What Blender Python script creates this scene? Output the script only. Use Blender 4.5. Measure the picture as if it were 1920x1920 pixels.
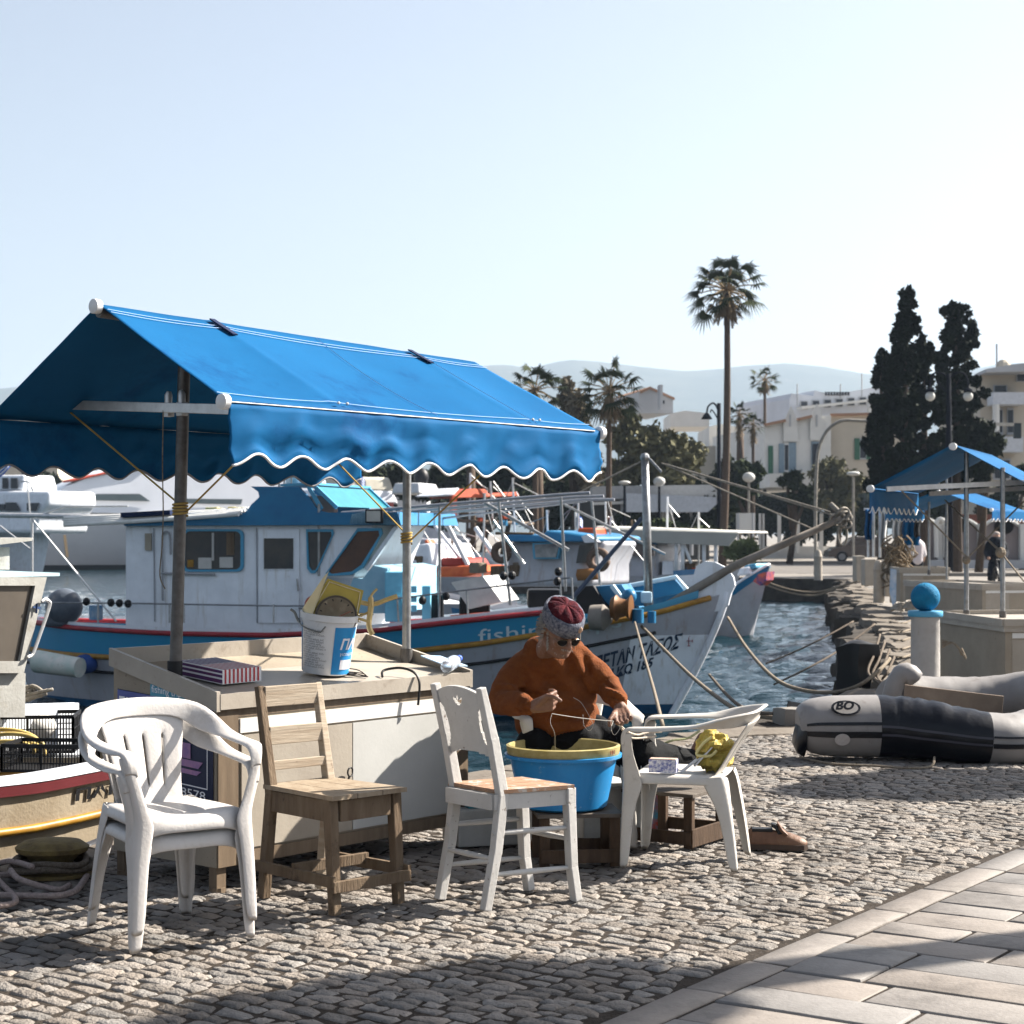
import bpy, bmesh, math, random
import numpy as np
from mathutils import Vector, Matrix, noise
for o in list(bpy.data.objects): bpy.data.objects.remove(o)
random.seed(7)
R=math.radians; PI=math.pi
sc=bpy.context.scene; COL=sc.collection
# ---------------------------------------------------------------- camera
F=3400.0; CX=960.0; HY=1000.0; H=1.5
cd=bpy.data.cameras.new('camera'); cam=bpy.data.objects.new('camera',cd); COL.objects.link(cam); sc.camera=cam
cd.sensor_width=36; cd.lens=36*F/1920; cam.location=(0,0,H); cam.rotation_euler=(R(90),0,0)
cd.shift_y=(HY-960)/1920.0; cd.clip_end=30000; cd.clip_start=.05
cd.dof.use_dof=True; cd.dof.focus_distance=8.2; cd.dof.aperture_fstop=7.1
# ---------------------------------------------------------------- sky, sun, exposure
SUN_D=Vector((.905,.425,0)).normalized(); ELEV=R(38)
SUN=Vector((SUN_D.x*math.cos(ELEV),SUN_D.y*math.cos(ELEV),math.sin(ELEV)))
w=bpy.data.worlds.new('World'); sc.world=w; w.use_nodes=True
nt=w.node_tree; bg=nt.nodes['Background']; sk=nt.nodes.new('ShaderNodeTexSky'); sk.sky_type='NISHITA'
sk.sun_disc=False; sk.sun_elevation=ELEV; sk.sun_rotation=math.atan2(SUN.x,SUN.y)
sk.air_density=1.0; sk.dust_density=2.6; sk.ozone_density=2.0; sk.altitude=0
hs=nt.nodes.new('ShaderNodeHueSaturation'); hs.inputs['Saturation'].default_value=.56
nt.links.new(sk.outputs[0],hs.inputs['Color']); nt.links.new(hs.outputs[0],bg.inputs[0]); bg.inputs[1].default_value=.050
sl=bpy.data.lights.new('sun','SUN'); sun=bpy.data.objects.new('sun',sl); COL.objects.link(sun)
sl.energy=5.0; sl.angle=R(.55); sl.color=(1,.93,.83); sun.rotation_euler=(-SUN).to_track_quat('-Z','Y').to_euler()
sun.location=(20,10,20)
sc.view_settings.view_transform='Standard'; sc.view_settings.look='None'; sc.view_settings.gamma=1
sc.view_settings.exposure=1.82; sc.view_settings.use_curve_mapping=False
sc.cycles.max_bounces=6; sc.cycles.diffuse_bounces=1; sc.cycles.transparent_max_bounces=12; sc.cycles.volume_bounces=0
# ---------------------------------------------------------------- pixel helpers (1920 frame of the photo -> metres)
def P(x,y,Y): return Vector(((x-CX)/F*Y,Y,H-(y-HY)/F*Y))
def G(x,y,z=0):
    D=(H-z)*F/(y-HY); return Vector(((x-CX)/F*D,D,z))
class Plane:
    'vertical plane through O with horizontal direction A; at(x,y) gives the point seen at a pixel'
    def __init__(s,O,A): s.O=Vector(O); s.A=Vector((A[0],A[1],0)).normalized(); s.N=Vector((-s.A.y,s.A.x,0))
    def at(s,x,y,off=0):
        k=(x-CX)/F; O=s.O+s.N*off
        a=(k*O.y-O.x)/(s.A.x-k*s.A.y); p=O+s.A*a; p.z=H-(y-HY)/F*p.y; return p
# ---------------------------------------------------------------- materials
MC={}
KF={'granite_sett':.62,'paving_slab':.55,'joint_sand':.45,'concrete_quay':.55,'quay_rock':.5,'quay_capstone':.42,'asphalt':.5,'scrub_hillside':.6,'blue_canvas':.72,'weathered_wood':.52,'bleached_wood':.66,'dark_wood':.6,'worn_seat_wood':.7,'orange_knit':.5,'weathered_skin':.46,
'speckled_tan_board':.75,'worn_steel_top':.74,'tan_painted_panel':.70,'grey_white_panel':.72,'white_plastic':.78,'cream_plastic':.72,'chipped_white_paint':.72,'dark_foliage':.6,'olive_foliage':1.0,'dark_trousers':.22,'cypress_foliage':.6,'palm_foliage':.6,'dry_foliage':1.0,'green_foliage':.6,'bark':.6,'palm_bark':.6,
'old_cream_hull':.75,'chalky_white':.8,'grey_hypalon':.56,'navy_hypalon':.25,'peeling_white_render':.7,'tub_blue':.72,'yellowed_rim':.62,'orange_brown_boards':.62,'rope_fibre':.6,'pale_rope':.6,'white_render':1.0,'cream_render':.9,'pinkish_render':.7,'maroon_knit':.42,'grey_wool':.75,'white_hair':.55,
'boat_white':1.05,'boat_blue':.72,'bleached_frame':.62,'bronze_winch':.6,'dusty_cover':.6,'pale_blue_paint':.8,'black_rubber':.6,'light_blue_paint':.75,'galvanised_steel':.75,'grey_pole_steel':.8,'yellow_bag_film':.7,'ball_blue':.7,'brown_leather':.8,'brown_metal_frame':.8,'orange_red_paint':.7,'ochre_rail_paint':.7,'hatch_white':.7,'dirty_foam':.7,'grey_stool_board':.7,'white_enamel':.8}
def mat(name,c,rough=.6,metal=0,c2=None,scale=6,var=.5,bump=0,bscale=60,spec=.5,aniso=None,dirt_or_shade=None,dscale=3,dlo=.55,dhi=.7,streak=None,trans=0,sss=0,coat=0):
    if name in MC: return MC[name]
    kf=KF.get(name,1); c=tuple(v*kf for v in c[:3]); c2=None if c2 is None else tuple(v*kf for v in c2); dirt_or_shade=None if dirt_or_shade is None else tuple(v*kf for v in dirt_or_shade)
    m=bpy.data.materials.new(name); m.use_nodes=True; n=m.node_tree; N=n.nodes; L=n.links
    b=N['Principled BSDF']; b.inputs['Roughness'].default_value=rough; b.inputs['Metallic'].default_value=metal
    if spec==.5: spec=.12 if rough>.55 else .28
    b.inputs['Specular IOR Level'].default_value=spec
    c=tuple(c)+(1,)
    tc=N.new('ShaderNodeTexCoord'); vec=tc.outputs['Object']
    if aniso:
        mp=N.new('ShaderNodeMapping'); mp.inputs['Scale'].default_value=aniso; L.new(vec,mp.inputs[0]); vec=mp.outputs[0]
    if c2 is None: c2=tuple(x*.82 for x in c[:3])
    nz=N.new('ShaderNodeTexNoise'); nz.inputs['Scale'].default_value=scale; nz.inputs['Detail'].default_value=6; nz.inputs['Roughness'].default_value=.65
    L.new(vec,nz.inputs[0])
    rp=N.new('ShaderNodeValToRGB'); rp.color_ramp.elements[0].position=.5-.5*var*.6; rp.color_ramp.elements[1].position=.5+.5*var*.6
    rp.color_ramp.elements[0].color=tuple(c2)+(1,); rp.color_ramp.elements[1].color=c
    L.new(nz.outputs['Fac'],rp.inputs[0]); out=rp.outputs[0]
    if dirt_or_shade:
        n2=N.new('ShaderNodeTexNoise'); n2.inputs['Scale'].default_value=dscale; n2.inputs['Detail'].default_value=9; n2.inputs['Roughness'].default_value=.75
        L.new(tc.outputs['Object'],n2.inputs[0])
        r2=N.new('ShaderNodeMapRange'); r2.inputs['From Min'].default_value=dlo; r2.inputs['From Max'].default_value=dhi; r2.clamp=True
        L.new(n2.outputs['Fac'],r2.inputs[0])
        mx=N.new('ShaderNodeMix'); mx.data_type='RGBA'; L.new(r2.outputs[0],mx.inputs[0]); L.new(out,mx.inputs[6]); mx.inputs[7].default_value=tuple(dirt_or_shade)+(1,)
        out=mx.outputs[2]
    if streak:
        mp2=N.new('ShaderNodeMapping'); mp2.inputs['Scale'].default_value=(7,7,.7); L.new(tc.outputs['Object'],mp2.inputs[0])
        n4=N.new('ShaderNodeTexNoise'); n4.inputs['Scale'].default_value=1.3; n4.inputs['Detail'].default_value=8; n4.inputs['Roughness'].default_value=.7; L.new(mp2.outputs[0],n4.inputs[0])
        r4=N.new('ShaderNodeMapRange'); r4.inputs['From Min'].default_value=.54; r4.inputs['From Max'].default_value=.74; r4.inputs['To Max'].default_value=.75; L.new(n4.outputs['Fac'],r4.inputs[0])
        m4=N.new('ShaderNodeMix'); m4.data_type='RGBA'; L.new(r4.outputs[0],m4.inputs[0]); L.new(out,m4.inputs[6]); m4.inputs[7].default_value=tuple(streak)+(1,); out=m4.outputs[2]
    L.new(out,b.inputs['Base Color'])
    if bump:
        n3=N.new('ShaderNodeTexNoise'); n3.inputs['Scale'].default_value=bscale; n3.inputs['Detail'].default_value=5; L.new(vec,n3.inputs[0])
        bp=N.new('ShaderNodeBump'); bp.inputs['Strength'].default_value=bump; bp.inputs['Distance'].default_value=.01
        L.new(n3.outputs['Fac'],bp.inputs['Height']); L.new(bp.outputs[0],b.inputs['Normal'])
    if trans: b.inputs['Transmission Weight'].default_value=trans
    if sss: b.inputs['Subsurface Weight'].default_value=sss; b.inputs['Subsurface Radius'].default_value=(.01,.004,.002)
    if coat: b.inputs['Coat Weight'].default_value=coat
    MC[name]=m; return m
def nodes(m): return m.node_tree.nodes,m.node_tree.links,m.node_tree.nodes['Principled BSDF']
# ---------------------------------------------------------------- mesh builder
def rootloc(o):
    while o and o.parent: o=o.parent
    return o.matrix_basis.translation.copy() if o else Vector()
def frame(d,up=Vector((0,0,1))):
    d=Vector(d).normalized()
    if abs(d.dot(up))>.99: up=Vector((1,0,0))
    s=d.cross(up).normalized(); return d,s,s.cross(d).normalized()
class MB:
    def __init__(s): s.v=[]; s.f=[]; s.m=[]
    def add(s,vs,fs,mi=0):
        b=len(s.v); s.v+=[tuple(v) for v in vs]; s.f+=[tuple(i+b for i in f) for f in fs]; s.m+=[mi]*len(fs); return s
    def box(s,c,sz,rz=0,M=None,mi=0,bev=0):
        x,y,z=[q/2 for q in sz]
        if bev:
            bm=bmesh.new(); bmesh.ops.create_cube(bm,size=1)
            for v in bm.verts: v.co=Vector((v.co.x*sz[0],v.co.y*sz[1],v.co.z*sz[2]))
            bmesh.ops.bevel(bm,geom=bm.edges[:],offset=bev,segments=2,affect='EDGES',profile=.6)
            vs=[v.co.copy() for v in bm.verts]; fs=[[v.index for v in f.verts] for f in bm.faces]; bm.free()
        else:
            vs=[Vector((i*x,j*y,k*z)) for i in(-1,1) for j in(-1,1) for k in(-1,1)]
            fs=[(0,1,3,2),(4,6,7,5),(0,4,5,1),(2,3,7,6),(0,2,6,4),(1,5,7,3)]
        if M is None: M=Matrix.Rotation(rz,3,'Z')
        c=Vector(c); return s.add([M@v+c for v in vs],fs,mi)
    def beam(s,a,b,w,h,up=Vector((0,0,1)),w2=None,h2=None,mi=0,bev=0):
        'rectangular bar from a to b, w across, h in the up direction'
        a=Vector(a); b=Vector(b); d,sd,u=frame(b-a,Vector(up)); w2=w2 or w; h2=h2 or h
        if bev:
            M=Matrix((sd,d,u)).transposed(); L=(b-a).length
            bm=bmesh.new(); bmesh.ops.create_cube(bm,size=1)
            for v in bm.verts:
                t=v.co.y+.5; v.co=Vector((v.co.x*(w+(w2-w)*t),v.co.y*L,v.co.z*(h+(h2-h)*t)))
            bmesh.ops.bevel(bm,geom=bm.edges[:],offset=bev,segments=2,affect='EDGES',profile=.6)
            vs=[M@v.co+(a+b)/2 for v in bm.verts]; fs=[[v.index for v in f.verts] for f in bm.faces]; bm.free()
            return s.add(vs,fs,mi)
        vs=[]
        for p,ww,hh in((a,w,h),(b,w2,h2)):
            vs+=[p-sd*ww/2-u*hh/2,p+sd*ww/2-u*hh/2,p+sd*ww/2+u*hh/2,p-sd*ww/2+u*hh/2]
        return s.add(vs,[(3,2,1,0),(4,5,6,7),(0,1,5,4),(1,2,6,5),(2,3,7,6),(3,0,4,7)],mi)
    def tube(s,pts,r,n=8,cap=True,mi=0,closed=False):
        pts=[Vector(p) for p in pts]; k=len(pts); rs=r if isinstance(r,(list,tuple)) else [r]*k
        up=Vector((0,0,1)); vs=[]; ps=None
        for i,p in enumerate(pts):
            if closed: d=pts[(i+1)%k]-pts[i-1]
            else: d=pts[min(i+1,k-1)]-pts[max(i-1,0)]
            if d.length<1e-9: d=Vector((0,0,1))
            d.normalize()
            if ps is None: _,sd,u=frame(d)
            else:
                sd=ps-d*ps.dot(d)
                if sd.length<1e-6: _,sd,u=frame(d)
                sd.normalize()
            u=sd.cross(d); ps=sd
            for j in range(n):
                a=2*PI*j/n; vs.append(p+sd*math.cos(a)*rs[i]+u*math.sin(a)*rs[i])
        fs=[]
        for i in range(k if closed else k-1):
            i2=(i+1)%k
            for j in range(n): fs.append((i*n+j,i*n+(j+1)%n,i2*n+(j+1)%n,i2*n+j))
        if cap and not closed: fs.append(tuple(range(n-1,-1,-1))); fs.append(tuple(range((k-1)*n,k*n)))
        return s.add(vs,fs,mi)
    def cyl(s,a,b,r,r2=None,n=16,mi=0): return s.tube([a,b],[r,r if r2 is None else r2],n,mi=mi)
    def lathe(s,c,prof,n=24,mi=0,sx=1,sy=1,M=None):
        vs=[];c=Vector(c)
        for r,z in prof:
            for j in range(n):
                a=2*PI*j/n; v=Vector((r*math.cos(a)*sx,r*math.sin(a)*sy,z)); vs.append((M@v if M else v)+c)
        fs=[(i*n+j,i*n+(j+1)%n,(i+1)*n+(j+1)%n,(i+1)*n+j) for i in range(len(prof)-1) for j in range(n)]
        if prof[0][0]>1e-5: fs.append(tuple(range(n-1,-1,-1)))
        if prof[-1][0]>1e-5: fs.append(tuple((len(prof)-1)*n+j for j in range(n)))
        return s.add(vs,fs,mi)
    def ball(s,c,r,n=16,sx=1,sy=1,sz=1,mi=0,M=None):
        k=max(6,n//2); prof=[(max(1e-6,math.sin(PI*i/k))*r,-math.cos(PI*i/k)*r*sz) for i in range(k+1)]
        return s.lathe(c,prof,n,mi,sx,sy,M)
    def grid(s,rows,mi=0,closed=False,flip=False):
        k=len(rows[0]); vs=[p for r in rows for p in r]; fs=[]
        for i in range(len(rows)-1):
            for j in range(k if closed else k-1):
                j2=(j+1)%k; q=(i*k+j,i*k+j2,(i+1)*k+j2,(i+1)*k+j); fs.append(q[::-1] if flip else q)
        return s.add(vs,fs,mi)
    def extr(s,poly,vec,mi=0):
        'closed polygon (3D points) extruded by vec'
        poly=[Vector(p) for p in poly]; vec=Vector(vec); n=len(poly)
        return s.add(poly+[p+vec for p in poly],[tuple(range(n)),tuple(range(2*n-1,n-1,-1))]+[(i,(i+1)%n,(i+1)%n+n,i+n) for i in range(n)],mi)
    def build(s,name,m,parent=None,smooth=False,mods=None,tri=False):
        off=rootloc(parent); me=bpy.data.meshes.new(name)
        me.from_pydata([Vector(v)-off for v in s.v],[],s.f); 
        ms=m if isinstance(m,(list,tuple)) else [m]
        for x in ms: me.materials.append(x)
        if len(ms)>1: me.polygons.foreach_set('material_index',s.m)
        bm=bmesh.new(); bm.from_mesh(me)
        if not tri: bmesh.ops.recalc_face_normals(bm,faces=bm.faces[:])
        if tri: bmesh.ops.triangulate(bm,faces=bm.faces[:])
        bm.to_mesh(me); bm.free()
        if smooth is True: me.polygons.foreach_set('use_smooth',[True]*len(me.polygons))
        elif smooth:
            me.polygons.foreach_set('use_smooth',[True]*len(me.polygons))
            try: me.set_sharp_from_angle(angle=R(smooth))
            except Exception: pass
        o=bpy.data.objects.new(name,me); COL.objects.link(o); o.parent=parent
        for t,kw in (mods or []):
            md=o.modifiers.new(t,t)
            for a,b in kw.items(): setattr(md,a,b)
        return o
def tag(o,label=None,cat=None,group=None,kind=None):
    if label: o['label']=label
    if cat: o['category']=cat
    if group: o['group']=group
    if kind: o['kind']=kind
    return o
def thing(name,loc,label,cat,group=None,rz=0):
    o=bpy.data.objects.new(name,None); COL.objects.link(o); o.location=loc; o.rotation_euler=(0,0,rz); o.empty_display_size=.2
    return tag(o,label,cat,group)
KIDS={}
def kids(o): return [c for c in COL.objects if c.parent==o]
def dup(root,loc,rz=0,label=None,sc_=None):
    def cp(o,par):
        c=o.copy(); COL.objects.link(c); c.parent=par
        for k in kids(o): cp(k,c)
        return c
    r=cp(root,None); r.location=loc; r.rotation_euler=(0,0,rz)
    if sc_: r.scale=(sc_,)*3
    if label: r['label']=label
    return r
def freeze(o):
    'turn modifiers into plain mesh'
    dg=bpy.context.evaluated_depsgraph_get(); dg.update(); me=bpy.data.meshes.new_from_object(o.evaluated_get(dg)); o.modifiers.clear(); o.data=me; return o
def textmesh(s,size=1,ext=0,bold=0,shear=0,sx=1):
    cu=bpy.data.curves.new('t','FONT'); cu.body=s; cu.size=size; cu.offset=bold; cu.extrude=ext; cu.shear=shear; cu.resolution_u=3
    o=bpy.data.objects.new('t',cu); COL.objects.link(o); dg=bpy.context.evaluated_depsgraph_get(); dg.update()
    me=bpy.data.meshes.new_from_object(o.evaluated_get(dg)); vs=[(v.co.x*sx,v.co.y,v.co.z) for v in me.vertices]; fs=[tuple(p.vertices) for p in me.polygons]
    bpy.data.objects.remove(o); bpy.data.curves.remove(cu); bpy.data.meshes.remove(me); return vs,fs
def text_on(mb,s,o,ax,ay,size,bold=0,off=.003,shear=0,mi=0,width=None):
    'writing at o with reading direction ax and up direction ay'
    vs,fs=textmesh(s,size,0,bold,shear); ax=Vector(ax).normalized(); ay=Vector(ay).normalized(); n=ax.cross(ay)
    k=1
    if width and vs: k=width/max(v[0] for v in vs)
    mb.add([Vector(o)+ax*v[0]*k+ay*v[1]+n*off for v in vs],fs,mi)
def lerp(a,b,t): return a+(b-a)*t
def interp(t,xs,ys): return float(np.interp(t,xs,ys))
def sag(a,b,s,n=12):
    a=Vector(a); b=Vector(b); return [a.lerp(b,i/n)-Vector((0,0,4*s*(i/n)*(1-i/n))) for i in range(n+1)]
def smooth_path(pts,k=6):
    pts=[Vector(p) for p in pts]; out=[]
    for i in range(len(pts)-1):
        p0=pts[max(i-1,0)];p1=pts[i];p2=pts[i+1];p3=pts[min(i+2,len(pts)-1)]
        for j in range(k):
            t=j/k; out.append(.5*((2*p1)+(-p0+p2)*t+(2*p0-5*p1+4*p2-p3)*t*t+(-p0+3*p1-3*p2+p3)*t**3))
    out.append(pts[-1]); return out
# common materials
white_plastic=mat('white_plastic',(.72,.685,.655),.42,c2=(.64,.605,.575),scale=5,dirt_or_shade=(.50,.45,.40),dscale=9,dlo=.53,dhi=.80,bump=.12,bscale=90)
cream_plastic=mat('cream_plastic',(.74,.71,.66),.45,c2=(.66,.62,.56),scale=4,dirt_or_shade=(.38,.33,.28),dscale=14,dlo=.58,dhi=.8,bump=.12,bscale=90)
old_wood=mat('weathered_wood',(.34,.255,.175),.75,c2=(.17,.115,.075),scale=5,aniso=(3,3,.5),var=.7,bump=.5,bscale=40,dirt_or_shade=(.10,.07,.05),dscale=12,dlo=.55,dhi=.7)
old_wood_pale=mat('bleached_wood',(.62,.53,.42),.75,c2=(.42,.33,.24),scale=5,aniso=(.8,.8,9),var=.7,bump=.25,bscale=12,dirt_or_shade=(.16,.11,.08),dscale=16,dlo=.60,dhi=.74)
dark_wood=mat('dark_wood',(.16,.105,.07),.75,c2=(.07,.045,.03),scale=8,aniso=(3,3,.6),var=.8,bump=.4,bscale=40)
white_paint=mat('chipped_white_paint',(.70,.68,.65),.5,c2=(.60,.58,.55),scale=8,dirt_or_shade=(.14,.09,.06),dscale=22,dlo=.615,dhi=.66,bump=.15,bscale=70)
steel=mat('galvanised_steel',(.42,.43,.44),.42,.9,c2=(.28,.28,.28),scale=18,bump=.1)
dark_steel=mat('grey_pole_steel',(.17,.165,.16),.5,.6,c2=(.11,.10,.095),scale=20,bump=.1)
alu=mat('aluminium',(.66,.66,.66),.4,.6,c2=(.5,.5,.5),scale=15)
boat_white=mat('boat_white',(.72,.75,.80),.4,c2=(.62,.65,.70),scale=3,dirt_or_shade=(.42,.38,.33),dscale=5,dlo=.60,dhi=.85,streak=(.40,.36,.30))
boat_shade_grey=mat('boat_shaded_white',(.40,.41,.45),.45,c2=(.33,.34,.38),scale=3,dirt_or_shade=(.30,.24,.18),dscale=5,dlo=.62,dhi=.82,streak=(.26,.20,.14))  # boat white darkened, so the shade on the sides sits in the colour
boat_blue=mat('boat_blue',(.022,.22,.44),.4,c2=(.018,.17,.36),scale=3,dirt_or_shade=(.02,.10,.2),dscale=6,dlo=.6,dhi=.8)
light_blue=mat('light_blue_paint',(.09,.36,.56),.4,c2=(.09,.38,.62),scale=5)
deep_blue=mat('antifouling_blue',(.01,.09,.2),.5,c2=(.01,.06,.13))
red_paint=mat('red_rail_paint',(.30,.02,.03),.45,c2=(.2,.015,.02))
yellow_paint=mat('ochre_rail_paint',(.50,.27,.03),.45,c2=(.33,.16,.02),scale=8,dirt_or_shade=(.12,.06,.03),dscale=10,dlo=.58,dhi=.7)
black=mat('black_rubber',(.015,.016,.02),.5,c2=(.008,.008,.01))
rope_m=mat('rope_fibre',(.42,.36,.28),.9,c2=(.25,.20,.15),scale=60,bump=.6,bscale=200)
dark_rope=mat('wet_rope_fibre',(.16,.13,.105),.9,c2=(.08,.065,.05),scale=60,bump=.6,bscale=200)
blue_cloth=mat('blue_canvas',(.010,.125,.31),.65,c2=(.008,.105,.27),scale=2,bump=.15,bscale=300,spec=.03,dirt_or_shade=(.004,.06,.19),dscale=1.1,dlo=.52,dhi=.66)  # darker blue blotches paint in the shade of dents in the cloth
red_orange=mat('orange_red_paint',(.75,.12,.03),.5,c2=(.6,.08,.02))
dark_glass=mat('dark_glass',(.02,.022,.028),.08,c2=(.05,.045,.04),scale=2,spec=.6)
tan_panel=mat('tan_painted_panel',(.47,.42,.35),.55,c2=(.40,.35,.29),scale=4,dirt_or_shade=(.2,.15,.1),dscale=22,dlo=.66,dhi=.72,bump=.1)
# ================================================================ SETTING
E=Vector((.570,.822,0)); NV=Vector((-.822,.570,0)); WZ=-.8
def SN(s,n,z=0): return E*s+NV*n+Vector((0,0,z))
# stone materials
def stone_mat(name,c,c2,rough=.85,bump=.5,bscale=45,attr=True):
    m=mat(name,c,rough,c2=c2,scale=14,var=.8,bump=bump,bscale=bscale,dirt_or_shade=tuple(x*.5 for x in c2),dscale=1.7,dlo=.50,dhi=.72)
    if attr:
        N,L,b=nodes(m); a=N.new('ShaderNodeAttribute'); a.attribute_name='tone'
        src=b.inputs['Base Color'].links[0].from_socket; mx=N.new('ShaderNodeMix'); mx.data_type='RGBA'; mx.blend_type='MULTIPLY'; mx.inputs[0].default_value=1
        L.new(src,mx.inputs[6]); L.new(a.outputs['Color'],mx.inputs[7]); L.new(mx.outputs[2],b.inputs['Base Color'])
    return m
cob=stone_mat('granite_sett',(.43,.392,.355),(.27,.24,.213),bump=1.3,bscale=80)
slabm=stone_mat('paving_slab',(.40,.365,.335),(.32,.29,.265),rough=.6,bump=.25,bscale=60)
joint=mat('joint_sand',(.10,.08,.065),.95,c2=(.05,.04,.032),scale=30,bump=.8,bscale=80)
conc=mat('concrete_quay',(.40,.37,.335),.85,c2=(.31,.285,.255),scale=.6,bump=.3,bscale=8,dirt_or_shade=(.2,.18,.16),dscale=.25,dlo=.55,dhi=.75)
rock=mat('quay_rock',(.15,.13,.11),.9,c2=(.06,.052,.045),scale=3,var=.8,bump=1,bscale=12)
rock_top=mat('quay_capstone',(.42,.37,.31),.9,c2=(.24,.20,.165),scale=4,var=.8,bump=.9,bscale=20)
edge=[SN(-60,6.65),SN(0,6.65),SN(11.5,6.65),Vector((2.1,13.75,0)),Vector((2.7,15,0)),Vector((3.3,16.6,0)),Vector((3.83,17.8,0)),
      Vector((4.76,22.2,0)),Vector((6.8,34,0)),Vector((8.7,46,0)),Vector((11.4,60,0)),Vector((8,62.5,0)),Vector((0,70,0)),Vector((-12,100,0)),Vector((-30,150,0)),Vector((-100,170,0)),Vector((-500,190,0))]
gz=-.024
loop=[Vector((p.x,p.y,gz)) for p in edge]+[Vector(q) for q in((-6000,600,gz),(-6000,9000,gz),(6000,9000,gz),(6000,-400,gz),(-200,-400,gz))]
g=MB().add(loop,[tuple(range(len(loop)))]); tag(g.build('ground',conc,tri=True),kind='structure')
g=MB()
for a,b in zip(edge[:-1],edge[1:]):
    k=max(1,min(40,int((b-a).length/.8))); 
    rows=[]
    for z in (gz,-.35,-.75,-1.3,-2.6):
        rows.append([a.lerp(b,i/k)+Vector((0,0,z))+Vector((noise.noise(Vector((i*1.7,z*3,a.x))),noise.noise(Vector((i*1.3,z*2,a.y+9))),0))*(.10 if z<gz and (b-a).length<20 and 0<i<k else 0) for i in range(k+1)])
    g.grid(rows)
tag(g.build('quay_wall',rock),kind='structure')
bed=MB().add([(-6000,-400,-2.5),(6000,-400,-2.5),(6000,2000,-2.5),(-6000,2000,-2.5)],[(0,1,2,3)]); tag(bed.build('seabed',rock),kind='structure')
# water
wm=bpy.data.materials.new('harbour_water'); wm.use_nodes=True; N,L,b=nodes(wm)
b.inputs['Base Color'].default_value=(.003,.018,.026,1); b.inputs['Roughness'].default_value=.06; b.inputs['IOR'].default_value=1.33
tc=N.new('ShaderNodeTexCoord'); h=None
for scl,mp_s,am in((1.6,(1,2.2,1),1.0),(5.5,(1,2.0,1),.42),(17,(1,1.6,1),.10)):
    mp=N.new('ShaderNodeMapping'); mp.inputs['Scale'].default_value=mp_s; mp.inputs['Rotation'].default_value=(0,0,.3*scl); L.new(tc.outputs['Object'],mp.inputs[0])
    nz=N.new('ShaderNodeTexNoise'); nz.inputs['Scale'].default_value=scl; nz.inputs['Detail'].default_value=3; L.new(mp.outputs[0],nz.inputs[0])
    mu=N.new('ShaderNodeMath'); mu.operation='MULTIPLY'; mu.inputs[1].default_value=am; L.new(nz.outputs['Fac'],mu.inputs[0])
    if h is None: h=mu
    else:
        ad=N.new('ShaderNodeMath'); L.new(h.outputs[0],ad.inputs[0]); L.new(mu.outputs[0],ad.inputs[1]); h=ad
bp=N.new('ShaderNodeBump'); bp.inputs['Distance'].default_value=.07; bp.inputs['Strength'].default_value=1; L.new(h.outputs[0],bp.inputs['Height']); L.new(bp.outputs[0],b.inputs['Normal'])
wrng=np.random.default_rng(4)
ys=[5.0]
while ys[-1]<320: ys.append(ys[-1]*1.0052)
ys=np.array(ys); us_=np.linspace(-.55,.55,300); YY,UU=np.meshgrid(ys,us_,indexing='ij'); XX=UU*YY; ZZ=np.zeros_like(XX); cell=YY*.0045
for i in range(30):
    lam=.13*1.07**i; k_=2*PI/lam; th=wrng.normal(1.2,.55); ph=wrng.uniform(0,6.28); A_=lam*.019*np.clip((lam-cell*1.5)/(cell*2),0,1)
    ZZ+=A_*np.sin(k_*(XX*math.cos(th)+YY*math.sin(th))+ph+.8*np.sin(k_*.23*(XX*math.sin(th)-YY*math.cos(th))+ph*2))
V_=np.stack([XX,YY,ZZ+WZ],-1).reshape(-1,3).astype(np.float32); nr,nc=XX.shape; ix=np.arange(nr*nc).reshape(nr,nc)
F_=np.stack([ix[:-1,:-1],ix[:-1,1:],ix[1:,1:],ix[1:,:-1]],-1).reshape(-1,4).astype(np.int32)
V_=np.concatenate([V_,np.array([(-6000,-400,WZ-.25),(6000,-400,WZ-.25),(6000,1500,WZ-.25),(-6000,1500,WZ-.25)],np.float32)]); b0=nr*nc; F_=np.concatenate([F_,np.array([(b0,b0+1,b0+2,b0+3)],np.int32)])
me=bpy.data.meshes.new('water'); me.vertices.add(len(V_)); me.vertices.foreach_set('co',V_.ravel()); me.loops.add(F_.size); me.loops.foreach_set('vertex_index',F_.ravel()); me.polygons.add(len(F_)); me.polygons.foreach_set('loop_start',np.arange(0,F_.size,4,dtype=np.int32)); me.update(calc_edges=True)
me.polygons.foreach_set('use_smooth',[True]*len(me.polygons)); me.materials.append(wm); o=bpy.data.objects.new('water',me); COL.objects.link(o); tag(o,kind='structure')

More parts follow.
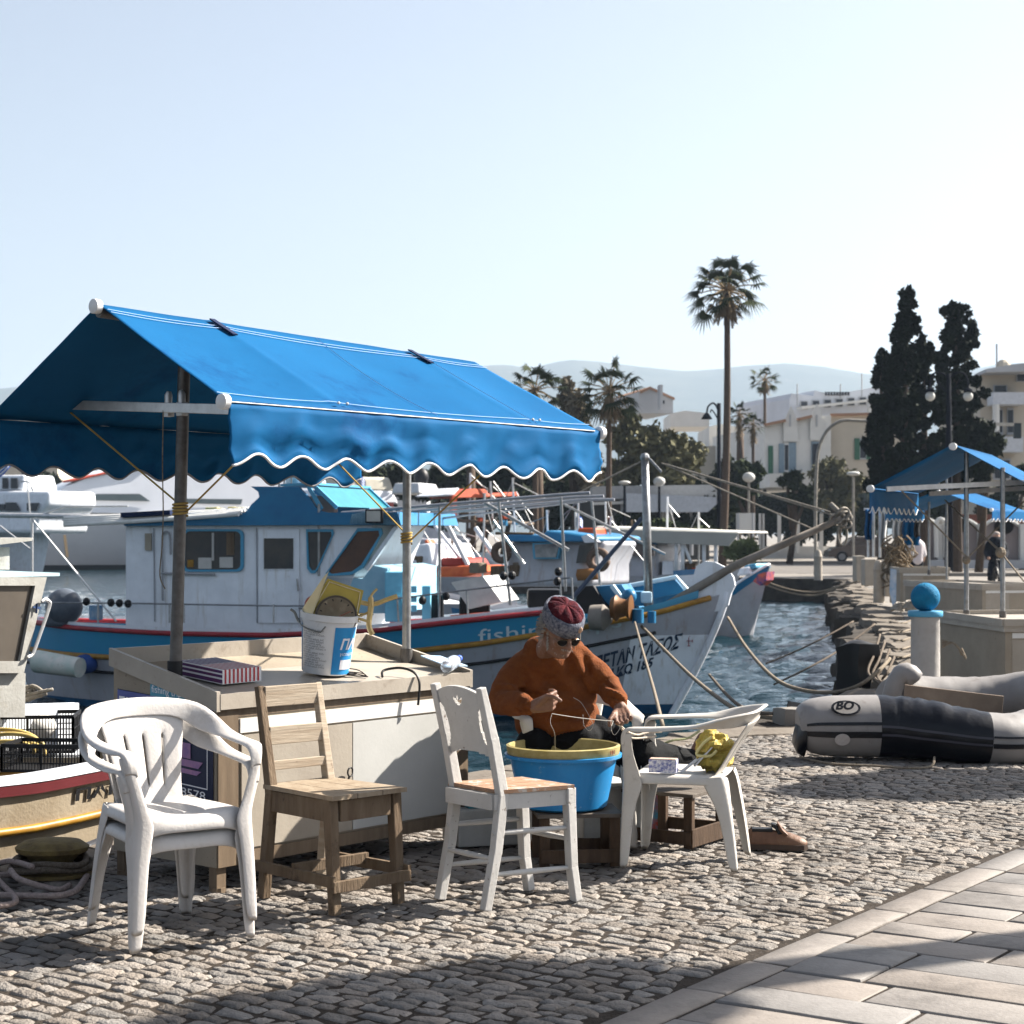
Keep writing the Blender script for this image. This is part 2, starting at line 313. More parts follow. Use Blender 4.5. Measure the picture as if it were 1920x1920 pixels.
# stones laid as real geometry (numpy for speed)
def inpoly(x,y,poly):
    c=False; j=len(poly)-1
    for i in range(len(poly)):
        xi,yi=poly[i].x,poly[i].y; xj,yj=poly[j].x,poly[j].y
        if (yi>y)!=(yj>y) and x<(xj-xi)*(y-yi)/(yj-yi)+xi: c=not c
        j=i
    return c
gl=[p for p in loop]
def lay(name,m,cells,gu,gv,top,jit,power,nz_amp,nz_freq,ex=.35):
    'cells: (s0,s1,n0,n1) rectangles; each becomes a low stone with a worn top'
    rng=np.random.default_rng(3)
    us=np.array(gu);vs_=np.array(gv); U,V=np.meshgrid(us,vs_,indexing='ij'); prof=(1-np.abs(U)**power)*(1-np.abs(V)**power)
    k=len(us);l=len(vs_); idx=np.arange(k*l).reshape(k,l)
    q=np.stack([idx[:-1,:-1],idx[1:,:-1],idx[1:,1:],idx[:-1,1:]],-1).reshape(-1,4)
    VV=[];FF=[];TT=[]; base=0
    for (s0,s1,n0,n1) in cells:
        cs,cn=(s0+s1)/2,(n0+n1)/2; hs,hn=(s1-s0)/2,(n1-n0)/2
        sk1,sk2=rng.uniform(-jit,jit,2); tl=rng.uniform(-jit,jit,2)
        S=cs+U*hs*(1+sk1*V)+rng.uniform(-.004,.004); Nn=cn+V*hn*(1+sk2*U)
        hgt=rng.uniform(-.004,.003)
        Z=gz-.004+(top-gz+hgt)*np.clip(prof,0,1)**ex+(U*tl[0]+V*tl[1])*.012
        ph=rng.uniform(0,20,4)
        Z=Z+nz_amp*(np.sin(S*nz_freq+ph[0])*np.cos(Nn*nz_freq*1.3+ph[1])+.6*np.sin(S*nz_freq*2.3+ph[2]+Nn*nz_freq*1.9))*prof
        S=S+.05*np.sin(Nn*1.1)*.4+.018*np.sin(Nn*3.1+s0*9)*(power<9)
        X=E.x*S+NV.x*Nn; Y=E.y*S+NV.y*Nn
        VV.append(np.stack([X,Y,Z],-1).reshape(-1,3)); FF.append(q+base); base+=k*l
        t=rng.uniform(.74,1.14) if power<20 else rng.uniform(.93,1.06); wv=rng.uniform(-.04,.04); TT.append(np.tile([t*(1+wv),t,t*(1-wv),1],(k*l,1)))
    V_=np.concatenate(VV).astype(np.float32); F_=np.concatenate(FF).astype(np.int32); T_=np.concatenate(TT).astype(np.float32)
    me=bpy.data.meshes.new(name); me.vertices.add(len(V_)); me.vertices.foreach_set('co',V_.ravel())
    me.loops.add(F_.size); me.loops.foreach_set('vertex_index',F_.ravel()); me.polygons.add(len(F_)); me.polygons.foreach_set('loop_start',np.arange(0,F_.size,4,dtype=np.int32))
    me.update(calc_edges=True); me.validate(); at=me.color_attributes.new('tone','FLOAT_COLOR','POINT'); at.data.foreach_set('color',T_.ravel())
    me.polygons.foreach_set('use_smooth',[True]*len(me.polygons)); me.materials.append(m)
    o=bpy.data.objects.new(name,me); COL.objects.link(o); return tag(o,kind='structure')
rg=random.Random(5)
NB=2.96
cells=[]; s=2.2; 
while s<24:
    ws=rg.uniform(.056,.080); n=NB+rg.uniform(-.0,.06) if s<14 else -3
    while n<6.60 if s<14 else n<7:
        ln=rg.uniform(.08,.17); c=SN(s+ws/2,n+ln/2)
        px=CX+c.x/c.y*F
        if c.y>5 and -150<px<2700 and inpoly(c.x,c.y,gl) and inpoly(c.x-.12,c.y,gl) and inpoly(c.x,c.y+.1,gl): cells.append((s+.004,s+ws-.005,n+.004,n+ln-.005))
        n+=ln
    s+=ws
gu=[-1,-.93,-.72,-.1,.5,.80,.95,1]
lay('cobbles',cob,cells,gu,gu,-.001,.26,7,.0036,60,.33)
bed=MB().add([SN(1.5,NB-.1,gz+.002),SN(26,NB-4,gz+.002),SN(24,6.3,gz+.002),SN(11.5,6.62,gz+.002),SN(1.5,6.62,gz+.002)],[(0,1,2,3,4)])
tag(MB().add([SN(-3,-8,-.0125),SN(13.6,-8,-.0125),SN(13.6,6.62,-.0125),SN(-3,6.62,-.0125)],[(0,1,2,3)]).build('joint_bed',joint),kind='structure')
cells=[]; s=2.0
while s<14:                                   # kerb row of narrow stones
    ln=rg.uniform(.42,.60); cells.append((s+.003,s+ln-.003,NB-.155,NB-.003)); s+=ln
s=1.5
while s<15:
    ws=rg.choice((.21,.25,.25,.29)); n=NB-.16-rg.uniform(0,.5)*0; first=rg.uniform(.25,.75)
    while n>-4:
        ln=first if first else rg.uniform(.50,.78); first=None
        c=SN(s+ws/2,n-ln/2); px=CX+c.x/c.y*F
        if c.y>4.4 and 450<px<2900: cells.append((s+.004,s+ws-.004,n-ln+.004,n-.004))
        n-=ln
    s+=ws
lay('paving',slabm,cells,[-1,-.99,-.965,-.93,0,.93,.965,.99,1],[-1,-.995,-.98,-.96,0,.96,.98,.995,1],.0,.01,60,.0012,9,.5)

# broken stone face and capstones of the basin on the right
g=MB(); gt=MB(); rr=random.Random(11)
def stone(mb,c,sz,rz,amp=.05):
    bm=bmesh.new(); bmesh.ops.create_cube(bm,size=1); bmesh.ops.subdivide_edges(bm,edges=bm.edges[:],cuts=3,use_grid_fill=True)
    sd=Vector((rr.random()*50,rr.random()*50,rr.random()*50)); M=Matrix.Rotation(rz,3,'Z')
    vs=[]
    for v in bm.verts:
        p=v.co*2; q=p.normalized()*1.35; p=p.lerp(q,.22); p=Vector((p.x*sz[0]/2,p.y*sz[1]/2,p.z*sz[2]/2)); p+=noise.noise_vector(p*3.1+sd)*amp
        vs.append(M@p+Vector(c))
    mb.add(vs,[[v.index for v in f.verts] for f in bm.faces]); bm.free()
wl=edge[3:11]
for a,b in zip(wl[:-1],wl[1:]):
    d=b-a; L_=d.length; ang=math.atan2(d.y,d.x); t=0
    while t<L_:
        ln=rr.uniform(.5,1.1)
        if a.y>30: ln*=1.8
        c=a+d.normalized()*(t+ln/2)
        for z in(-1.15,-.72,-.30): stone(g,(c.x-rr.uniform(-.05,.34),c.y,z),(ln*rr.uniform(.8,1.15),.75,rr.uniform(.36,.5)),ang+rr.uniform(-.3,.3),.09)
        stone(gt,(c.x+.12+rr.uniform(-.16,.16),c.y,-.05+rr.uniform(-.05,.02)),(ln*.92,rr.uniform(.34,.6),.18),ang+rr.uniform(-.25,.25),.045)
        t+=ln
tag(g.build('rock_face',rock,smooth=40),kind='structure'); tag(gt.build('quay_capstones',rock_top,smooth=40),kind='structure')
g=MB()                                        # edge stones in front of the kaiki
t=1.0
while t<12.2:
    ln=rr.uniform(.5,.9); c=SN(t+ln/2,6.52); stone(g,(c.x,c.y,-.05),(ln*.97,.34,.11),math.atan2(E.y,E.x),.015); t+=ln
stone(g,(1.75,13.6,-.06),(1.2,.35,.14),.5,.03)
tag(g.build('quay_edge_stones',rock_top,smooth=40),kind='structure')
# road kerb and roadway beyond the basin
asph=mat('asphalt',(.30,.28,.26),.9,c2=(.24,.22,.2),scale=.5,bump=.2,bscale=20)
tag(MB().add([(6.5,69,gz+.006),(80,62,gz+.006),(120,76,gz+.006),(-5,86,gz+.006)],[(0,1,2,3)]).build('road',asph),kind='structure')
tag(MB().box((40,87,.05),(110,.25,.15),rz=-.09).box((17,64.6,.04),(6,.9,.12),rz=-.15).build('kerb',conc),kind='structure')
# distant hills
def hills(name,D,pts,m,back=700,amp=4):
    g=MB(); rows=[]; n=150
    xs=[p[0] for p in pts]; ys=[p[1] for p in pts]
    for j,tt in enumerate([0,.08,.2,.35,.5,.7,.85,1.0,1.08,1.2]):
        r=[]
        for i in range(n+1):
            x=xs[0]+(xs[-1]-xs[0])*i/n; y=interp(x,xs,ys); top=(HY-y)/F*D+H; dd=D-back*(1-tt); X=(x-CX)/F*D
            zf=math.sin(min(tt,1)*PI/2)**1.15 if tt<=1 else 1-(tt-1)*1.2
            q=Vector((X,dd,0)); nzv=noise.fractal(q*.004,1,2,5)*amp*(3.0*math.sin(min(tt,1)*PI)+.35); r.append(Vector((X,dd,-3+(top+3)*zf+nzv)))
        rows.append(r)
    g.grid(rows); return tag(g.build(name,m,smooth=True),kind='structure')
hill_m=mat('scrub_hillside',(.105,.115,.085),.95,c2=(.055,.07,.05),scale=.012,var=.8,dirt_or_shade=(.2,.18,.15),dscale=.02,dlo=.58,dhi=.75)
hills('hills',2900,[(-900,770),(-300,745),(300,715),(700,700),(880,690),(940,685),(1000,690),(1060,678),(1120,682),(1200,692),(1290,696),(1400,688),(1450,686),(1520,690),(1600,702),(1700,708),(1800,698),(1880,682),(1940,688),(2200,720),(2700,770)],hill_m)
hz=bpy.data.materials.new('haze_air'); hz.use_nodes=True; hn=hz.node_tree; hn.nodes.clear()
ho=hn.nodes.new('ShaderNodeOutputMaterial'); hv=hn.nodes.new('ShaderNodeVolumePrincipled'); hv.inputs['Color'].default_value=(.60,.77,1,1); hv.inputs['Density'].default_value=.00018; hv.inputs['Anisotropy'].default_value=.2
hn.links.new(hv.outputs[0],ho.inputs['Volume'])
tag(MB().box((0,1500,145),(7000,3990,303)).build('haze',hz),kind='stuff')
# ================================================================ THE BLUE MARKET STALL
U=Vector((.646,.764,0)); V=Vector((-.764,.646,0)); A0=Vector((-1.233,7.556,0)); Z=Vector((0,0,1))
def S(a,b,z): return A0+U*a+V*b+Z*z
SL=.16/.72
LT=1.61; DP=.72
st=thing('market_stall',A0,'tan fish stall under the big blue gabled awning, nearest the camera','market stall','blue awning stalls')
cab=MB(); c0,c1=.015,LT-.015; d0,d1=.015,DP-.015
cab.add([S(c0,d0,.10),S(c1,d0,.10),S(c1,d1,.10),S(c0,d1,.10),S(c0,d0,.77),S(c1,d0,.77),S(c1,d1,.77+SL*.68),S(c0,d1,.77+SL*.68)],[(3,2,1,0),(4,5,6,7),(0,1,5,4),(1,2,6,5),(2,3,7,6),(3,0,4,7)])
cab_m=mat('speckled_tan_board',(.40,.345,.27),.6,c2=(.33,.28,.22),scale=3,dirt_or_shade=(.13,.09,.06),dscale=60,dlo=.60,dhi=.66,bump=.15)
cabinet=cab.build('cabinet',cab_m,st)
MBR=MB()
def fbar(a0,a1,z0,z1,o=.012,t=.016,mb=None):
    'board on the front face'
    m=mb if mb else MBR; vs=[S(a,.015-o+dd,z) for dd in(0,t) for (a,z) in((a0,z0),(a1,z0),(a1,z1),(a0,z1))]
    m.add(vs,[(0,1,2,3),(7,6,5,4),(0,4,5,1),(1,5,6,2),(2,6,7,3),(3,7,4,0)])
brown_frame=mat('brown_metal_frame',(.21,.155,.105),.5,c2=(.15,.11,.075),scale=5,aniso=(6,6,.7),bump=.1)
fbar(.02,.13,.10,.745,.006); fbar(.13,LT-.02,.10,.155,.012); fbar(.02,LT-.02,.725,.765,.004); fbar(LT-.10,LT-.02,.10,.745,.006)
MBR.build('front_frame',brown_frame,st)
wh=MB(); fbar(.14,LT-.12,.655,.715,.008,mb=wh); wh.build('white_slot_strip',mat('white_enamel',(.80,.79,.76),.35,c2=(.74,.72,.69)),st)
dm=MB(); fbar(.145,.80,.165,.645,.010,mb=dm); door=dm.build('door',tan_panel,st); door['label']='tan cabinet door with a rusty catch'
dm=MB(); fbar(.806,1.50,.165,.645,.010,mb=dm); door2=dm.build('door',mat('grey_white_panel',(.60,.60,.58),.5,c2=(.54,.54,.52),scale=3,bump=.05,dirt_or_shade=(.35,.3,.25),dscale=20,dlo=.66,dhi=.75),st); door2['label']='pale grey cabinet door'
hm=MB(); hm.tube([S(.765+.02*math.cos(t),-.012-.01*math.sin(t*.5),.43+.02*math.sin(t)) for t in [i*PI/6 for i in range(13)]],.004,6); hm.beam(S(.765,-.012,.41),S(.72,-.03,.35),.007,.007)
hm.build('catch',black,door)
rs=MB(); fbar(.755,.795,.30,.36,.0125,.002,mb=rs); rs.build('rust_patch',mat('rust_stain',(.42,.22,.10),.8,c2=(.46,.36,.26),scale=30),door)
fm=MB()
for a,b in((.05,.05),(LT-.05,.05),(LT-.05,DP-.05),(.05,DP-.05)):
    q=MB(); q.beam(S(a,b,-.01),S(a,b,.12),.05,.05,up=U); q.cyl(S(a,b,-.012),S(a,b,.012),.034,n=10); q.build('leg',brown_frame,st)
# top tray
top=MB(); rz=lambda b:.833+SL*b
pal=mat('worn_steel_top',(.50,.45,.385),.42,.0,c2=(.40,.355,.30),scale=2.5,dirt_or_shade=(.22,.17,.13),dscale=9,dlo=.56,dhi=.78,bump=.1)
fl0,fl1=.822,.895
top.add([S(.02,.0,fl0),S(LT-.02,.0,fl0),S(LT-.02,DP-.02,fl1),S(.02,DP-.02,fl1),S(.02,0,.772),S(LT-.02,0,.772),S(LT-.02,DP-.02,.79),S(.02,DP-.02,.79)],[(0,1,2,3),(4,7,6,5),(0,4,5,1),(1,5,6,2),(2,6,7,3),(3,7,4,0)])
def wall4(p,q,t,hb_p,hb_q,ht_p,ht_q,inn):
    vs=[]
    for (pt,hb,ht) in((p,hb_p,ht_p),(q,hb_q,ht_q)):
        a,b=pt
        vs+=[S(a,b,hb),S(a+inn[0]*t,b+inn[1]*t,hb),S(a+inn[0]*t,b+inn[1]*t,ht),S(a,b,ht)]
    top.add(vs,[(0,1,2,3),(7,6,5,4),(0,4,5,1),(1,5,6,2),(2,6,7,3),(3,7,4,0)])
wall4((0,-.004),(0,DP),.02,.755,.755+SL*DP,.838,rz(DP),(1,0))
wall4((LT,-.004),(LT,DP),-.02,.755,.755+SL*DP,.838,rz(DP),(1,0))
wall4((.02,DP),(LT-.02,DP),-.02,.755+SL*DP,.755+SL*DP,rz(DP)-.002,rz(DP)-.002,(0,1))
wall4((.02,-.006),(LT-.02,-.006),.005,.762,.762,.828,.828,(0,1))
top.build('counter_top',pal,st)
# poster on the left end
def sg(name,b0,b1,z0,z1,m,off,par=st):
    q=MB(); q.add([S(0.015-off,b,z+b*.06) for (b,z) in((b1,z0),(b0,z0),(b0,z1),(b1,z1))]+[S(0.015-off+.002,b,z+b*.06) for (b,z) in((b1,z0),(b0,z0),(b0,z1),(b1,z1))],[(0,1,2,3),(7,6,5,4),(0,4,5,1),(1,5,6,2),(2,6,7,3),(3,7,4,0)])
    return q.build(name,m,par)
pm=mat('poster_blue',(.075,.10,.33),.4,c2=(.06,.08,.27),scale=3); navy=mat('poster_navy',(.02,.025,.06),.4,c2=(.015,.02,.05))
poster=sg('poster',.03,.67,.36,.775,navy,.006)
sg('title_band',.032,.668,.66,.772,pm,.008,poster)
def stext(s,b,z,size,m,w=None,off=.0125,bold=.0,par=poster,name='lettering'):
    q=MB(); text_on(q,s,S(.015-off,b,z+b*.06),-V+Z*(-.06),Z,size,bold,.001,width=w); return q.build(name,m,par)
wht=mat('print_white',(.75,.76,.80),.5,c2=(.7,.7,.75)); 
stext('FISHING TRIP',.655,.685,.088,wht,w=.60,bold=.002)
sg('photo_print',.30,.64,.44,.64,mat('print_photo_dark',(.05,.035,.07),.35,c2=(.02,.015,.03)),.008,poster)
ph=MB()
for (b0,b1,z0,z1) in((.06,.30,.42,.425),(.06,.065,.42,.63),(.06,.30,.625,.63)): ph.add([S(.0045,b,z+b*.06) for (b,z) in((b1,z0),(b0,z0),(b0,z1),(b1,z1))],[(0,1,2,3)])
ph.build('photo_border',wht,poster)
pk=MB()
for poly in ([(.28,.50),(.12,.50),(.09,.53),(.28,.53)],[(.27,.535),(.17,.535),(.17,.60),(.27,.60)],[(.27,.47),(.13,.47),(.10,.49),(.27,.49)]): pk.add([S(.0045,b,z+b*.06) for b,z in poly],[(0,1,2,3)])
pk.build('printed_boat',mat('print_pink',(.42,.22,.34),.5,c2=(.2,.12,.3),scale=25,var=.8),poster)
stext('22420 28578',.50,.375,.05,wht,w=.43)
st2=sg('sticker',.205,.44,.772,.822,mat('sticker_teal',(.06,.28,.40),.4,c2=(.05,.22,.34)),.009); stext('fishing trip',.425,.789,.045,wht,w=.20,off=.0135,par=st2)
# poles
PL=Vector((-1.455,7.827,0)); PR=Vector((-.523,8.985,0))
q=MB(); q.tube([PL+Z*.86,PL+Vector((.012,0,1.2)),PL+Vector((.043,0,2.34))],.0265,14); pl=q.build('pole',dark_steel,st,smooth=40)
q=MB(); q.cyl(PL+Z*.86,PL+Z*.95,.033); q.build('socket',black,pl,smooth=40)
q=MB(); q.tube([PR+Z*.86,PR+Vector((.004,0,2.34))],.0215,14); pr=q.build('pole',steel,st,smooth=40)
q=MB(); q.cyl(PR+Z*.86,PR+Z*.93,.03); q.build('socket',dark_steel,pr,smooth=40)
# canopy
def Cn(s,w_,z): return Vector((-1.455,7.83,0))+U*s-V*w_+Z*z
s0,s1=-.402,1.955
def rzr(s): return 2.452-.030*(s-s0)
def ezr(s): return 2.012-.006*(s-s0)
raf=[s0,.214,1.477,s1]
def sagf(s):
    for a,b in zip(raf[:-1],raf[1:]):
        if a<=s<=b: return math.sin(PI*(s-a)/(b-a))*(.018 if b-a<1 else .03)
    return 0
cl=MB()
ns=96
for sgn in(1,-1):
    rows=[]
    for i in range(ns+1):
        s=lerp(s0,s1,i/ns); r=[]
        for j in range(17):
            t=j/16; w_=.80*t*sgn+(.015*sgn if j==16 else 0); z=lerp(rzr(s),ezr(s),t)
            sg_=sagf(s)*math.sin(PI*t)**.8
            wr=.0035*noise.noise(Vector((s*3+t*2.2,t*3,sgn*3)))+.004*math.exp(-((s-.214-.03*t)/.03)**2)+.004*math.exp(-((s-1.477)/.03)**2)
            crease=.010*noise.noise(Vector((s*1.3-t*1.6,t*.8,5)))*t
            r.append(Cn(s,w_,z-sg_+wr+crease))
        rows.append(r)
    cl.grid(rows,flip=sgn<0)
can=cl.build('canopy',blue_cloth,st,smooth=True,mods=[('SOLIDIFY',dict(thickness=.003))])
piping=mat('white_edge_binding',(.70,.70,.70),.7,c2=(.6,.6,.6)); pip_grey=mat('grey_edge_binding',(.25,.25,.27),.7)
def val_edge(s,ph=0): return .222+.024*math.cos((s-s0-ph)/.249*2*PI)
def valance(sgn,name,dz=0):
    rows=[];n=190; edge_=[]
    for i in range(n+1):
        s=lerp(s0,s1,i/n); Lv=val_edge(s,.0); r=[]
        for j in range(9):
            t=j/8; wv=(.022*noise.noise(Vector((s*5.5,t*1.6,sgn*7)))+.016*noise.noise(Vector((s*13+t*3,t*2.5,sgn*4)))+.024*noise.noise(Vector((s*1.7+t,t*4.5,2+sgn))))*(t**.5)
            r.append(Cn(s,(.815+wv+.015*t)*sgn,ezr(s)-.004-Lv*t))
        rows.append(r); edge_.append(r[-1])
    q=MB(); q.grid(rows,flip=sgn<0); vo=q.build(name,blue_cloth,st,smooth=True,mods=[('SOLIDIFY',dict(thickness=.003))])
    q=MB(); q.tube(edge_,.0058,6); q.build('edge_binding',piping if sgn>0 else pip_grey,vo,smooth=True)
    q=MB(); q.tube([r[0]+(-V*sgn)*.002 for r in rows[::6]],.0025,5); q.build('seam_stitching',piping,vo)
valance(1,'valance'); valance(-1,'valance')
q=MB()
for t in(.075,.105,.93): q.tube([Cn(s,.80*t,lerp(rzr(s),ezr(s),t)-sagf(s)*math.sin(PI*t)**.8+.006+.004*math.exp(-((s-.214)/.03)**2)) for s in np.linspace(s0,s1,60)],.0016,4)
for s in(.82,1.50): q.tube([Cn(s+(.01*0),.80*t,lerp(rzr(s),ezr(s),t)-sagf(s)*math.sin(PI*t)**.8+.008) for t in np.linspace(.02,.98,24)],.0014,4)
q.build('stitching',mat('pale_blue_thread',(.35,.5,.75),.8),can)
for s in(.19,1.45):
    q=MB(); q.beam(Cn(s,.02,rzr(s)+.006),Cn(s+.02,.15,lerp(rzr(s),ezr(s),.19)+.012),.035,.006,up=Z); q.build('fastening_strap',mat('navy_strap',(.01,.02,.06),.7),can)
    q=MB()
    for d in(0,.05): q.ball(Cn(s+.03+d,.78,ezr(s)+.03),.007,8)
    q.build('stud',alu,can)
fr=MB()
fr.cyl(Cn(s0-.0,0,rzr(s0)-.035),Cn(s1,0,rzr(s1)-.035),.022)
frm=fr.build('ridge_tube',dark_steel,st,smooth=40)
for (s,w_,z) in((s0-.02,0,rzr(s0)-.012),(s0-.02,.80,ezr(s0)-.004),(s1+.01,.80,ezr(s1)-.01),(s0-.02,-.80,ezr(s0)-.004)):
    q=MB(); q.tube([Cn(s-.012,w_,z),Cn(s-.008,w_,z),Cn(s+.02,w_,z),Cn(s+.024,w_,z)],[.026,.031,.031,.026],16); q.build('end_cap',mat('white_cap',(.72,.72,.72),.4),frm,smooth=40)
for s,pz in((0,0),(1.49,-.03)):
    q=MB(); q.beam(Cn(s-.03,-.75,2.088+pz),Cn(s-.03,.78,1.992+pz),.022,.042,bev=.003); bar=q.build('crossbar',alu,st)
    q=MB(); q.box(Cn(s-.03,-.735,2.088+pz),(.03,.075,.055),rz=math.atan2(-V.y,-V.x)+PI/2,bev=.004); q.build('end_bracket',alu,bar)
    q=MB()
    for dw in(-.045,.045):
        q.tube([Cn(s,dw,2.06+pz),Cn(s,dw,2.10+pz),Cn(s,dw*.9,2.115+pz)],[.017,.017,.010],12); q.box(Cn(s,dw,2.035+pz),(.035,.04,.06),rz=math.atan2(U.y,U.x),bev=.004)
    q.build('pole_clamp',alu,bar,smooth=40)
    kz=1.597 if s==0 else 1.47
    q=MB(); c=(PL+Vector((.023,0,0)) if s==0 else PR); r0=.030 if s==0 else .025
    q.tube([c+Vector((r0*math.cos(t),r0*math.sin(t),kz-.022+.0022*t/1.0)) for t in np.linspace(0,2*PI*4,90)],.006,5)
    q.tube([c+Vector((r0,0,kz)),Cn(s-.03,-.72,2.06+pz)],.0045,5); q.tube([c+Vector((r0,0,kz)),Cn(s-.03,.70,1.965+pz)],.0045,5)
    q.build('guy_rope',mat('yellow_twine',(.42,.30,.10),.85,c2=(.28,.19,.06)),st)
q=MB(); q.tube(smooth_path([Cn(-.04,-.03,2.03),Cn(-.04,-.035,1.8),Cn(-.04,-.03,1.6),Cn(-.03,-.05,1.45),Cn(-.05,-.04,1.32),Cn(-.03,-.03,1.26)]),.0028,5); q.build('hanging_cord',rope_m,st)

# ---------------- on the counter
def fl(a,b): return S(a,b,lerp(fl0,fl1,b/(DP-.02))+.001)
c0_=Vector((-1.245,7.80,0)); e1=Vector((.60,.80,0))*.235; e2=Vector((-.80,.60,0))*.285
bx=thing('gift_box',c0_+Z*.83,'flat gift box striped red, white and navy lying on the stall counter','box')
zz=lambda p: .832+((p-A0).dot(V))*.104
q=MB(); b4=[c0_,c0_+e1,c0_+e1+e2,c0_+e2]; zt=.062
q.add([p+Z*zz(p) for p in b4]+[p+Z*(zz(p)+zt) for p in b4],[(3,2,1,0),(4,5,6,7),(0,1,5,4),(1,2,6,5),(2,3,7,6),(3,0,4,7)])
q.build('carton',mat('box_white',(.72,.70,.70),.5,c2=(.68,.66,.66)),bx)
q=MB()
for i in range(9):
    t=.05+i*.105; p=c0_+e1*t; p2=c0_+e1*(t+.045); n_=-e2.normalized()*.0012
    q.add([p+n_+Z*(zz(p)+.002),p2+n_+Z*(zz(p2)+.002),p2+n_+Z*(zz(p2)+zt+.001),p+n_+Z*(zz(p)+zt+.001)],[(0,1,2,3)])
    q.add([p+Z*(zz(p)+zt+.0012),p2+Z*(zz(p2)+zt+.0012),p2+e2*(.5 if i<9 else 1)+Z*(zz(p2+e2*.5)+zt+.0012),p+e2*.5+Z*(zz(p+e2*.5)+zt+.0012)],[(0,1,2,3)])
q.build('red_stripes',mat('print_red',(.42,.03,.04),.5),bx)
q=MB(); n_=-e1.normalized()*.0012
for z0,z1 in((.004,.020),(.028,.04),(.047,.059)): q.add([c0_+n_+Z*(zz(c0_)+z0),c0_+e2+n_+Z*(zz(c0_+e2)+z0),c0_+e2+n_+Z*(zz(c0_+e2)+z1),c0_+n_+Z*(zz(c0_)+z1)],[(3,2,1,0)])
for i in range(9):
    t=.04+i*.107; p=c0_+e1*t+e2*.52; p2=c0_+e1*(t+.07)+e2*.52; q.add([p+Z*(zz(p)+zt+.0012),p2+Z*(zz(p2)+zt+.0012),p2+e2*.45+Z*(zz(p2+e2*.45)+zt+.0012),p+e2*.45+Z*(zz(p+e2*.45)+zt+.0012)],[(0,1,2,3)])
q.build('navy_stripes',mat('print_maroon_navy',(.06,.05,.16),.5,c2=(.12,.02,.06),scale=7,var=.9),bx)
# bucket
Bc=Vector((-.862,8.37,0)); bz=zz(Bc)+.003
bt=thing('bucket',Bc+Z*bz,'white and blue printed plastic bucket standing on the stall counter','bucket')
MT=Matrix.Rotation(R(4),3,'X')@Matrix.Rotation(R(5.5),3,'Y'); 
def bpt(a,r,z): return MT@Vector((r*math.cos(a),r*math.sin(a),z))+Bc+Z*bz
q=MB(); pr_=[(.001,.0),(.105,0),(.108,.004),(.128,.245),(.136,.247),(.138,.275),(.131,.277),(.126,.262),(.104,.012),(.001,.010)]
q.lathe(Bc+Z*bz,pr_,40,M=MT); bkt=q.build('shell',mat('bucket_white',(.72,.73,.74),.35,c2=(.66,.67,.68),dirt_or_shade=(.5,.5,.5),dscale=18,dlo=.6,dhi=.75),bt,smooth=35)
def band(name,a0,a1,z0,z1,m,off,par=bkt,n=16):
    q=MB(); q.grid([[bpt(R(lerp(a0,a1,i/n)),lerp(.108,.128,z/.245)+off,z) for i in range(n+1)] for z in np.linspace(z0,z1,4)]); return q.build(name,m,par,smooth=True)
bl=mat('label_blue',(.015,.20,.50),.35,c2=(.03,.28,.58),scale=9,var=.8)
band('label',-72,-10,.006,.225,bl,.0012); band('label',-190,-160,.006,.225,bl,.0012)
q=MB()
def on_b(vs,fs,a0,z0,off,sc1=1):
    out=[]
    for v in vs: out.append(bpt(R(a0)+v[0]/.122,lerp(.108,.128,(z0+v[1])/.245)+off,z0+v[1]))
    q.add(out,fs)
vs,fs=textmesh('ΠΛ',.066,0,.002,.2); on_b(vs,fs,-58,.125,.0028)
vs,fs=textmesh('γιαούρτι',.022,0,.0,.2); on_b(vs,fs,-56,.095,.0028)
for i in range(17):
    s_='Σύνθεση: γάλα, κρέμα, ένζυμα, αλάτι, νερό'[ (i*3)%9:(i*3)%9+rg.randint(18,26)] if i not in(3,9) else 'Συστατικά'
    vs,fs=textmesh(s_,.011); q2=q; q=MB(); on_b(vs,fs,-150,.20-i*.0105,.0018); q2.v,q2.f,q2.m,q=q2.v,q2.f,q2.m,q
    if i==0: grey_t=MB()
    grey_t.add(q.v,q.f); q=q2
q.build('lettering',wht,bkt); grey_t.build('small_print',mat('print_grey',(.16,.16,.17),.6),bkt)
q=MB(); q.grid([[bpt(R(lerp(-52,-18,i/8)),lerp(.108,.128,z/.245)+.003,z) for i in range(9)] for z in (.03,.075)]); q.build('label_panel',mat('label_pale',(.66,.70,.76),.4),bkt,smooth=True)
q=MB(); q.tube([bpt(R(a),.142,.235-.035*math.sin(R((a+180)*1.0))) for a in range(-180,-90,10)]+[bpt(R(-92),.137,.228)],.0035,6); q.tube(smooth_path([bpt(R(-175),.137,.22),bpt(R(-178),.15,.235),bpt(R(-180),.165,.262),bpt(R(-180),.185,.275)],4),.006,6); q.build('bail_handle',mat('grey_wire',(.2,.21,.2),.5,.5),bkt)
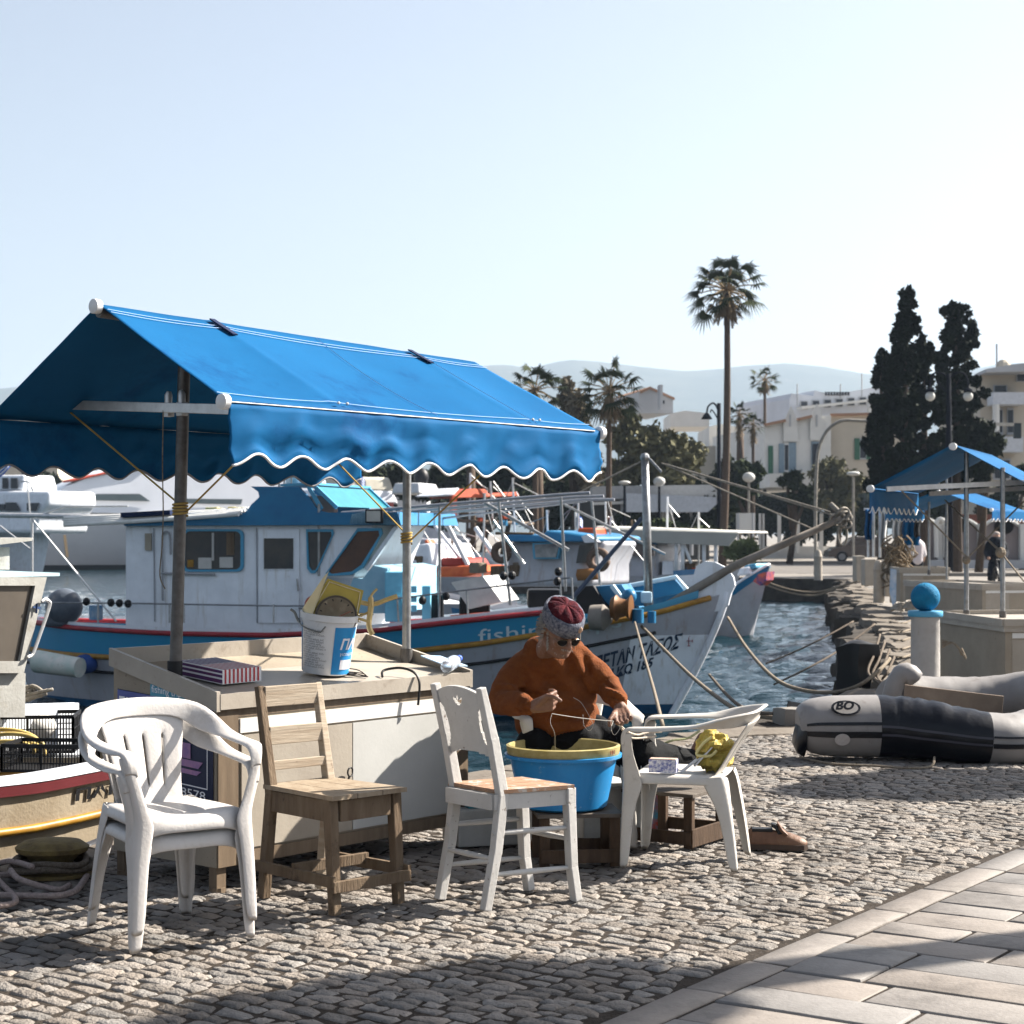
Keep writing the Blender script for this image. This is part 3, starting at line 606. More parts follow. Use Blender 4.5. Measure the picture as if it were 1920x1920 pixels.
# kitchen scale
Sc=Vector((-.80,8.36,bz+.30)); yel=mat('yellow_enamel',(.56,.42,.08),.38,c2=(.42,.31,.05),scale=10,var=.8,dirt_or_shade=(.16,.10,.03),dscale=25,dlo=.62,dhi=.7); pyel=mat('pale_yellow_plate',(.80,.68,.42),.4,c2=(.7,.58,.33))
ks=thing('kitchen_scale',Sc,'yellow spring scale with a round dial, tipped into the printed bucket','weighing scale')
MS=Matrix.Rotation(R(17),3,'Y')@Matrix.Rotation(R(-14),3,'X')@Matrix.Rotation(R(8),3,'Z')
q=MB(); fpt=lambda x,y,z: MS@Vector((x,y,z))+Sc
body=[(-.125,-.03,-.10),(.105,-.03,-.10),(.105,.12,-.10),(-.125,.12,-.10),(-.09,-.03,.105),(.085,-.03,.105),(.085,.10,.105),(-.09,.10,.105)]
q.add([fpt(*p) for p in body],[(3,2,1,0),(4,5,6,7),(0,1,5,4),(1,2,6,5),(2,3,7,6),(3,0,4,7)]); kb=q.build('housing',yel,ks)
q=MB(); q.add([fpt(*p) for p in((-.075,-.034,-.0),(.055,-.034,.0),(.048,-.036,.062),(-.07,-.036,.062))],[(0,1,2,3)]); 
q=MB(); q.tube([fpt(*p) for p in((-.105,-.034,-.03),(-.078,-.034,.092),(.072,-.034,.092),(.085,-.034,0))],.003,5); q.build('pressed_rib',pyel,kb)
q=MB(); q.extr([fpt(*p) for p in((-.125,-.05,-.10),(-.105,-.05,-.10),(-.095,-.03,.14),(-.112,-.03,.10),(-.155,-.05,-.06))],MS@Vector((0,.16,0))); q.build('weighing_plate',pyel,ks)
dc=Vector((.0,-.047,-.052)); q=MB(); MD=MS@Matrix.Rotation(R(90),3,'X')
q.lathe(fpt(*dc),[(.001,.0),(.088,0),(.096,.006),(.098,-.02),(.088,-.03)],36,M=MD); dl=q.build('dial_ring',mat('dial_bezel',(.20,.17,.14),.35,.3),ks,smooth=35)
q=MB(); q.lathe(fpt(0,-.0545,-.052),[(.001,0),(.086,0)],36,M=MD); q.build('dial_face',mat('dial_face',(.42,.34,.23),.4,c2=(.34,.26,.17),scale=20),dl)
q=MB()
for i in range(12):
    a=i*PI/6; q.box(fpt(.074*math.sin(a),-.0555,-.052+.074*math.cos(a)),(.004,.002,.010),M=MS@Matrix.Rotation(a,3,'Y'))
q.build('dial_marks',black,dl)
q=MB(); q.beam(fpt(-.012,-.0565,-.075),fpt(.055,-.0565,-.012),.010,.002,w2=.003); q.ball(fpt(-.005,-.057,-.068),.011,10); q.build('needle',mat('needle_red',(.45,.07,.03),.5),dl)
q=MB()
q.tube(smooth_path([fpt(.09,-.02,.05),fpt(.15,-.03,.06),fpt(.20,-.03,.10),fpt(.24,-.03,.13)],4),.012,6)
q.tube(smooth_path([fpt(.14,-.04,.13),fpt(.125,-.04,.09),fpt(.14,-.04,.04),fpt(.155,-.04,-.04),fpt(.185,-.04,-.08)],4),[.006]*5+[.013]*12,6)
q.tube(smooth_path([fpt(.09,-.02,-.02),fpt(.12,-.03,-.0),fpt(.15,-.03,.03)],4),.006,6); q.tube(smooth_path([fpt(.08,-.04,-.04),fpt(.11,-.05,-.03),fpt(.15,-.05,-.03)],4),.007,6)
for i in range(4): q.beam(fpt(.085,-.04,-.01-i*.012),fpt(.115,-.045,.0-i*.014),.006,.004)
q.build('scoop_tongs',mat('yellow_handle',(.72,.55,.25),.5,c2=(.45,.3,.1),scale=30,var=.9),ks,smooth=40)
# wire beater
wb=fl(.93,.17); q=MB(); 
for k in range(5): q.tube(smooth_path([wb+U*(-.12)+V*.10,wb+U*(-.05)+V*(.04+.03*(k-2)*.5)+Z*(.01+.012*(k%3)),wb+U*.03+V*((k-2)*.030-.03)+Z*(.015*(k%3)),wb+U*.05+V*(-.08)],5),.0026,5)
q.ball(wb+U*(-.04)+V*.045+Z*.015,.012,8); q.box(wb+U*(.0)-V*.03+Z*.012,(.05,.022,.012),rz=.9,bev=.003)
tag(q.build('wire_beater',mat('blackened_wire',(.05,.045,.045),.4,.6)),'dark wire beater lying on the steel counter beside the bucket','utensil')
# bottle
bo=thing('water_bottle',S(1.52,.02,.85),'clear plastic water bottle lying on the right rim of the stall counter','bottle')
bp0=S(1.42,-.0,.862); bd=(U*.6+V*.25+Z*.10).normalized()
dd,sd,uu=frame(bd); MM=Matrix((sd,uu,dd)).transposed()
q=MB(); pf=[(.001,0),(.028,.002),(.032,.012),(.030,.03),(.033,.045),(.030,.06),(.033,.075),(.030,.09),(.033,.105),(.032,.125),(.022,.155),(.013,.17),(.013,.185),(.001,.186)]
q.lathe(bp0,pf,20,M=MM); q.build('bottle_body',mat('clear_plastic',(.85,.88,.92),.12,c2=(.8,.84,.9),trans=.75,bump=.3,bscale=30),bo,smooth=50)
q=MB(); q.lathe(bp0+bd*.183,[(.001,0),(.016,0),(.016,.018),(.001,.019)],14,M=MM); q.build('bottle_cap',mat('cap_blue',(.05,.12,.55),.4),bo,smooth=50)
q=MB(); q.tube(smooth_path([S(1.05,.06,.836),S(1.10,.10,.86),S(1.17,.06,.87),S(1.20,.0,.85),S(1.205,-.03,.80),S(1.19,-.035,.70)]),.006,6); tag(q.build('black_cable',black),'short black cable curling over the front edge of the stall counter','cable')
q=MB(); q.extr([S(1.47,.05,.862),S(1.60,.02,.853),S(1.60,.20,.893),S(1.48,.22,.90)],Z*.006); tag(q.build('crumpled_paper',mat('paper_blue_white',(.55,.62,.72),.7,c2=(.2,.4,.6),scale=20,var=.9)),'blue and white scrap of paper under the water bottle','paper')
# ================================================================ CHAIRS
def sheet(rows,th=.004,closed=False): 
    q=MB(); q.grid(rows,closed=closed); return q
def monobloc(name,label,m,hb=.80,ha=.645,rake=.0,wb=1.0,slots=True,slotw=.016,group='white plastic armchairs'):
    t=thing(name,(0,0,0),label,'chair',group)
    SOL=[('SOLIDIFY',dict(thickness=.0055,offset=0)),('SUBSURF',dict(levels=1,render_levels=1))]
    # seat with curled front lip and sides
    xs=[-.232,-.228,-.21,-.14,-.07,0,.07,.14,.21,.228,.232]; rows=[]
    def seat_z(x,y): return .425-.016*(1-(x/.22)**2)*math.cos((y+.02)*3.2)-.02*max(0,(y-.0))*1.0
    def lipz(x): return .052+.055*abs(x/.232)**5
    prof=[(-.243,-1.0),(-.245,-.65),(-.240,-.3),(-.226,0),(-.20,0),(-.12,0),(-.03,0),(.06,0),(.14,0),(.19,0)]
    for y,l in prof:
        r=[]
        for i,x in enumerate(xs):
            yy=y+ (.02*(abs(x)/.22)**4 if y<-.19 else 0)
            xx=x*(1-.16*max(0,(y+.1)/.3)) ; z=seat_z(x,max(y,-.2))
            if l: z=seat_z(x,-.22)-.006+l*lipz(x)
            if i in(0,10): z-=.045
            if i in(1,9): z-=.02
            r.append(Vector((xx,yy,z)))
        rows.append(r)
    q=MB(); q.grid(rows); q.build('seat',m,t,smooth=True,mods=SOL)
    # back panel: columns with narrow slots
    cols=[-1,-.80,-.56,-.52,-.30,-.22,-.18,.0,.16,.20,.40,.52,.56,.80,1]
    cols=[-1,-.72,-.50,-.46,-.25,-.02,.02,.25,.46,.50,.72,1]
    nz=9; pts=[]
    zb0=.405; back=[]
    for k in range(nz+1):
        v=k/nz; z=zb0+(hb-.062-zb0)*v; y=.18+.087*v-.012*math.sin(v*PI)+rake*.83*v; wd=(.130+.062*v**1.3)*wb
        back.append([Vector((c*wd, y+.016*(1-c*c)*(.5+.5*v)-.02+ (-.05*(1-v)**6),z+ (.03*(1-v)**6)*-1)) for c in cols])
    q=MB(); vs=[p for r in back for p in r]; K=len(cols); fs=[]
    for k in range(nz):
        for j in range(K-1):
            if slots and j in(2,5,8) and 2<=k<=6: continue
            fs.append((k*K+j,k*K+j+1,(k+1)*K+j+1,(k+1)*K+j))
    q.add(vs,fs); bp_=q.build('backrest',m,t,smooth=True,mods=[('SOLIDIFY',dict(thickness=.007,offset=0)),('SUBSURF',dict(levels=1,render_levels=1))])
    # rim running from arm to arm over the back
    q=MB(); rr_=[]
    hb2=hb
    st_=[((.284,-.252,ha-.075),(.240,-.250,ha-.080)),((.290,-.252,ha-.025),(.240,-.249,ha-.030)),((.296,-.238,ha+.002),(.239,-.228,ha-.002)),((.300,-.205,ha+.010),(.238,-.195,ha+.004)),((.307,-.12,ha+.010),(.248,-.105,ha+.006)),((.310,.0,ha+.022),(.250,-.005,ha+.012)),((.306,.09,lerp(ha,hb2,.28)),(.250,.075,lerp(ha,hb2,.10))),((.288,.17,lerp(ha,hb2,.62)),(.238,.150,lerp(ha,hb2,.20)-.01)),
         ((.245,.235+rake*.8,lerp(ha,hb2,.88)),(.215,.205+rake*.6,lerp(ha,hb2,.34)-.02)),((.175,.262+rake,hb2-.006),(.165,.234+rake*.8,hb2-.072)),((.09,.272+rake,hb2+.003),(.085,.252+rake*.85,hb2-.066)),((0,.276+rake,hb2+.006),(0,.256+rake*.85,hb2-.066))]
    st_=[(Vector(a),Vector(b)) for a,b in st_]
    mir=[(Vector((-a.x,a.y,a.z)),Vector((-b.x,b.y,b.z))) for a,b in st_[:-1]][::-1]
    allst=st_+mir
    for i,(a,b) in enumerate(allst):
        s_=1 if i<len(st_) else -1; k=min(i,len(allst)-1-i)/(len(st_)-1)
        out=Vector((s_*max(0,1-k*1.1)+0,.35*k*2,0)).normalized() if k<.97 else Vector((0,1,0))
        lip=(a+out*.010-Z*.020 if k>.2 else a+out*.001-Vector((0,-.022,.006))) if k<.5 else a+out*.016-Z*.012
        mid=a.lerp(b,.5)+Z*.004*(1-k)-Vector((0,.004,0))*k
        rr_.append([lip,a,mid,b,b-Z*(.014*(1-k))-out*.002])
    q.grid(rr_); q.build('arm_rim',m,t,smooth=True,mods=SOL)
    # legs: tapering angle sections
    def leg(pts,name='leg'):
        'pts: (corner, inward point, rear point) per station'
        q=MB(); q.grid([[a.lerp(c,0),(a+(b-a)*1.0) if 0 else b,c_] for a,b,c,c_ in []] or [[p[1],p[1].lerp(p[0],.6),p[0],p[0].lerp(p[2],.4),p[2]] for p in pts]); q.build(name,m,t,smooth=True,mods=[('SOLIDIFY',dict(thickness=.006,offset=0)),('SUBSURF',dict(levels=1,render_levels=1))])
    for sx in(1,-1):
        v3=lambda x,y,z: Vector((x*sx,y,z))
        leg([(v3(.262,-.262,0),v3(.214,-.260,0),v3(.258,-.222,0)),(v3(.257,-.258,.15),v3(.204,-.256,.15),v3(.253,-.210,.15)),(v3(.250,-.252,.32),v3(.188,-.252,.32),v3(.246,-.188,.32)),(v3(.246,-.249,.38),v3(.165,-.252,.385),v3(.243,-.15,.37)),(v3(.246,-.248,.43),v3(.190,-.250,.425),v3(.243,-.172,.43)),
             (v3(.262,-.248,.52),v3(.222,-.248,.52),v3(.262,-.200,.52)),(v3(.284,-.249,ha-.07),v3(.240,-.247,ha-.07),v3(.288,-.200,ha-.05)),(v3(.290,-.249,ha-.02),v3(.240,-.246,ha-.025),v3(.296,-.195,ha-.010))])
        leg([(v3(.225,.262,0),v3(.180,.258,0),v3(.226,.222,0)),(v3(.215,.245,.15),v3(.166,.240,.15),v3(.217,.198,.15)),(v3(.204,.222,.30),v3(.140,.218,.30),v3(.208,.160,.30)),(v3(.198,.205,.385),v3(.10,.205,.40),v3(.205,.10,.375)),(v3(.194,.192,.425),v3(.10,.192,.41),v3(.20,.10,.415))],'leg')
    return t
# the two stacked chairs at the left
up=monobloc('plastic_armchair','white slatted plastic armchair stacked on top of another, at the far left of the cobbles',white_plastic,hb=.80,ha=.650)
for o in kids(up): freeze(o)
Cs=Vector((-1.297,6.785,0)); rot=math.atan2(.566,.825)
lo=dup(up,(0,0,0)); lo['label']='white plastic armchair underneath, carrying the upper chair of the stack'
for o,z,d in((lo,0,0),(up,.066,-.018)):
    o.location=Cs+Vector((0,0,z))+Vector((.566,-.825,0))*(-d); o.rotation_euler=(0,0,rot); o.scale=(.93,1,1)
# the chair the man sits on
# low backed cream chair on the right
rc=monobloc('plastic_armchair','low backed off-white plastic armchair with a small box and a yellow bag on its seat',cream_plastic,hb=.725,ha=.63,rake=.07,wb=1.1)
for o in kids(rc): freeze(o)
mc=dup(rc,(.30,8.80,0),R(8),'off-white plastic armchair that the man in the orange sweater sits on')
rc.location=(.80,8.27,0); rc.rotation_euler=(0,0,math.atan2(.262,-.965)-PI/2+PI)
# weathered brown chair
wc=thing('wooden_chair',(-.74,7.40,0),'bare weathered wooden chair with two back slats, facing right in front of the stall','chair','wooden chairs')
BL=Vector((-1.009,7.456,0)); BR=Vector((-.793,7.658,0)); FL=Vector((-.6955,7.123,0)); FR=Vector((-.46,7.349,0))
fwd=((FL-BL)+(FR-BR)).normalized(); rt=(FR-FL).normalized(); sl_=.045
def W(p,f=0,r=0,z=0): return p+fwd*f+rt*r+Z*z
bkl=(-.035,.0)
for p,n_ in((BL,-1),(BR,1)):
    q=MB(); pts=[W(p,-.02,-.0,0),W(p,.035,-.0,.44),W(p,-.05,-.012*n_*0,.868)]
    q.beam(pts[0],pts[1],.040,.042,up=fwd,bev=.004); q.beam(pts[1]-Z*.01,pts[2],.038,.045,up=fwd,w2=.030,h2=.030,bev=.004); q.build('rear_leg',old_wood if n_<0 else old_wood_pale,wc)
for p in(FL,FR):
    q=MB(); q.beam(W(p,0,0,0),W(p,-.03,0,.455),.038,.038,up=fwd,w2=.045,h2=.045,bev=.004); q.build('leg',old_wood,wc)
def post(p,z): 
    t=(z-.44)/.428; return W(p,lerp(.035,-.05,t),0,z)
for z,h in((.825,.085),(.665,.075),(.545,.038)):
    q=MB(); q.beam(post(BL,z)+rt*.015+fwd*.006,post(BR,z)-rt*.012+fwd*.006,.016,h,up=Z,bev=.003); q.build('back_slat',old_wood_pale,wc)
q=MB(); a=[W(BL,.0,-.02),W(BR,.0,.03),W(FR,.02,.03),W(FL,.02,-.03)]
sw=math.hypot(*(a[1]-a[0]).xy)
for i in range(3):
    t0,t1=i/3+.006,(i+1)/3-.006
    q.extr([a[0].lerp(a[1],t0)+Z*.452,a[0].lerp(a[1],t1)+Z*.452,a[3].lerp(a[2],t1)+Z*.452,a[3].lerp(a[2],t0)+Z*.452],Z*.018)
q.build('seat',mat('worn_seat_wood',(.47,.39,.29),.6,c2=(.26,.19,.13),scale=5,aniso=(4,4,1),var=.8,bump=.3),wc)
q=MB()
for x,y in((BL,FL),(FL,FR),(FR,BR),(BR,BL)):
    d=(y-x).normalized(); q.beam(x+d*.03+Z*.405+fwd*(-.01),y-d*.03+Z*.405+fwd*(-.02),.022,.085,up=Z,bev=.003)
q.build('apron',old_wood,wc)
for x,y,z,off in((BL,FL,.135,-.028),(BR,FR,.135,.028),(BL.lerp(FL,.5),BR.lerp(FR,.5),.155,0),(FL,FR,.115,.03)):
    d=(y-x).normalized(); sd=Vector((d.y,-d.x,0)); o_=rt*off if abs(off)>0 and z==.135 else (fwd*.028 if z==.115 else Vector())
    q=MB(); q.beam(x-d*.035+Z*z+o_,y+d*.035+Z*z+o_,.020,.045,up=Z,bev=.003); q.build('stretcher',old_wood,wc)
# white taverna chair
tc_=thing('wooden_chair',(-.01,7.44,0),'white painted wooden chair with a tulip cut-out in its back and bare seat boards','chair','wooden chairs')
TBL=Vector((-.270,7.467,0)); TBR=Vector((-.079,7.244,0)); TFR=Vector((.244,7.413,0)); TFL=Vector((.053,7.636,0))
tf=((TFR-TBR)+(TFL-TBL)).normalized(); tr=(TBR-TBL).normalized()
def T(p,f=0,r=0,z=0): return p+tf*f+tr*r+Z*z
for p,n_ in((TBL,-1),(TBR,1)):
    q=MB(); zs=[0,.22,.45,.68,.885]; fs_=[-.03,.015,.045,.0,-.052]; wd=[.038,.042,.046,.042,.030]
    for i in range(4): q.beam(T(p,fs_[i],0,zs[i]-.004),T(p,fs_[i+1],0,zs[i+1]+.004*(i<3)),wd[i],.034,up=tr,w2=wd[i+1],h2=.034,bev=.004)
    q.build('rear_leg',white_paint,tc_)
for p in(TFL,TFR):
    q=MB(); zs=[0,.14,.40,.462]; fs_=[.022,.0,-.012,-.012]; wd=[.036,.038,.044,.044]
    for i in range(3): q.beam(T(p,fs_[i],0,zs[i]-.003),T(p,fs_[i+1],0,zs[i+1]),wd[i],.038,up=tr,w2=wd[i+1],h2=.038,bev=.004)
    q.build('leg',white_paint,tc_)
# back plate made as a frame of cells with real holes (crescents at the sides, tulip near the top)
nx,nzp=56,40; wpl=(TBR-TBL).length-.03; zb,zt_=.60,.865
def inside(u,v):
    x=(u-.5)*wpl; z=v*(zt_-zb)
    top_=(zt_-zb)+.028-.05*abs(u-.5)**1.6*2.2; bot=.018-.045*(1-((u-.5)*2)**2)*-.0-.03*(1-abs(u-.5)*2)*0
    if z<.0+.022*(1-(2*u-1)**2): return False
    for sx in(-1,1):
        cx=sx*(wpl/2+.026); d=math.hypot((x-cx)/.058,(z-.125)/.110)
        if d<1 : return False
    # tulip: three petals
    for ang,cx in((0,0),(R(38),.012),(R(-38),-.012)):
        px,pz=x-cx,z-.205; c_,s_=math.cos(ang),math.sin(ang); a_=px*c_-pz*s_; b_=px*s_+pz*c_-.006
        if abs(ang)>0: b_-=.002
        if (a_/.0068)**2+(b_/.021)**2<1: return False
    return True
q=MB(); vid={}
def vt(i,j):
    if (i,j) not in vid:
        u=i/nx; v=j/nzp; arch=(.026*(1-(2*u-1)**2)-.006)*v
        z=zb+v*(zt_-zb); t=(z-.68)/(.885-.68) if z>.68 else 0
        f=lerp(.0,-.052,t) if z>.68 else lerp(.045,0,(z-.45)/.23)
        vid[(i,j)]=len(q.v); q.v.append(tuple(T(TBL,f-.012*(1-(2*u-1)**2),.015+u*wpl,z+arch)))
    return vid[(i,j)]
for i in range(nx):
    for j in range(nzp):
        if inside((i+.5)/nx,(j+.5)/nzp): q.f.append((vt(i,j),vt(i+1,j),vt(i+1,j+1),vt(i,j+1))); q.m.append(0)
bpl=q.build('back_panel',white_paint,tc_,mods=[('SOLIDIFY',dict(thickness=.014,offset=0))]); freeze(bpl)
seatw=mat('orange_brown_boards',(.56,.36,.24),.6,c2=(.42,.24,.15),scale=7,var=.8,aniso=(1,5,5),bump=.2,dirt_or_shade=(.62,.57,.52),dscale=14,dlo=.55,dhi=.6)
q=MB(); a=[T(TBL,.02,-.02),T(TBR,.02,.02),T(TFR,.0,.02),T(TFL,.0,-.02)]
for i in range(4):
    t0,t1=i/4+.008,(i+1)/4-.008; q.extr([a[0].lerp(a[1],t0)+Z*.458,a[0].lerp(a[1],t1)+Z*.458,a[3].lerp(a[2],t1)+Z*.458,a[3].lerp(a[2],t0)+Z*.458],Z*.016)
q.build('seat',seatw,tc_)
q=MB()
for x,y in((TBL,TFL),(TFL,TFR),(TFR,TBR),(TBR,TBL)):
    d=(y-x).normalized(); q.beam(x+d*.0+Z*.425+tf*.005,y-d*.0+Z*.425+tf*.005,.022,.062,up=Z)
q.build('apron',white_paint,tc_)
for x,y,z in((TBR,TFR,.30),(TBR,TFR,.135),(TBL,TFL,.30),(TBL,TFL,.135),(TFL,TFR,.25),(TBL,TBR,.20)):
    q=MB(); pth=[x.lerp(y,t)+Z*(z) for t in(0,.15,.5,.85,1)]; q.tube(pth,[.008,.010,.012,.010,.008],10); q.build('stretcher',white_paint,tc_,smooth=40)
# ---------------- stools, tub, small things
def stool(loc,rz,label,L_=.36,W_=.30,h=.24):
    t=thing('low_stool',(0,0,0),label,'stool','rough low wooden stools')
    q=MB(); q.box((0,0,h-.009),(L_+.03,W_+.02,.018),bev=.003); q.build('top',mat('grey_stool_board',(.20,.175,.15),.8,c2=(.12,.10,.085),scale=6,aniso=(1,6,6),bump=.4),t)
    for sx in(-1,1):
        for sy in(-1,1):
            q=MB(); q.beam((sx*(L_/2-.02),sy*(W_/2-.02),0),(sx*(L_/2-.02),sy*(W_/2-.02),h-.02),.045,.032,up=Vector((0,1,0)),bev=.003); q.build('leg',dark_wood,t)
    for sy in(-1,1):
        q=MB(); q.beam((-L_/2,sy*(W_/2+.002),.05),(L_/2,sy*(W_/2+.002),.05),.016,.06,bev=.002); q.build('rail',dark_wood,t)
    q=MB(); q.beam((L_/2+.001,-W_/2,.05),(L_/2+.001,W_/2,.05),.016,.085,bev=.002); q.build('rail',dark_wood,t)
    t.location=loc; t.rotation_euler=(0,0,rz); return t
stool((.29,8.29,0),math.atan2(-.14,.30)+.55,'dark low wooden stool carrying the big blue tub')
stool((.80,8.86,0),math.atan2(-.23,.29)+.1,'low wooden stool behind the off-white armchair, under the stretched leg',.36,.38,.262)
# blue tub
Tc=Vector((.235,8.32,0))
tub=thing('plastic_tub',Tc+Z*.245,'big bright blue plastic tub with a dirty yellow rim standing on the dark low stool','tub')
tubm=mat('tub_blue',(.03,.30,.68),.35,c2=(.02,.24,.60),scale=5,aniso=(1,1,.2),dirt_or_shade=(.22,.45,.65),dscale=26,dlo=.6,dhi=.68)
N_,L_,b_=nodes(tubm); b_.inputs['Transmission Weight'].default_value=.0
q=MB(); q.lathe(Tc,[(.001,.246),(.185,.246),(.20,.256),(.246,.475),(.268,.478),(.270,.492),(.262,.494),(.240,.486),(.195,.265),(.001,.262)],56); q.build('tub_shell',tubm,tub,smooth=35)
yrim=mat('yellowed_rim',(.60,.50,.22),.5,c2=(.45,.36,.13),scale=20,dirt_or_shade=(.2,.15,.08),dscale=35,dlo=.60,dhi=.68)
q=MB(); q.lathe(Tc,[(.242,.47),(.258,.495),(.262,.530),(.250,.534),(.243,.530),(.235,.48),(.2,.30),(.001,.29)],56); q.build('inner_tub',yrim,tub,smooth=35)
q=MB(); r_=random.Random(2)
for k in range(16):
    a=r_.random()*6.28; rr2=r_.uniform(.03,.19); pts=[Tc+Vector((rr2*math.cos(a+i*.8),rr2*.8*math.sin(a+i*.8),.43+.05*r_.random())) for i in range(7)]; q.tube(smooth_path(pts,4),.008,5)
q.build('fishing_net',mat('dark_net',(.02,.06,.10),.9,c2=(.06,.11,.13)),tub)
q=MB()
for i,(t0,wd,cz) in enumerate(((.955,.02,0),(1.0,.035,0),(1.07,.02,1),(1.10,.02,1))): q.grid([[Tc+Vector((.2635*math.cos(-PI/2+t0*.95+k*wd/4),.2635*math.sin(-PI/2+t0*.95+k*wd/4),z)) for k in range(5)] for z in(.503,.522)])
q.build('marker_scribble',mat('marker_red_black',(.25,.04,.02),.6,c2=(.03,.02,.02),scale=60,var=.9),tub)
# small box and yellow bag on the right chair
sb=thing('small_carton',(.675,8.12,.43),'small blue and white patterned carton on the off-white armchair','box')
q=MB(); q.box((.68,8.14,.458),(.125,.06,.058),rz=R(-14),bev=.002); q.build('carton',mat('print_blue_white',(.66,.66,.70),.5,c2=(.10,.12,.35),scale=70,var=.35),sb)
q=MB(); q.box((.68,8.14,.4885),(.118,.056,.003),rz=R(-14)); q.build('lid',mat('carton_rust',(.5,.42,.38),.6,c2=(.3,.18,.12),scale=50),sb)
Bg=Vector((.925,8.26,.42))
bg_=thing('plastic_bag',Bg,'crumpled translucent yellow plastic bag leaning in the off-white armchair','bag')
q=MB(); q.ball(Bg+Vector((0,0,.085)),.088,64,1.0,.75,1.05)
bm_=mat('yellow_bag_film',(.78,.60,.14),.55,c2=(.60,.45,.09),scale=8,bump=.5,bscale=25,sss=.4)
bo_=q.build('bag',bm_,bg_,smooth=True,mods=[]); tx=bpy.data.textures.new('crumple','CLOUDS'); tx.noise_scale=.05
md=bo_.modifiers.new('d','DISPLACE'); md.texture=tx; md.strength=.06; md.texture_coords='LOCAL'
tx2=bpy.data.textures.new('crumple_fine','VORONOI'); tx2.noise_scale=.045; md=bo_.modifiers.new('e','DISPLACE'); md.texture=tx2; md.strength=.035; freeze(bo_); bo_.data.polygons.foreach_set('use_smooth',[False]*len(bo_.data.polygons))
q=MB(); q.box(Bg+Vector((-.115,-.03,.03)),(.11,.05,.006),M=Matrix.Rotation(R(-38),3,'Y')); q.box(Bg+Vector((-.06,-.05,.07)),(.12,.035,.006),M=Matrix.Rotation(R(-48),3,'Y')); q.build('folded_paper',mat('paper_white',(.78,.78,.76),.6),bg_)
q=MB(); q.tube(smooth_path([Bg+Vector((-.02,-.06,.16)),Bg+Vector((-.06,-.06,.13)),Bg+Vector((-.09,-.06,.08)),Bg+Vector((-.03,-.07,.075)),Bg+Vector((.0,-.07,.10))]),.007,6); q.build('bag_handle',mat('bag_cream',(.75,.66,.30),.5),bg_)
# shoe
def shoe(o,ang,label):
    t=thing('shoe',(0,0,0),label,'shoe')
    leather=mat('brown_leather',(.20,.105,.06),.55,c2=(.13,.065,.04),scale=12,bump=.3,bscale=60,dirt_or_shade=(.32,.22,.15),dscale=14,dlo=.58,dhi=.75); sole=mat('shoe_sole',(.07,.05,.04),.8)
    st=[(-.145,.028,.062),(-.135,.038,.075),(-.10,.040,.078),(-.05,.038,.070),(0,.040,.064),(.05,.046,.055),(.09,.046,.045),(.125,.036,.034),(.143,.016,.022)]
    rows=[]
    for x,w_,h_ in st:
        r=[]
        for k in range(13):
            a=PI*k/12; r.append(Vector((x,w_*math.cos(a)*(1.0-.18*math.sin(a)),.016+ (h_-.012)*math.sin(a)**.75)))
        rows.append(r)
    q=MB(); vs=[p for r in rows for p in r]; fs=[]
    for i in range(len(rows)-1):
        for j in range(12):
            if i<4 and 4<=j<=7: continue
            fs.append((i*13+j,i*13+j+1,(i+1)*13+j+1,(i+1)*13+j))
    q.add(vs,fs+[tuple(range(13)),tuple(range(8*13+12,8*13-1,-1))]); q.build('upper',leather,t,smooth=True,mods=[('SOLIDIFY',dict(thickness=.004)),('SUBSURF',dict(levels=1,render_levels=1))])
    q=MB(); q.extr([Vector((x,w_*1.08,0)) for x,w_,h in st]+[Vector((x,-w_*1.08,0)) for x,w_,h in st[::-1]],Z*.018); q.build('sole',sole,t)
    q=MB(); q.extr([Vector((x,-.028,z)) for x,z in((.03,.055),(.012,.075),(-.012,.088),(-.030,.090),(-.034,.080),(-.012,.070),(.0,.05))],Vector((0,.056,0))); q.build('tongue',black,t,mods=[('BEVEL',dict(width=.005,segments=2))])
    q=MB(); q.extr([Vector((x,-.034,z)) for x,z in((.05,.052),(.022,.070),(.002,.094),(-.006,.092),(.008,.066),(.035,.045))],Vector((0,.068,0))); q.build('front_flap',leather,t,mods=[('BEVEL',dict(width=.004,segments=2))])
    q=MB(); q.box((-.075,0,.066),(.10,.055,.012),bev=.004); q.build('opening_shade',black,t)  # black slab stands in for the shade inside the shoe opening
    t.location=o; t.rotation_euler=(0,0,ang); t.scale=(.98,1.05,1.35); return t
shoe((1.265,8.63,.0),R(-6),'single worn brown leather shoe standing on the cobbles right of the chairs')
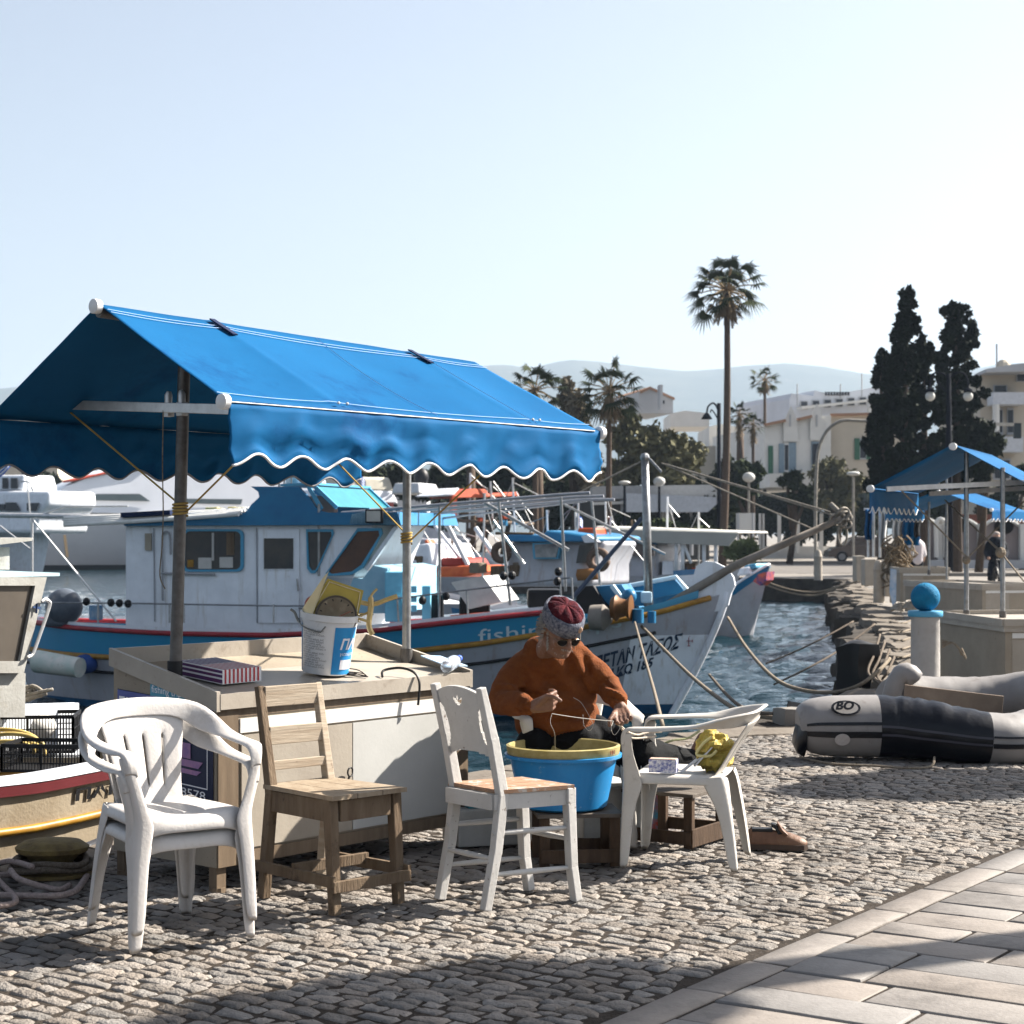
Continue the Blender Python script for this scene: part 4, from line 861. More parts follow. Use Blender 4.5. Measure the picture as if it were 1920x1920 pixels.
# white fish box with teal tray behind the white chair
fb=thing('fish_box',(-.22,8.75,0),'white foam fish box with a teal tray behind the white wooden chair','box')
q=MB(); q.box((-.10,8.85,.09),(.42,.30,.18),rz=.3,bev=.01); q.build('foam_box',mat('dirty_foam',(.62,.62,.60),.7,c2=(.5,.5,.48)),fb)
q=MB(); q.box((-.10,8.85,.19),(.30,.24,.05),rz=.3,bev=.008); q.build('tray',mat('teal_tray',(.03,.22,.28),.5),fb)
fb2=thing('fish_box',(.47,9.0,0),'white foam box on the ground beneath the seated man','box')
q=MB(); q.box((.46,8.98,.13),(.30,.26,.26),rz=.25,bev=.01); q.build('foam_box',MC['dirty_foam'],fb2)
q=MB(); q.box((.46,8.98,.272),(.32,.28,.02),rz=.25,bev=.005); q.build('lid',MC['dirty_foam'],fb2)
q=MB(); q.box((.70,9.15,.10),(.10,.08,.20),rz=.2,bev=.01); q.box((.70,9.15,.13),(.103,.083,.05),rz=.2); tag(q.build('milk_carton',mat('carton_red_blue',(.55,.1,.08),.5,c2=(.1,.35,.55),scale=12,var=.3)),'small red and blue carton standing behind the seated man','box')
# ================================================================ THE MAN
def caps(mb,pts,rs,n=14,sy=1.0):
    pts=[Vector(p) for p in pts]
    for i in range(len(pts)-1):
        a,b=pts[i],pts[i+1]; ra,rb=rs[i],rs[i+1]; d=(b-a); k=max(2,int(d.length/max(.012,min(ra,rb)*.6)))
        mb.tube([a+d*(j/k) for j in range(k+1)],[ra+(rb-ra)*j/k for j in range(k+1)],n)
    for p,r in zip(pts,rs): mb.ball(p,r,n)
def blob(mb,name,m,parent,vox,it=6,disp=None,f=.5):
    o=mb.build(name,m,parent); md=o.modifiers.new('r','REMESH'); md.mode='VOXEL'; md.voxel_size=vox; md.use_smooth_shade=True
    md=o.modifiers.new('s','SMOOTH'); md.iterations=it; md.factor=f
    freeze(o)
    if disp: disp(o)
    o.data.polygons.foreach_set('use_smooth',[True]*len(o.data.polygons)); return o
skin=mat('weathered_skin',(.40,.215,.145),.55,c2=(.30,.15,.10),scale=22,var=.8,bump=.35,bscale=70,sss=.06,dirt_or_shade=(.46,.27,.2),dscale=30,dlo=.5,dhi=.8)
HC=P(1052,1182,8.45)
yaw,pit=R(26),R(31)
hf=Vector((math.sin(yaw)*math.cos(pit),-math.cos(yaw)*math.cos(pit),-math.sin(pit))); hl=Vector((math.cos(yaw),math.sin(yaw),0)); hu=hl.cross(hf)*1
if hu.z<0: hu=-hu
def hp(x,y,z): return HC+hl*x+hf*y+hu*z      # x to his left, y forward, z up
HM=Matrix((hl,hf,hu)).transposed()
body=MB()
# skull, jaw, features
body.ball(HC+hu*.028-hf*.012,.088,28,.90,1.10,1.04,M=HM)
body.ball(hp(0,.018,-.035),.070,24,.92,1.02,1.12,M=HM)
body.ball(hp(0,.060,-.092),.026,16,1.2,.9,.9,M=HM)           # chin
for s in(-1,1):
    caps(body,[hp(s*.060,-.012,-.045),hp(s*.045,.030,-.085),hp(s*.015,.062,-.095)],[.020,.021,.020])   # jaw line
    body.ball(hp(s*.036,.062,-.022),.024,14,1.1,.8,1,M=HM)     # cheek
    caps(body,[hp(s*.010,.086,.026),hp(s*.045,.070,.026)],[.010,.010])  # brow
    body.ball(hp(s*.032,.072,.004),.013,12,M=HM)            # eye
    body.ball(hp(s*.080,-.014,-.006),.020,14,.42,.75,1.5,M=HM); body.ball(hp(s*.084,-.018,-.030),.009,10)   # ear
    body.ball(hp(s*.012,.094,-.030),.0095,10)
caps(body,[hp(0,.084,.020),hp(0,.100,-.008),hp(0,.108,-.026)],[.009,.011,.0135])   # nose
caps(body,[hp(-.020,.080,-.058),hp(0,.090,-.056),hp(.020,.080,-.058)],[.005,.0065,.005]); caps(body,[hp(-.017,.080,-.071),hp(0,.088,-.071),hp(.017,.080,-.071)],[.005,.0065,.005])
NB_=P(1018,1232,8.66)
caps(body,[hp(0,-.035,-.06),NB_,NB_+Vector((0,.03,-.12))],[.058,.057,.08])
# trunk and arms (mostly under the clothes)
PLV=Vector((.255,8.84,.53)); CH=P(1040,1290,8.72)
caps(body,[PLV,PLV+Vector((-.02,-.04,.14)),CH],[.12,.12,.11])
SHR=P(972,1256,8.66); ELR=P(938,1318,8.50); WRR=P(1000,1325,8.24)
SHL=P(1092,1248,8.72); ELL=P(1143,1294,8.60); WRL=P(1163,1325,8.36)
caps(body,[CH,SHR,ELR,WRR],[.08,.042,.034,.028]); caps(body,[CH,SHL,ELL,WRL],[.08,.042,.034,.028])
def hand(wr,kn_c,along,across,curl,thumb,Lf=(.072,.080,.075,.060),rf=.0088,spread=.019,wid=.078):
    'wrist, knuckle centre, unit vectors; curl gives bend angles at the joints; nrm is the back of the hand'
    along=along.normalized(); across=(across-along*across.dot(along)).normalized(); nrm=across.cross(along).normalized()
    for i in range(4):
        o=(i-1.5)*spread; k=kn_c+across*o+along*(-.006*abs(i-1.2))
        caps(body,[wr+across*o*.45,(wr+k)/2+across*o*.25+nrm*.003,k],[.017,.0145,.0125],10)
        d=along.copy(); p=k; L_=Lf[i]; ang=0
        for j,(fr_,c_) in enumerate(((.46,curl[0]),(.31,curl[1]),(.23,curl[2]))):
            ang+=c_*(1+.06*(i-1.5)); d=along*math.cos(ang)-nrm*math.sin(ang)+across*o*.8; d.normalize(); p2=p+d*L_*fr_; r_=rf*(1-.10*j)
            caps(body,[p,p2],[r_*1.06,r_*.94],10); p=p2
    caps(body,thumb,[.0145,.0125,.0105,.009],10)
# his right hand (left in the picture), pinching the line
hand(WRR,P(1036,1316,8.20),Vector((.9,-.25,.05)),Vector((.05,.25,-1)),(1.25,1.15,.8),[WRR+Vector((.02,-.02,.012)),P(1026,1305,8.17),P(1041,1307,8.15),P(1051,1314,8.15)],Lf=(.085,.09,.085,.07),rf=.0105,spread=.022)
# his left hand, fingers hanging down over the line
hand(WRL,P(1167,1345,8.29),Vector((.10,-.35,-.75)),Vector((1,.10,.12)),(.45,.75,.5),[WRL+Vector((-.02,-.01,-.02)),P(1150,1340,8.28),P(1143,1350,8.25),P(1143,1360,8.24)],Lf=(.085,.09,.085,.07),rf=.0105,spread=.021)
# legs
HR=Vector((.17,8.82,.52)); HL=Vector((.345,8.80,.52)); KR=Vector((.10,8.56,.50)); FR_=Vector((.12,8.66,.08))
KL=P(1200,1418,8.60); AL=P(1302,1428,8.84)
caps(body,[HR,KR,FR_,FR_+Vector((.0,-.14,-.03))],[.085,.062,.042,.035]); caps(body,[HL,KL,AL,P(1318,1385,8.85)],[.085,.062,.045,.032])
man=blob(body,'person',skin,None,.0045,3,f=.4)
# put the origin at the seat
def reorigin(o,c):
    c=Vector(c); o.data.transform(Matrix.Translation(-c)); o.location=c
reorigin(man,(.26,8.8,.45))
tag(man,'elderly man in an orange sweater and knitted cap mending a line over the tub','person')
bpy.context.view_layer.update()
# sweater
knit=mat('orange_knit',(.37,.112,.026),.95,c2=(.24,.065,.017),scale=26,var=.8,bump=.9,bscale=170,spec=.2,dirt_or_shade=(.42,.15,.045),dscale=45,dlo=.55,dhi=.8)
sw=MB()
sh=lambda p,dx=0,dy=0,dz=0: p+Vector((dx,dy,dz))
sw.ball((.225,8.80,.60),.19,24,1.04,.85,.72); sw.ball(P(1040,1345,8.70),.19,24,1.02,.86,.85); sw.ball(P(1040,1300,8.72),.185,24,1.04,.80,.95); sw.ball(P(1036,1266,8.74),.15,24,1.22,.80,.72)
caps(sw,[SHR+Vector((.05,.02,.0)),SHR,SHR.lerp(ELR,.5)+Vector((-.015,0,0)),ELR,ELR.lerp(WRR,.5),WRR+Vector((-.022,.01,0))],[.08,.070,.068,.062,.054,.043])
caps(sw,[SHL+Vector((-.05,.02,0)),SHL,SHL.lerp(ELL,.5)+Vector((.01,0,.01)),ELL+Vector((.0,.02,.0)),ELL.lerp(WRL,.5)+Vector((0,0,.01)),WRL+Vector((-.002,.02,.022))],[.085,.076,.070,.060,.050,.043])
sw.ball(P(1036,1246,8.63),.082,20); sw.ball(P(1014,1222,8.66),.078,20); sw.ball(P(1080,1240,8.68),.088,20); sw.ball(P(1046,1232,8.82),.125,20,1.2,1,.95)
caps(sw,[NB_+Vector((-.03,.03,-.07)),NB_+Vector((0,.015,-.025))],[.13,.088]); caps(sw,[CH+Vector((0,.0,.06)),SHR+Vector((.02,.03,.01))],[.12,.075]); caps(sw,[CH+Vector((0,0,.06)),SHL+Vector((-.02,.03,.01))],[.12,.075])
def folds(o):
    def ridge(p,a,b,w_,h_):
        if p.y>8.80: return 0
        p=Vector((p.x/p.y*8.55,0,1.5+(p.z-1.5)/p.y*8.55)); a=Vector((a.x/a.y*8.55,0,1.5+(a.z-1.5)/a.y*8.55)); b=Vector((b.x/b.y*8.55,0,1.5+(b.z-1.5)/b.y*8.55)); ab=b-a; t=max(0,min(1,(p-a).dot(ab)/ab.dot(ab))); d=(p-(a+ab*t)).length; return h_*math.exp(-(d/w_)**2)*math.sin(PI*(.1+.8*t))
    R_=[]
    for (x0,y0,x1,y1,Y,w_,h_) in ((1075,1225,1110,1300,8.56,.020,.016),(1095,1225,1125,1320,8.60,.018,-.020),(1105,1230,1118,1345,8.6,.02,.016),(1000,1262,1070,1300,8.55,.022,-.014),(985,1285,1100,1325,8.52,.020,.014),(1030,1250,1060,1310,8.52,.03,-.012),
        (1040,1355,1105,1345,8.52,.014,-.018),(1030,1340,1108,1328,8.52,.016,.014),(1030,1372,1100,1362,8.52,.012,.014),(950,1270,985,1300,8.52,.016,-.014),(930,1285,985,1288,8.45,.014,.012),(1130,1280,1170,1296,8.56,.010,-.010),(1135,1292,1172,1306,8.52,.009,.010),(1140,1304,1176,1316,8.48,.008,-.009),(1138,1270,1160,1275,8.6,.012,.010),(955,1300,1000,1306,8.40,.012,.010),(950,1335,1000,1335,8.40,.012,-.010)):
        R_.append((P(x0,y0,Y),P(x1,y1,Y),w_,h_))
    me=o.data; loc=o.parent.location if o.parent else Vector(); nrm=[v.normal.copy() for v in me.vertices]
    for v,n_ in zip(me.vertices,nrm):
        p=v.co+loc; d=sum(ridge(p,a,b,w_*.95,h_*1.25) for a,b,w_,h_ in R_)
        d+=.007*noise.noise(p*9)+.004*noise.noise(p*22)
        # ribbed hem and cuffs
        for c,ax,rng_ in((WRR,(WRR-ELR).normalized(),.07),(WRL,(WRL-ELL).normalized(),.055)):
            q=p-c; t=q.dot(ax)
            if q.length<.13 and -rng_<t<.04:
                sd,uu=frame(ax)[1:]; d+=.0022*math.sin(math.atan2(q.dot(uu),q.dot(sd))*34)-.003
        if p.z<.575: d+=.0022*math.sin(math.atan2(p.y-8.78,p.x-.23)*85)
        v.co+=n_*d
    me.update()
swo=blob(sw,'sweater',knit,man,.0058,9,folds,.5)
# collar
q=MB(); cc=NB_+Vector((.003,-.012,.020)); ax=(hp(0,-.02,-.06)-NB_).normalized(); _,s1_,u1_=frame(ax)
for k in range(3):
    q.tube([cc+ax*(.011*k-.012)+s1_*math.cos(t)*(.090-.005*k)+u1_*math.sin(t)*(.088-.005*k) for t in np.linspace(0,2*PI,37)[:-1]],.010,8,closed=True)
q.build('collar',knit,man,smooth=True)
# trousers
trz=mat('dark_trousers',(.018,.020,.026),.85,c2=(.010,.011,.015),scale=9,bump=.3,bscale=120)
q=MB()
caps(q,[PLV+Vector((-.05,0,-.02)),HR+Vector((0,-.06,0)),KR,KR.lerp(FR_,.5),FR_+Vector((0,0,.05))],[.155,.105,.088,.070,.058]); caps(q,[PLV+Vector((.04,0,-.02)),HL+Vector((.03,-.04,0)),HL.lerp(KL,.5),KL,KL.lerp(AL,.5),AL+Vector((-.02,0,.0))],[.155,.112,.105,.095,.080,.062])
q.ball((.26,8.68,.52),.14,20,1.35,1,.75)
def tf_(o):
    me=o.data
    for v in me.vertices:
        p=v.co+o.parent.location; v.co+=v.normal*(.012*noise.noise(p*7)+.006*noise.noise(p*17))
blob(q,'trousers',trz,man,.007,6,tf_)
q=MB(); caps(q,[AL+Vector((.01,0,-.01)),AL+Vector((.045,0,-.01)),P(1326,1400,8.85),P(1332,1372,8.84)],[.052,.050,.044,.032]); sock=blob(q,'sock',mat('dark_green_sock',(.02,.032,.022),.95,c2=(.012,.018,.012),scale=40,bump=.6,bscale=120),man,.005,5); 
q=MB(); caps(q,[FR_+Vector((0,.03,-.03)),FR_+Vector((0,-.14,-.045))],[.05,.042]); blob(q,'shoe',mat('brown_leather',(.2,.105,.06)),man,.006,5)
q=MB(); q.tube(smooth_path([P(1235,1398,8.72),P(1262,1388,8.72),P(1290,1384,8.74),P(1312,1370,8.76)],5),.006,6)
for a in(0,1): q.tube(smooth_path([P(1306,1362-a*4,8.78),P(1326,1360,8.76),P(1334,1372,8.76),P(1326,1392+a*4,8.78)],4),.005,6)
q.build('rope_tie',mat('olive_cord',(.22,.24,.12),.9,c2=(.4,.4,.25),scale=60),man)
# cap: grey ribbed band and maroon crown
q=MB(); rows=[]
for z,r1 in((-.004,.0885),(-.002,.098),(.030,.104),(.062,.103),(.078,.096),(.076,.086)):
    rows.append([hp(r1*.93*math.cos(t),-.012+r1*1.12*math.sin(t),z+.030-.010*math.sin(t)+.002*noise.noise(Vector((math.cos(t)*3,math.sin(t)*3,z*20)))) for t in np.linspace(0,2*PI,61)[:-1]])
q.grid(rows,closed=True); bandm=mat('grey_wool',(.30,.31,.36),.95,c2=(.05,.06,.10),scale=75,var=.55,bump=1,bscale=160)
hatb=q.build('cap_band',bandm,man,smooth=True)
q=MB(); rows=[]
for k in range(13):
    a=k/12*PI/2; rr_=math.cos(a); z=.090+.044*math.sin(a)
    rows.append([hp(.090*.95*rr_*math.cos(t)*(1+.035*abs(math.sin(4*t))*(k>0)),-.014+.1*1.06*rr_*math.sin(t)*(1+.035*abs(math.sin(4*t))*(k>0)),z+.010*abs(math.sin(4*t))*math.sin(2*a)) for t in np.linspace(0,2*PI,73)[:-1]])
q.grid(rows,closed=True); q.build('cap_crown',mat('maroon_knit',(.24,.035,.045),.95,c2=(.06,.012,.03),scale=40,var=.6,bump=1,bscale=150),man,smooth=True)
q=MB(); q.ball(hp(.040,.094,.062),.014,12,1,.5,1.2,M=HM); q.build('cap_button',mat('button_tan',(.42,.28,.2),.6),man,smooth=True)
# hair, stubble, glasses
hair=mat('white_hair',(.55,.53,.50),.8,c2=(.38,.36,.34),scale=60,var=.8,bump=.6,bscale=200)
q=MB(); r_=random.Random(8)
for k in range(230):
    t=r_.uniform(PI*.93,PI*2.07); base=hp(.083*math.cos(t),-.018+.098*math.sin(t),r_.uniform(-.045,.034)); out=(base-HC).normalized()
    L_=r_.uniform(.018,.034); d=(out*.5-hu*.5-hf*.35+Vector((r_.uniform(-.3,.3),r_.uniform(-.3,.3),r_.uniform(-.2,.3)))).normalized()
    q.tube([base,base+out*.010+d*L_*.5,base+d*L_],[.0042,.0036,.0008],4,cap=False)
for s in(-1,1):
    for k in range(26):
        z=r_.uniform(-.075,.02); b_=hp(s*(.070-.14*max(0,-z-.05)),.004+max(0,-z)*.55+r_.uniform(-.008,.008),z); q.tube([b_,b_+hl*s*.004-hu*.012+hf*.002],[.0032,.0012],4,cap=False)
q.build('hair',hair,man)
q=MB()
for s in(-1,1):
    for k in range(8):
        x=r_.uniform(.0,.055)*s; b_=hp(x,.085-abs(x)*.50,-.088-.0*abs(x)+r_.uniform(-.02,.018)+abs(x)*.45); q.tube([b_,b_-hu*.007+hf*.003],[.0022,.0006],4,cap=False)
    for k in range(14):
        x=s*r_.uniform(.002,.024); b_=hp(x,.092-abs(x)*.25,-.048+r_.uniform(-.003,.003)); q.tube([b_,b_-hu*.006+hf*.004+hl*s*.002],[.0022,.0008],4,cap=False)
q.build('stubble',mat('grey_stubble',(.34,.29,.26),.8),man)
gl_=MB()
for s in(-1,1):
    gl_.add([],[]); ring=[hp(s*.034+.026*math.cos(t)*(1 if math.sin(t)>0 else .9),.099-.010*abs(math.cos(t))*(1 if s*math.cos(t)>0 else .3),-.004+.018*math.sin(t)) for t in np.linspace(0,2*PI,25)[:-1]]
    n0=len(gl_.v); gl_.add(ring+[p-hf*.003 for p in ring],[tuple(range(24)),tuple(range(47,23,-1))]+[(i,(i+1)%24,(i+1)%24+24,i+24) for i in range(24)])
lens=gl_.build('sunglasses',mat('black_lens',(.006,.005,.006),.5,spec=.12),man)
q=MB()
for s in(-1,1):
    q.tube([hp(s*.034+.0265*math.cos(t),.0995-.010*abs(math.cos(t))*(1 if s*math.cos(t)>0 else .3),-.004+.0185*math.sin(t)) for t in np.linspace(0,2*PI,25)[:-1]],.0011,5,closed=True)
    q.tube([hp(s*.060,.088,.004),hp(s*.082,.04,.006),hp(s*.090,-.01,.004)],.0012,5)
q.tube([hp(-.010,.100,.0),hp(0,.104,.003),hp(.010,.100,0)],.0016,5); q.tube(smooth_path([hp(-.088,-.01,.0),hp(-.082,.0,-.05),hp(-.075,-.02,-.10),hp(-.06,-.06,-.13)]),.0014,5)
q.build('frame',mat('gold_frame',(.25,.2,.15),.3,.8),lens)
# lines he is working on
ln=mat('nylon_line',(.62,.58,.52),.6)
HRp=P(1035,1338,8.17); HLp=P(1150,1352,8.24)
q=MB(); q.tube(sag(HRp,HLp,.004,8),.0016,5); q.tube(smooth_path([HRp,P(1032,1355,8.15),P(1040,1375,8.15),P(1041,1400,8.2),P(1046,1420,8.25)]),.0008,4); q.tube(smooth_path([P(1075,1308,8.2),P(1090,1318,8.15),P(1106,1345,8.12),P(1112,1360,8.12),P(1105,1370,8.14),P(1095,1360,8.16),P(1093,1340,8.18)]),.0009,4)
q.tube(smooth_path([HLp,P(1146,1366,8.2),P(1152,1378,8.2),P(1162,1366,8.22),P(1160,1358,8.24)]),.0009,4)
tag(q.build('fishing_line',ln),'thin pale fishing line stretched between the hands of the seated man','line')
q=MB(); q.tube(smooth_path([P(1160,1358,8.28),P(1176,1372,8.35),P(1195,1378,8.45),P(1212,1374,8.5),P(1240,1372,8.6)]),.006,6); q.tube(smooth_path([P(1165,1366,8.3),P(1180,1382,8.35),P(1200,1384,8.45),P(1230,1380,8.55)]),.005,6)
tag(q.build('frayed_rope',mat('pale_frayed_rope',(.45,.40,.34),.9,c2=(.3,.25,.2),scale=80)),'frayed pale rope across the lap of the seated man','rope')
# ================================================================ BOATS: shared hull builder
class Hull:
    '''a runs from stern 0 to bow L, b is positive towards the camera side'''
    def __init__(s,bow,stern,L=None,beam=2.6,sheer=None,keel=-1.35,rake=.8,srake=.25,full=.36,flip=1,stern_w=.0,mid=.5):
        s.O=Vector((stern[0],stern[1],0)); d=Vector((bow[0]-stern[0],bow[1]-stern[1],0)); s.L=d.length; s.A=d.normalized(); s.B=Vector((s.A.y,-s.A.x,0))
        if s.B.y>0: s.B=-s.B
        s.beam=beam; s.sheer=sheer; s.keel=keel; s.rake=rake; s.srake=srake; s.full=full; s.sw=stern_w; s.mid=mid
    def sh(s,t): return interp(t,[p[0] for p in s.sheer],[p[1] for p in s.sheer])
    def half(s,t,v):
        # v 0 at keel, 1 at sheer
        t=min(max(t,0),1)
        if t<s.mid: q=(s.mid-t)/s.mid; f=(1-q**2.6)*(1-s.sw)+s.sw
        else: q=(t-s.mid)/(1-s.mid); f=1-q**2.3
        f=max(f,0)
        sec=v**(s.full+ .75*max(0,(t-.55))/.45*1.0+ .35*max(0,(.25-t))/.25)
        return s.beam/2*f*sec
    def pt(s,t,z,side=1,off=0,bover=None):
        'point on the skin at station t and height z'
        zs=s.sh(t); v=(z-s.keel)/(zs-s.keel); v=max(0,v)
        vr=(z-s.keel)/(s.sh(1)-s.keel)
        rk=-s.rake*(1-min(1,vr))**1.25*max(0,(t-.7)/.3)**2; rs=s.srake*(1-min(1,v))**1.2*max(0,(.25-t)/.25)**2
        b=s.half(t,min(v,1))*(1 if v<=1 else 1+(v-1)*.15)+off
        return s.O+s.A*(t*s.L+rk+rs)+s.B*(b*side)+Z*z
    def w(s,a,b,z): return s.O+s.A*a+s.B*b+Z*z
    def skin(s,z0,z1,name,m,par,off=0,n=60,k=10,t0=0,t1=1,sides=(1,-1),smooth=True,keelbot=False):
        'z0,z1 may be functions of t'
        f0=z0 if callable(z0) else (lambda t:z0); f1=z1 if callable(z1) else (lambda t:z1)
        q=MB()
        for sd in sides:
            rows=[[s.pt(t,lerp(f0(t),f1(t),j/k),sd,off) for j in range(k+1)] for t in np.linspace(t0,t1,n+1)]
            q.grid(rows,flip=sd<0)
        return q.build(name,m,par,smooth=smooth)
    def rail(s,zf,r,name,m,par,off=0,t0=0,t1=1,sides=(1,-1),n=60):
        q=MB()
        for sd in sides: q.tube([s.pt(t,zf(t),sd,off) for t in np.linspace(t0,t1,n+1)],r,8)
        return q.build(name,m,par,smooth=True)
    def deck(s,zf,name,m,par,inset=.03,t0=0,t1=1,n=40):
        q=MB(); rows=[]
        for t in np.linspace(t0,t1,n+1):
            z=zf(t) if callable(zf) else zf; a=s.pt(t,z,1,-inset); b=s.pt(t,z,-1,-inset)
            rows.append([a,a.lerp(b,.5),b])
        q.grid(rows); return q.build(name,m,par)
    def plane(s,b): return Plane(s.O+s.B*b,s.A)
    def letters(s,txt,t0,z0,size,name,m,par,off=.012,bold=.0,spacing=1,zf=None,rev=False,shear=0):
        'writing laid on the near side, reading towards the bow'
        vs,fs=textmesh(txt,size,0,bold,shear); q=MB(); out=[]
        for v in vs:
            t=t0+v[0]*spacing/s.L; z=(zf(t) if zf else z0)+v[1]; out.append(s.pt(t,z,1,off))
        q.add(out,fs); return q.build(name,m,par)
def railing(mb,pts,h,r=.012,every=1):
    top=[Vector(p)+Z*h for p in pts]; mb.tube(top,r,6)
    for p in pts[::every]: mb.cyl(p,Vector(p)+Z*h,r,n=6)
def rrect(cx,cz,w_,h_,r,n=5):
    out=[]
    for qx,qz,a0 in((1,1,0),(-1,1,90),(-1,-1,180),(1,-1,270)):
        for i in range(n+1):
            a=R(a0+90*i/n); out.append((cx+qx*(w_/2-r)+r*math.cos(a),cz+qz*(h_/2-r)+r*math.sin(a)))
    return out
def window(h,pl,pxs,par,fm,th=.03,off=.02,fr=.045,glass=dark_glass,name='window'):
    'window traced on a cabin wall plane: pixel outline, frame ring proud of the wall, pane behind it'
    pts=[pl.at(x,y) for x,y in pxs]; n_=h.B; c=sum(pts,Vector())/len(pts)
    inn=[p.lerp(c,0)+ (c-p).normalized()*fr for p in pts]
    q=MB(); k=len(pts)
    vs=[p+n_*off for p in pts]+[p+n_*off for p in inn]+[p-n_*.01 for p in pts]+[p-n_*.0 for p in inn]
    fs=[]
    for i in range(k):
        j=(i+1)%k; fs+=[(i,j,k+j,k+i),(i,2*k+i,2*k+j,j),(k+i,k+j,3*k+j,3*k+i)]
    q.add(vs,fs); w_=q.build(name,fm,par)
    q=MB(); q.add([p+n_*.006 for p in inn],[tuple(range(k))]); q.build('pane',glass,w_); return w_
def rpx(x0,y0,x1,y1,r): return [(x,y) for x,y in rrect((x0+x1)/2,(y0+y1)/2,x1-x0,y1-y0,r)]
# ---------------------------------------------------------------- the blue and white kaiki
ks_=[(0,.28),(.15,.235),(.35,.20),(.5,.235),(.65,.36),(.8,.55),(.9,.66),(1,.775)]
sheer_y=[(0,-.06),(.12,-.10),(.3,-.10),(.45,-.07),(.6,.03),(.72,.17),(.84,.36),(.93,.54),(1,.76)]
K=Hull((2.62,22.35),(-6.85,25.1),beam=2.9,sheer=sheer_y,keel=-1.5,rake=1.15,srake=.5,full=.30)
kk=thing('fishing_boat',K.w(4.8,0,WZ),'blue and white wooden fishing boat with a wheelhouse and long bowsprit, moored behind the stall','boat')
ysh=lambda t: K.sh(t)
ah=K.skin(lambda t:-1.2,lambda t:-.70+.12*max(0,t-.5)*2,'antifouling',deep_blue,kk,off=.004)
white_h=K.skin(lambda t:-.70+.12*max(0,t-.5)*2,lambda t:K.sh(t),'hull',boat_shade_grey,kk,k=16)
K.rail(lambda t:K.sh(t)-.005,.035,'rub_rail',yellow_paint,kk,off=.012,t1=.985)
K.rail(lambda t:K.sh(t)-.20-.06*t,.022,'hull_line',black,kk,off=.004,t0=.0,t1=.93)
bt_=.80
redz=lambda t: interp(t,[0,.12,.3,.45,.585,.70,.752,.80],[.31,.26,.235,.24,.31,.44,.50,.545])
bw=K.skin(lambda t:K.sh(t)+.02,redz,'bulwark',mat('bulwark_blue',(.015,.20,.34),.4,c2=(.018,.19,.36),scale=3,dirt_or_shade=(.02,.12,.24),dscale=6,dlo=.6,dhi=.8),kk,off=.0,t1=bt_,k=6)
K.rail(redz,.032,'cap_rail',red_paint,kk,off=.01,t1=bt_)
K.skin(lambda t:redz(t)+.035,lambda t:redz(t)+.075,'gunwale',boat_white,kk,off=-.02,t1=bt_,k=2)
for sd in(1,-1): q=MB(); q.tube([K.pt(bt_,redz(bt_),sd,.01),K.pt(bt_+.035,K.sh(bt_+.035)+.03,sd,.01)],.032,8); q.build('cap_rail',red_paint,kk)
# raised foredeck sides (light blue inner board) and stem board
K.skin(lambda t:K.sh(t),lambda t:K.sh(t)+.10+.05*max(0,(t-.9)/.1),'bow_board',light_blue,kk,off=-.05,t0=.81,t1=.97,k=2)
K.deck(lambda t:K.sh(t)+(.10 if t<.7 else .02),'deck',mat('deck_paint',(.5,.52,.55),.6,c2=(.4,.42,.45)),kk,inset=.05,t0=.02,t1=.985)
# tall stem post board
pl=K.plane(.0); sp=[pl.at(x,y) for x,y in((1288,1150),(1296,1098),(1306,1062),(1322,1052),(1342,1054),(1362,1064),(1376,1082),(1379,1098),(1372,1112),(1366,1135),(1352,1146))]
q=MB(); q.extr([p+K.B*.035 for p in sp],-K.B*.07); q.build('stem_board',boat_white,kk)
q=MB(); q.tube([K.pt(1,z,1,0)+K.A*.03 for z in np.linspace(-1.2,.78,14)],.045,8); q.build('stem',boat_white,kk,smooth=True)
# white wedge near the stem
K.skin(lambda t:-.62,lambda t:.25,'stem_stripe',boat_white,kk,off=.006,t0=.90,t1=1,k=8,n=10,sides=(1,))
# writing
def tx_(x): return None
def find_t(px,z):
    best=min(np.linspace(0,1,2001),key=lambda t:abs((lambda p:CX+p.x/p.y*F)(K.pt(t,z,1))-px)); return best
lm=mat('letter_navy',(.02,.04,.08),.5,c2=(.015,.03,.06)); 
def pxz(y,D): return H-(y-HY)/F*D
def write(txt,x0,x1,y0,y1,hpx,m,name='lettering',bold=.0,shear=0):
    z0=pxz(y0,22.3); t0=find_t(x0,z0); z1=pxz(y1,22.0); t1=find_t(x1,z1)
    size=hpx/F*22.2/.72
    vs,fs=textmesh(txt,size,0,bold,shear); wd=max(v[0] for v in vs); q=MB(); out=[]
    for v in vs:
        k=v[0]/wd; t=lerp(t0,t1,k); z=lerp(z0,z1,k)+v[1]; out.append(K.pt(t,z,1,.012))
    q.add(out,fs); return q.build(name,m,kk)
write('ΚΑΠΕΤΑΝ ΤΑΣΟΣ',1085,1272,1266,1218,27,lm,bold=.008)
write('Ν.ΚΩ 185',1135,1222,1276,1254,19,lm,bold=.006)
write('fishing trips',897,1165,1203,1176,27,mat('letter_pale',(.50,.60,.64),.5),bold=.0)
q=MB()
c=K.pt(find_t(1292,pxz(1205,22)),pxz(1205,22),1,.014)
for d in(0,1):
    a=K.A*.045 if d else Z*.065; q.beam(c-a,c+a,.008,.012,up=K.B)
for sx,sz in((1,0),(-1,0),(0,1),(0,-1)):
    e_=c+K.A*.045*sx+Z*.06*sz; o_=(Z if sx else K.A)*.018; q.beam(e_-o_,e_+o_,.008,.010,up=K.B)
q.build('cross_emblem',mat('emblem_red',(.30,.04,.06),.5),kk)
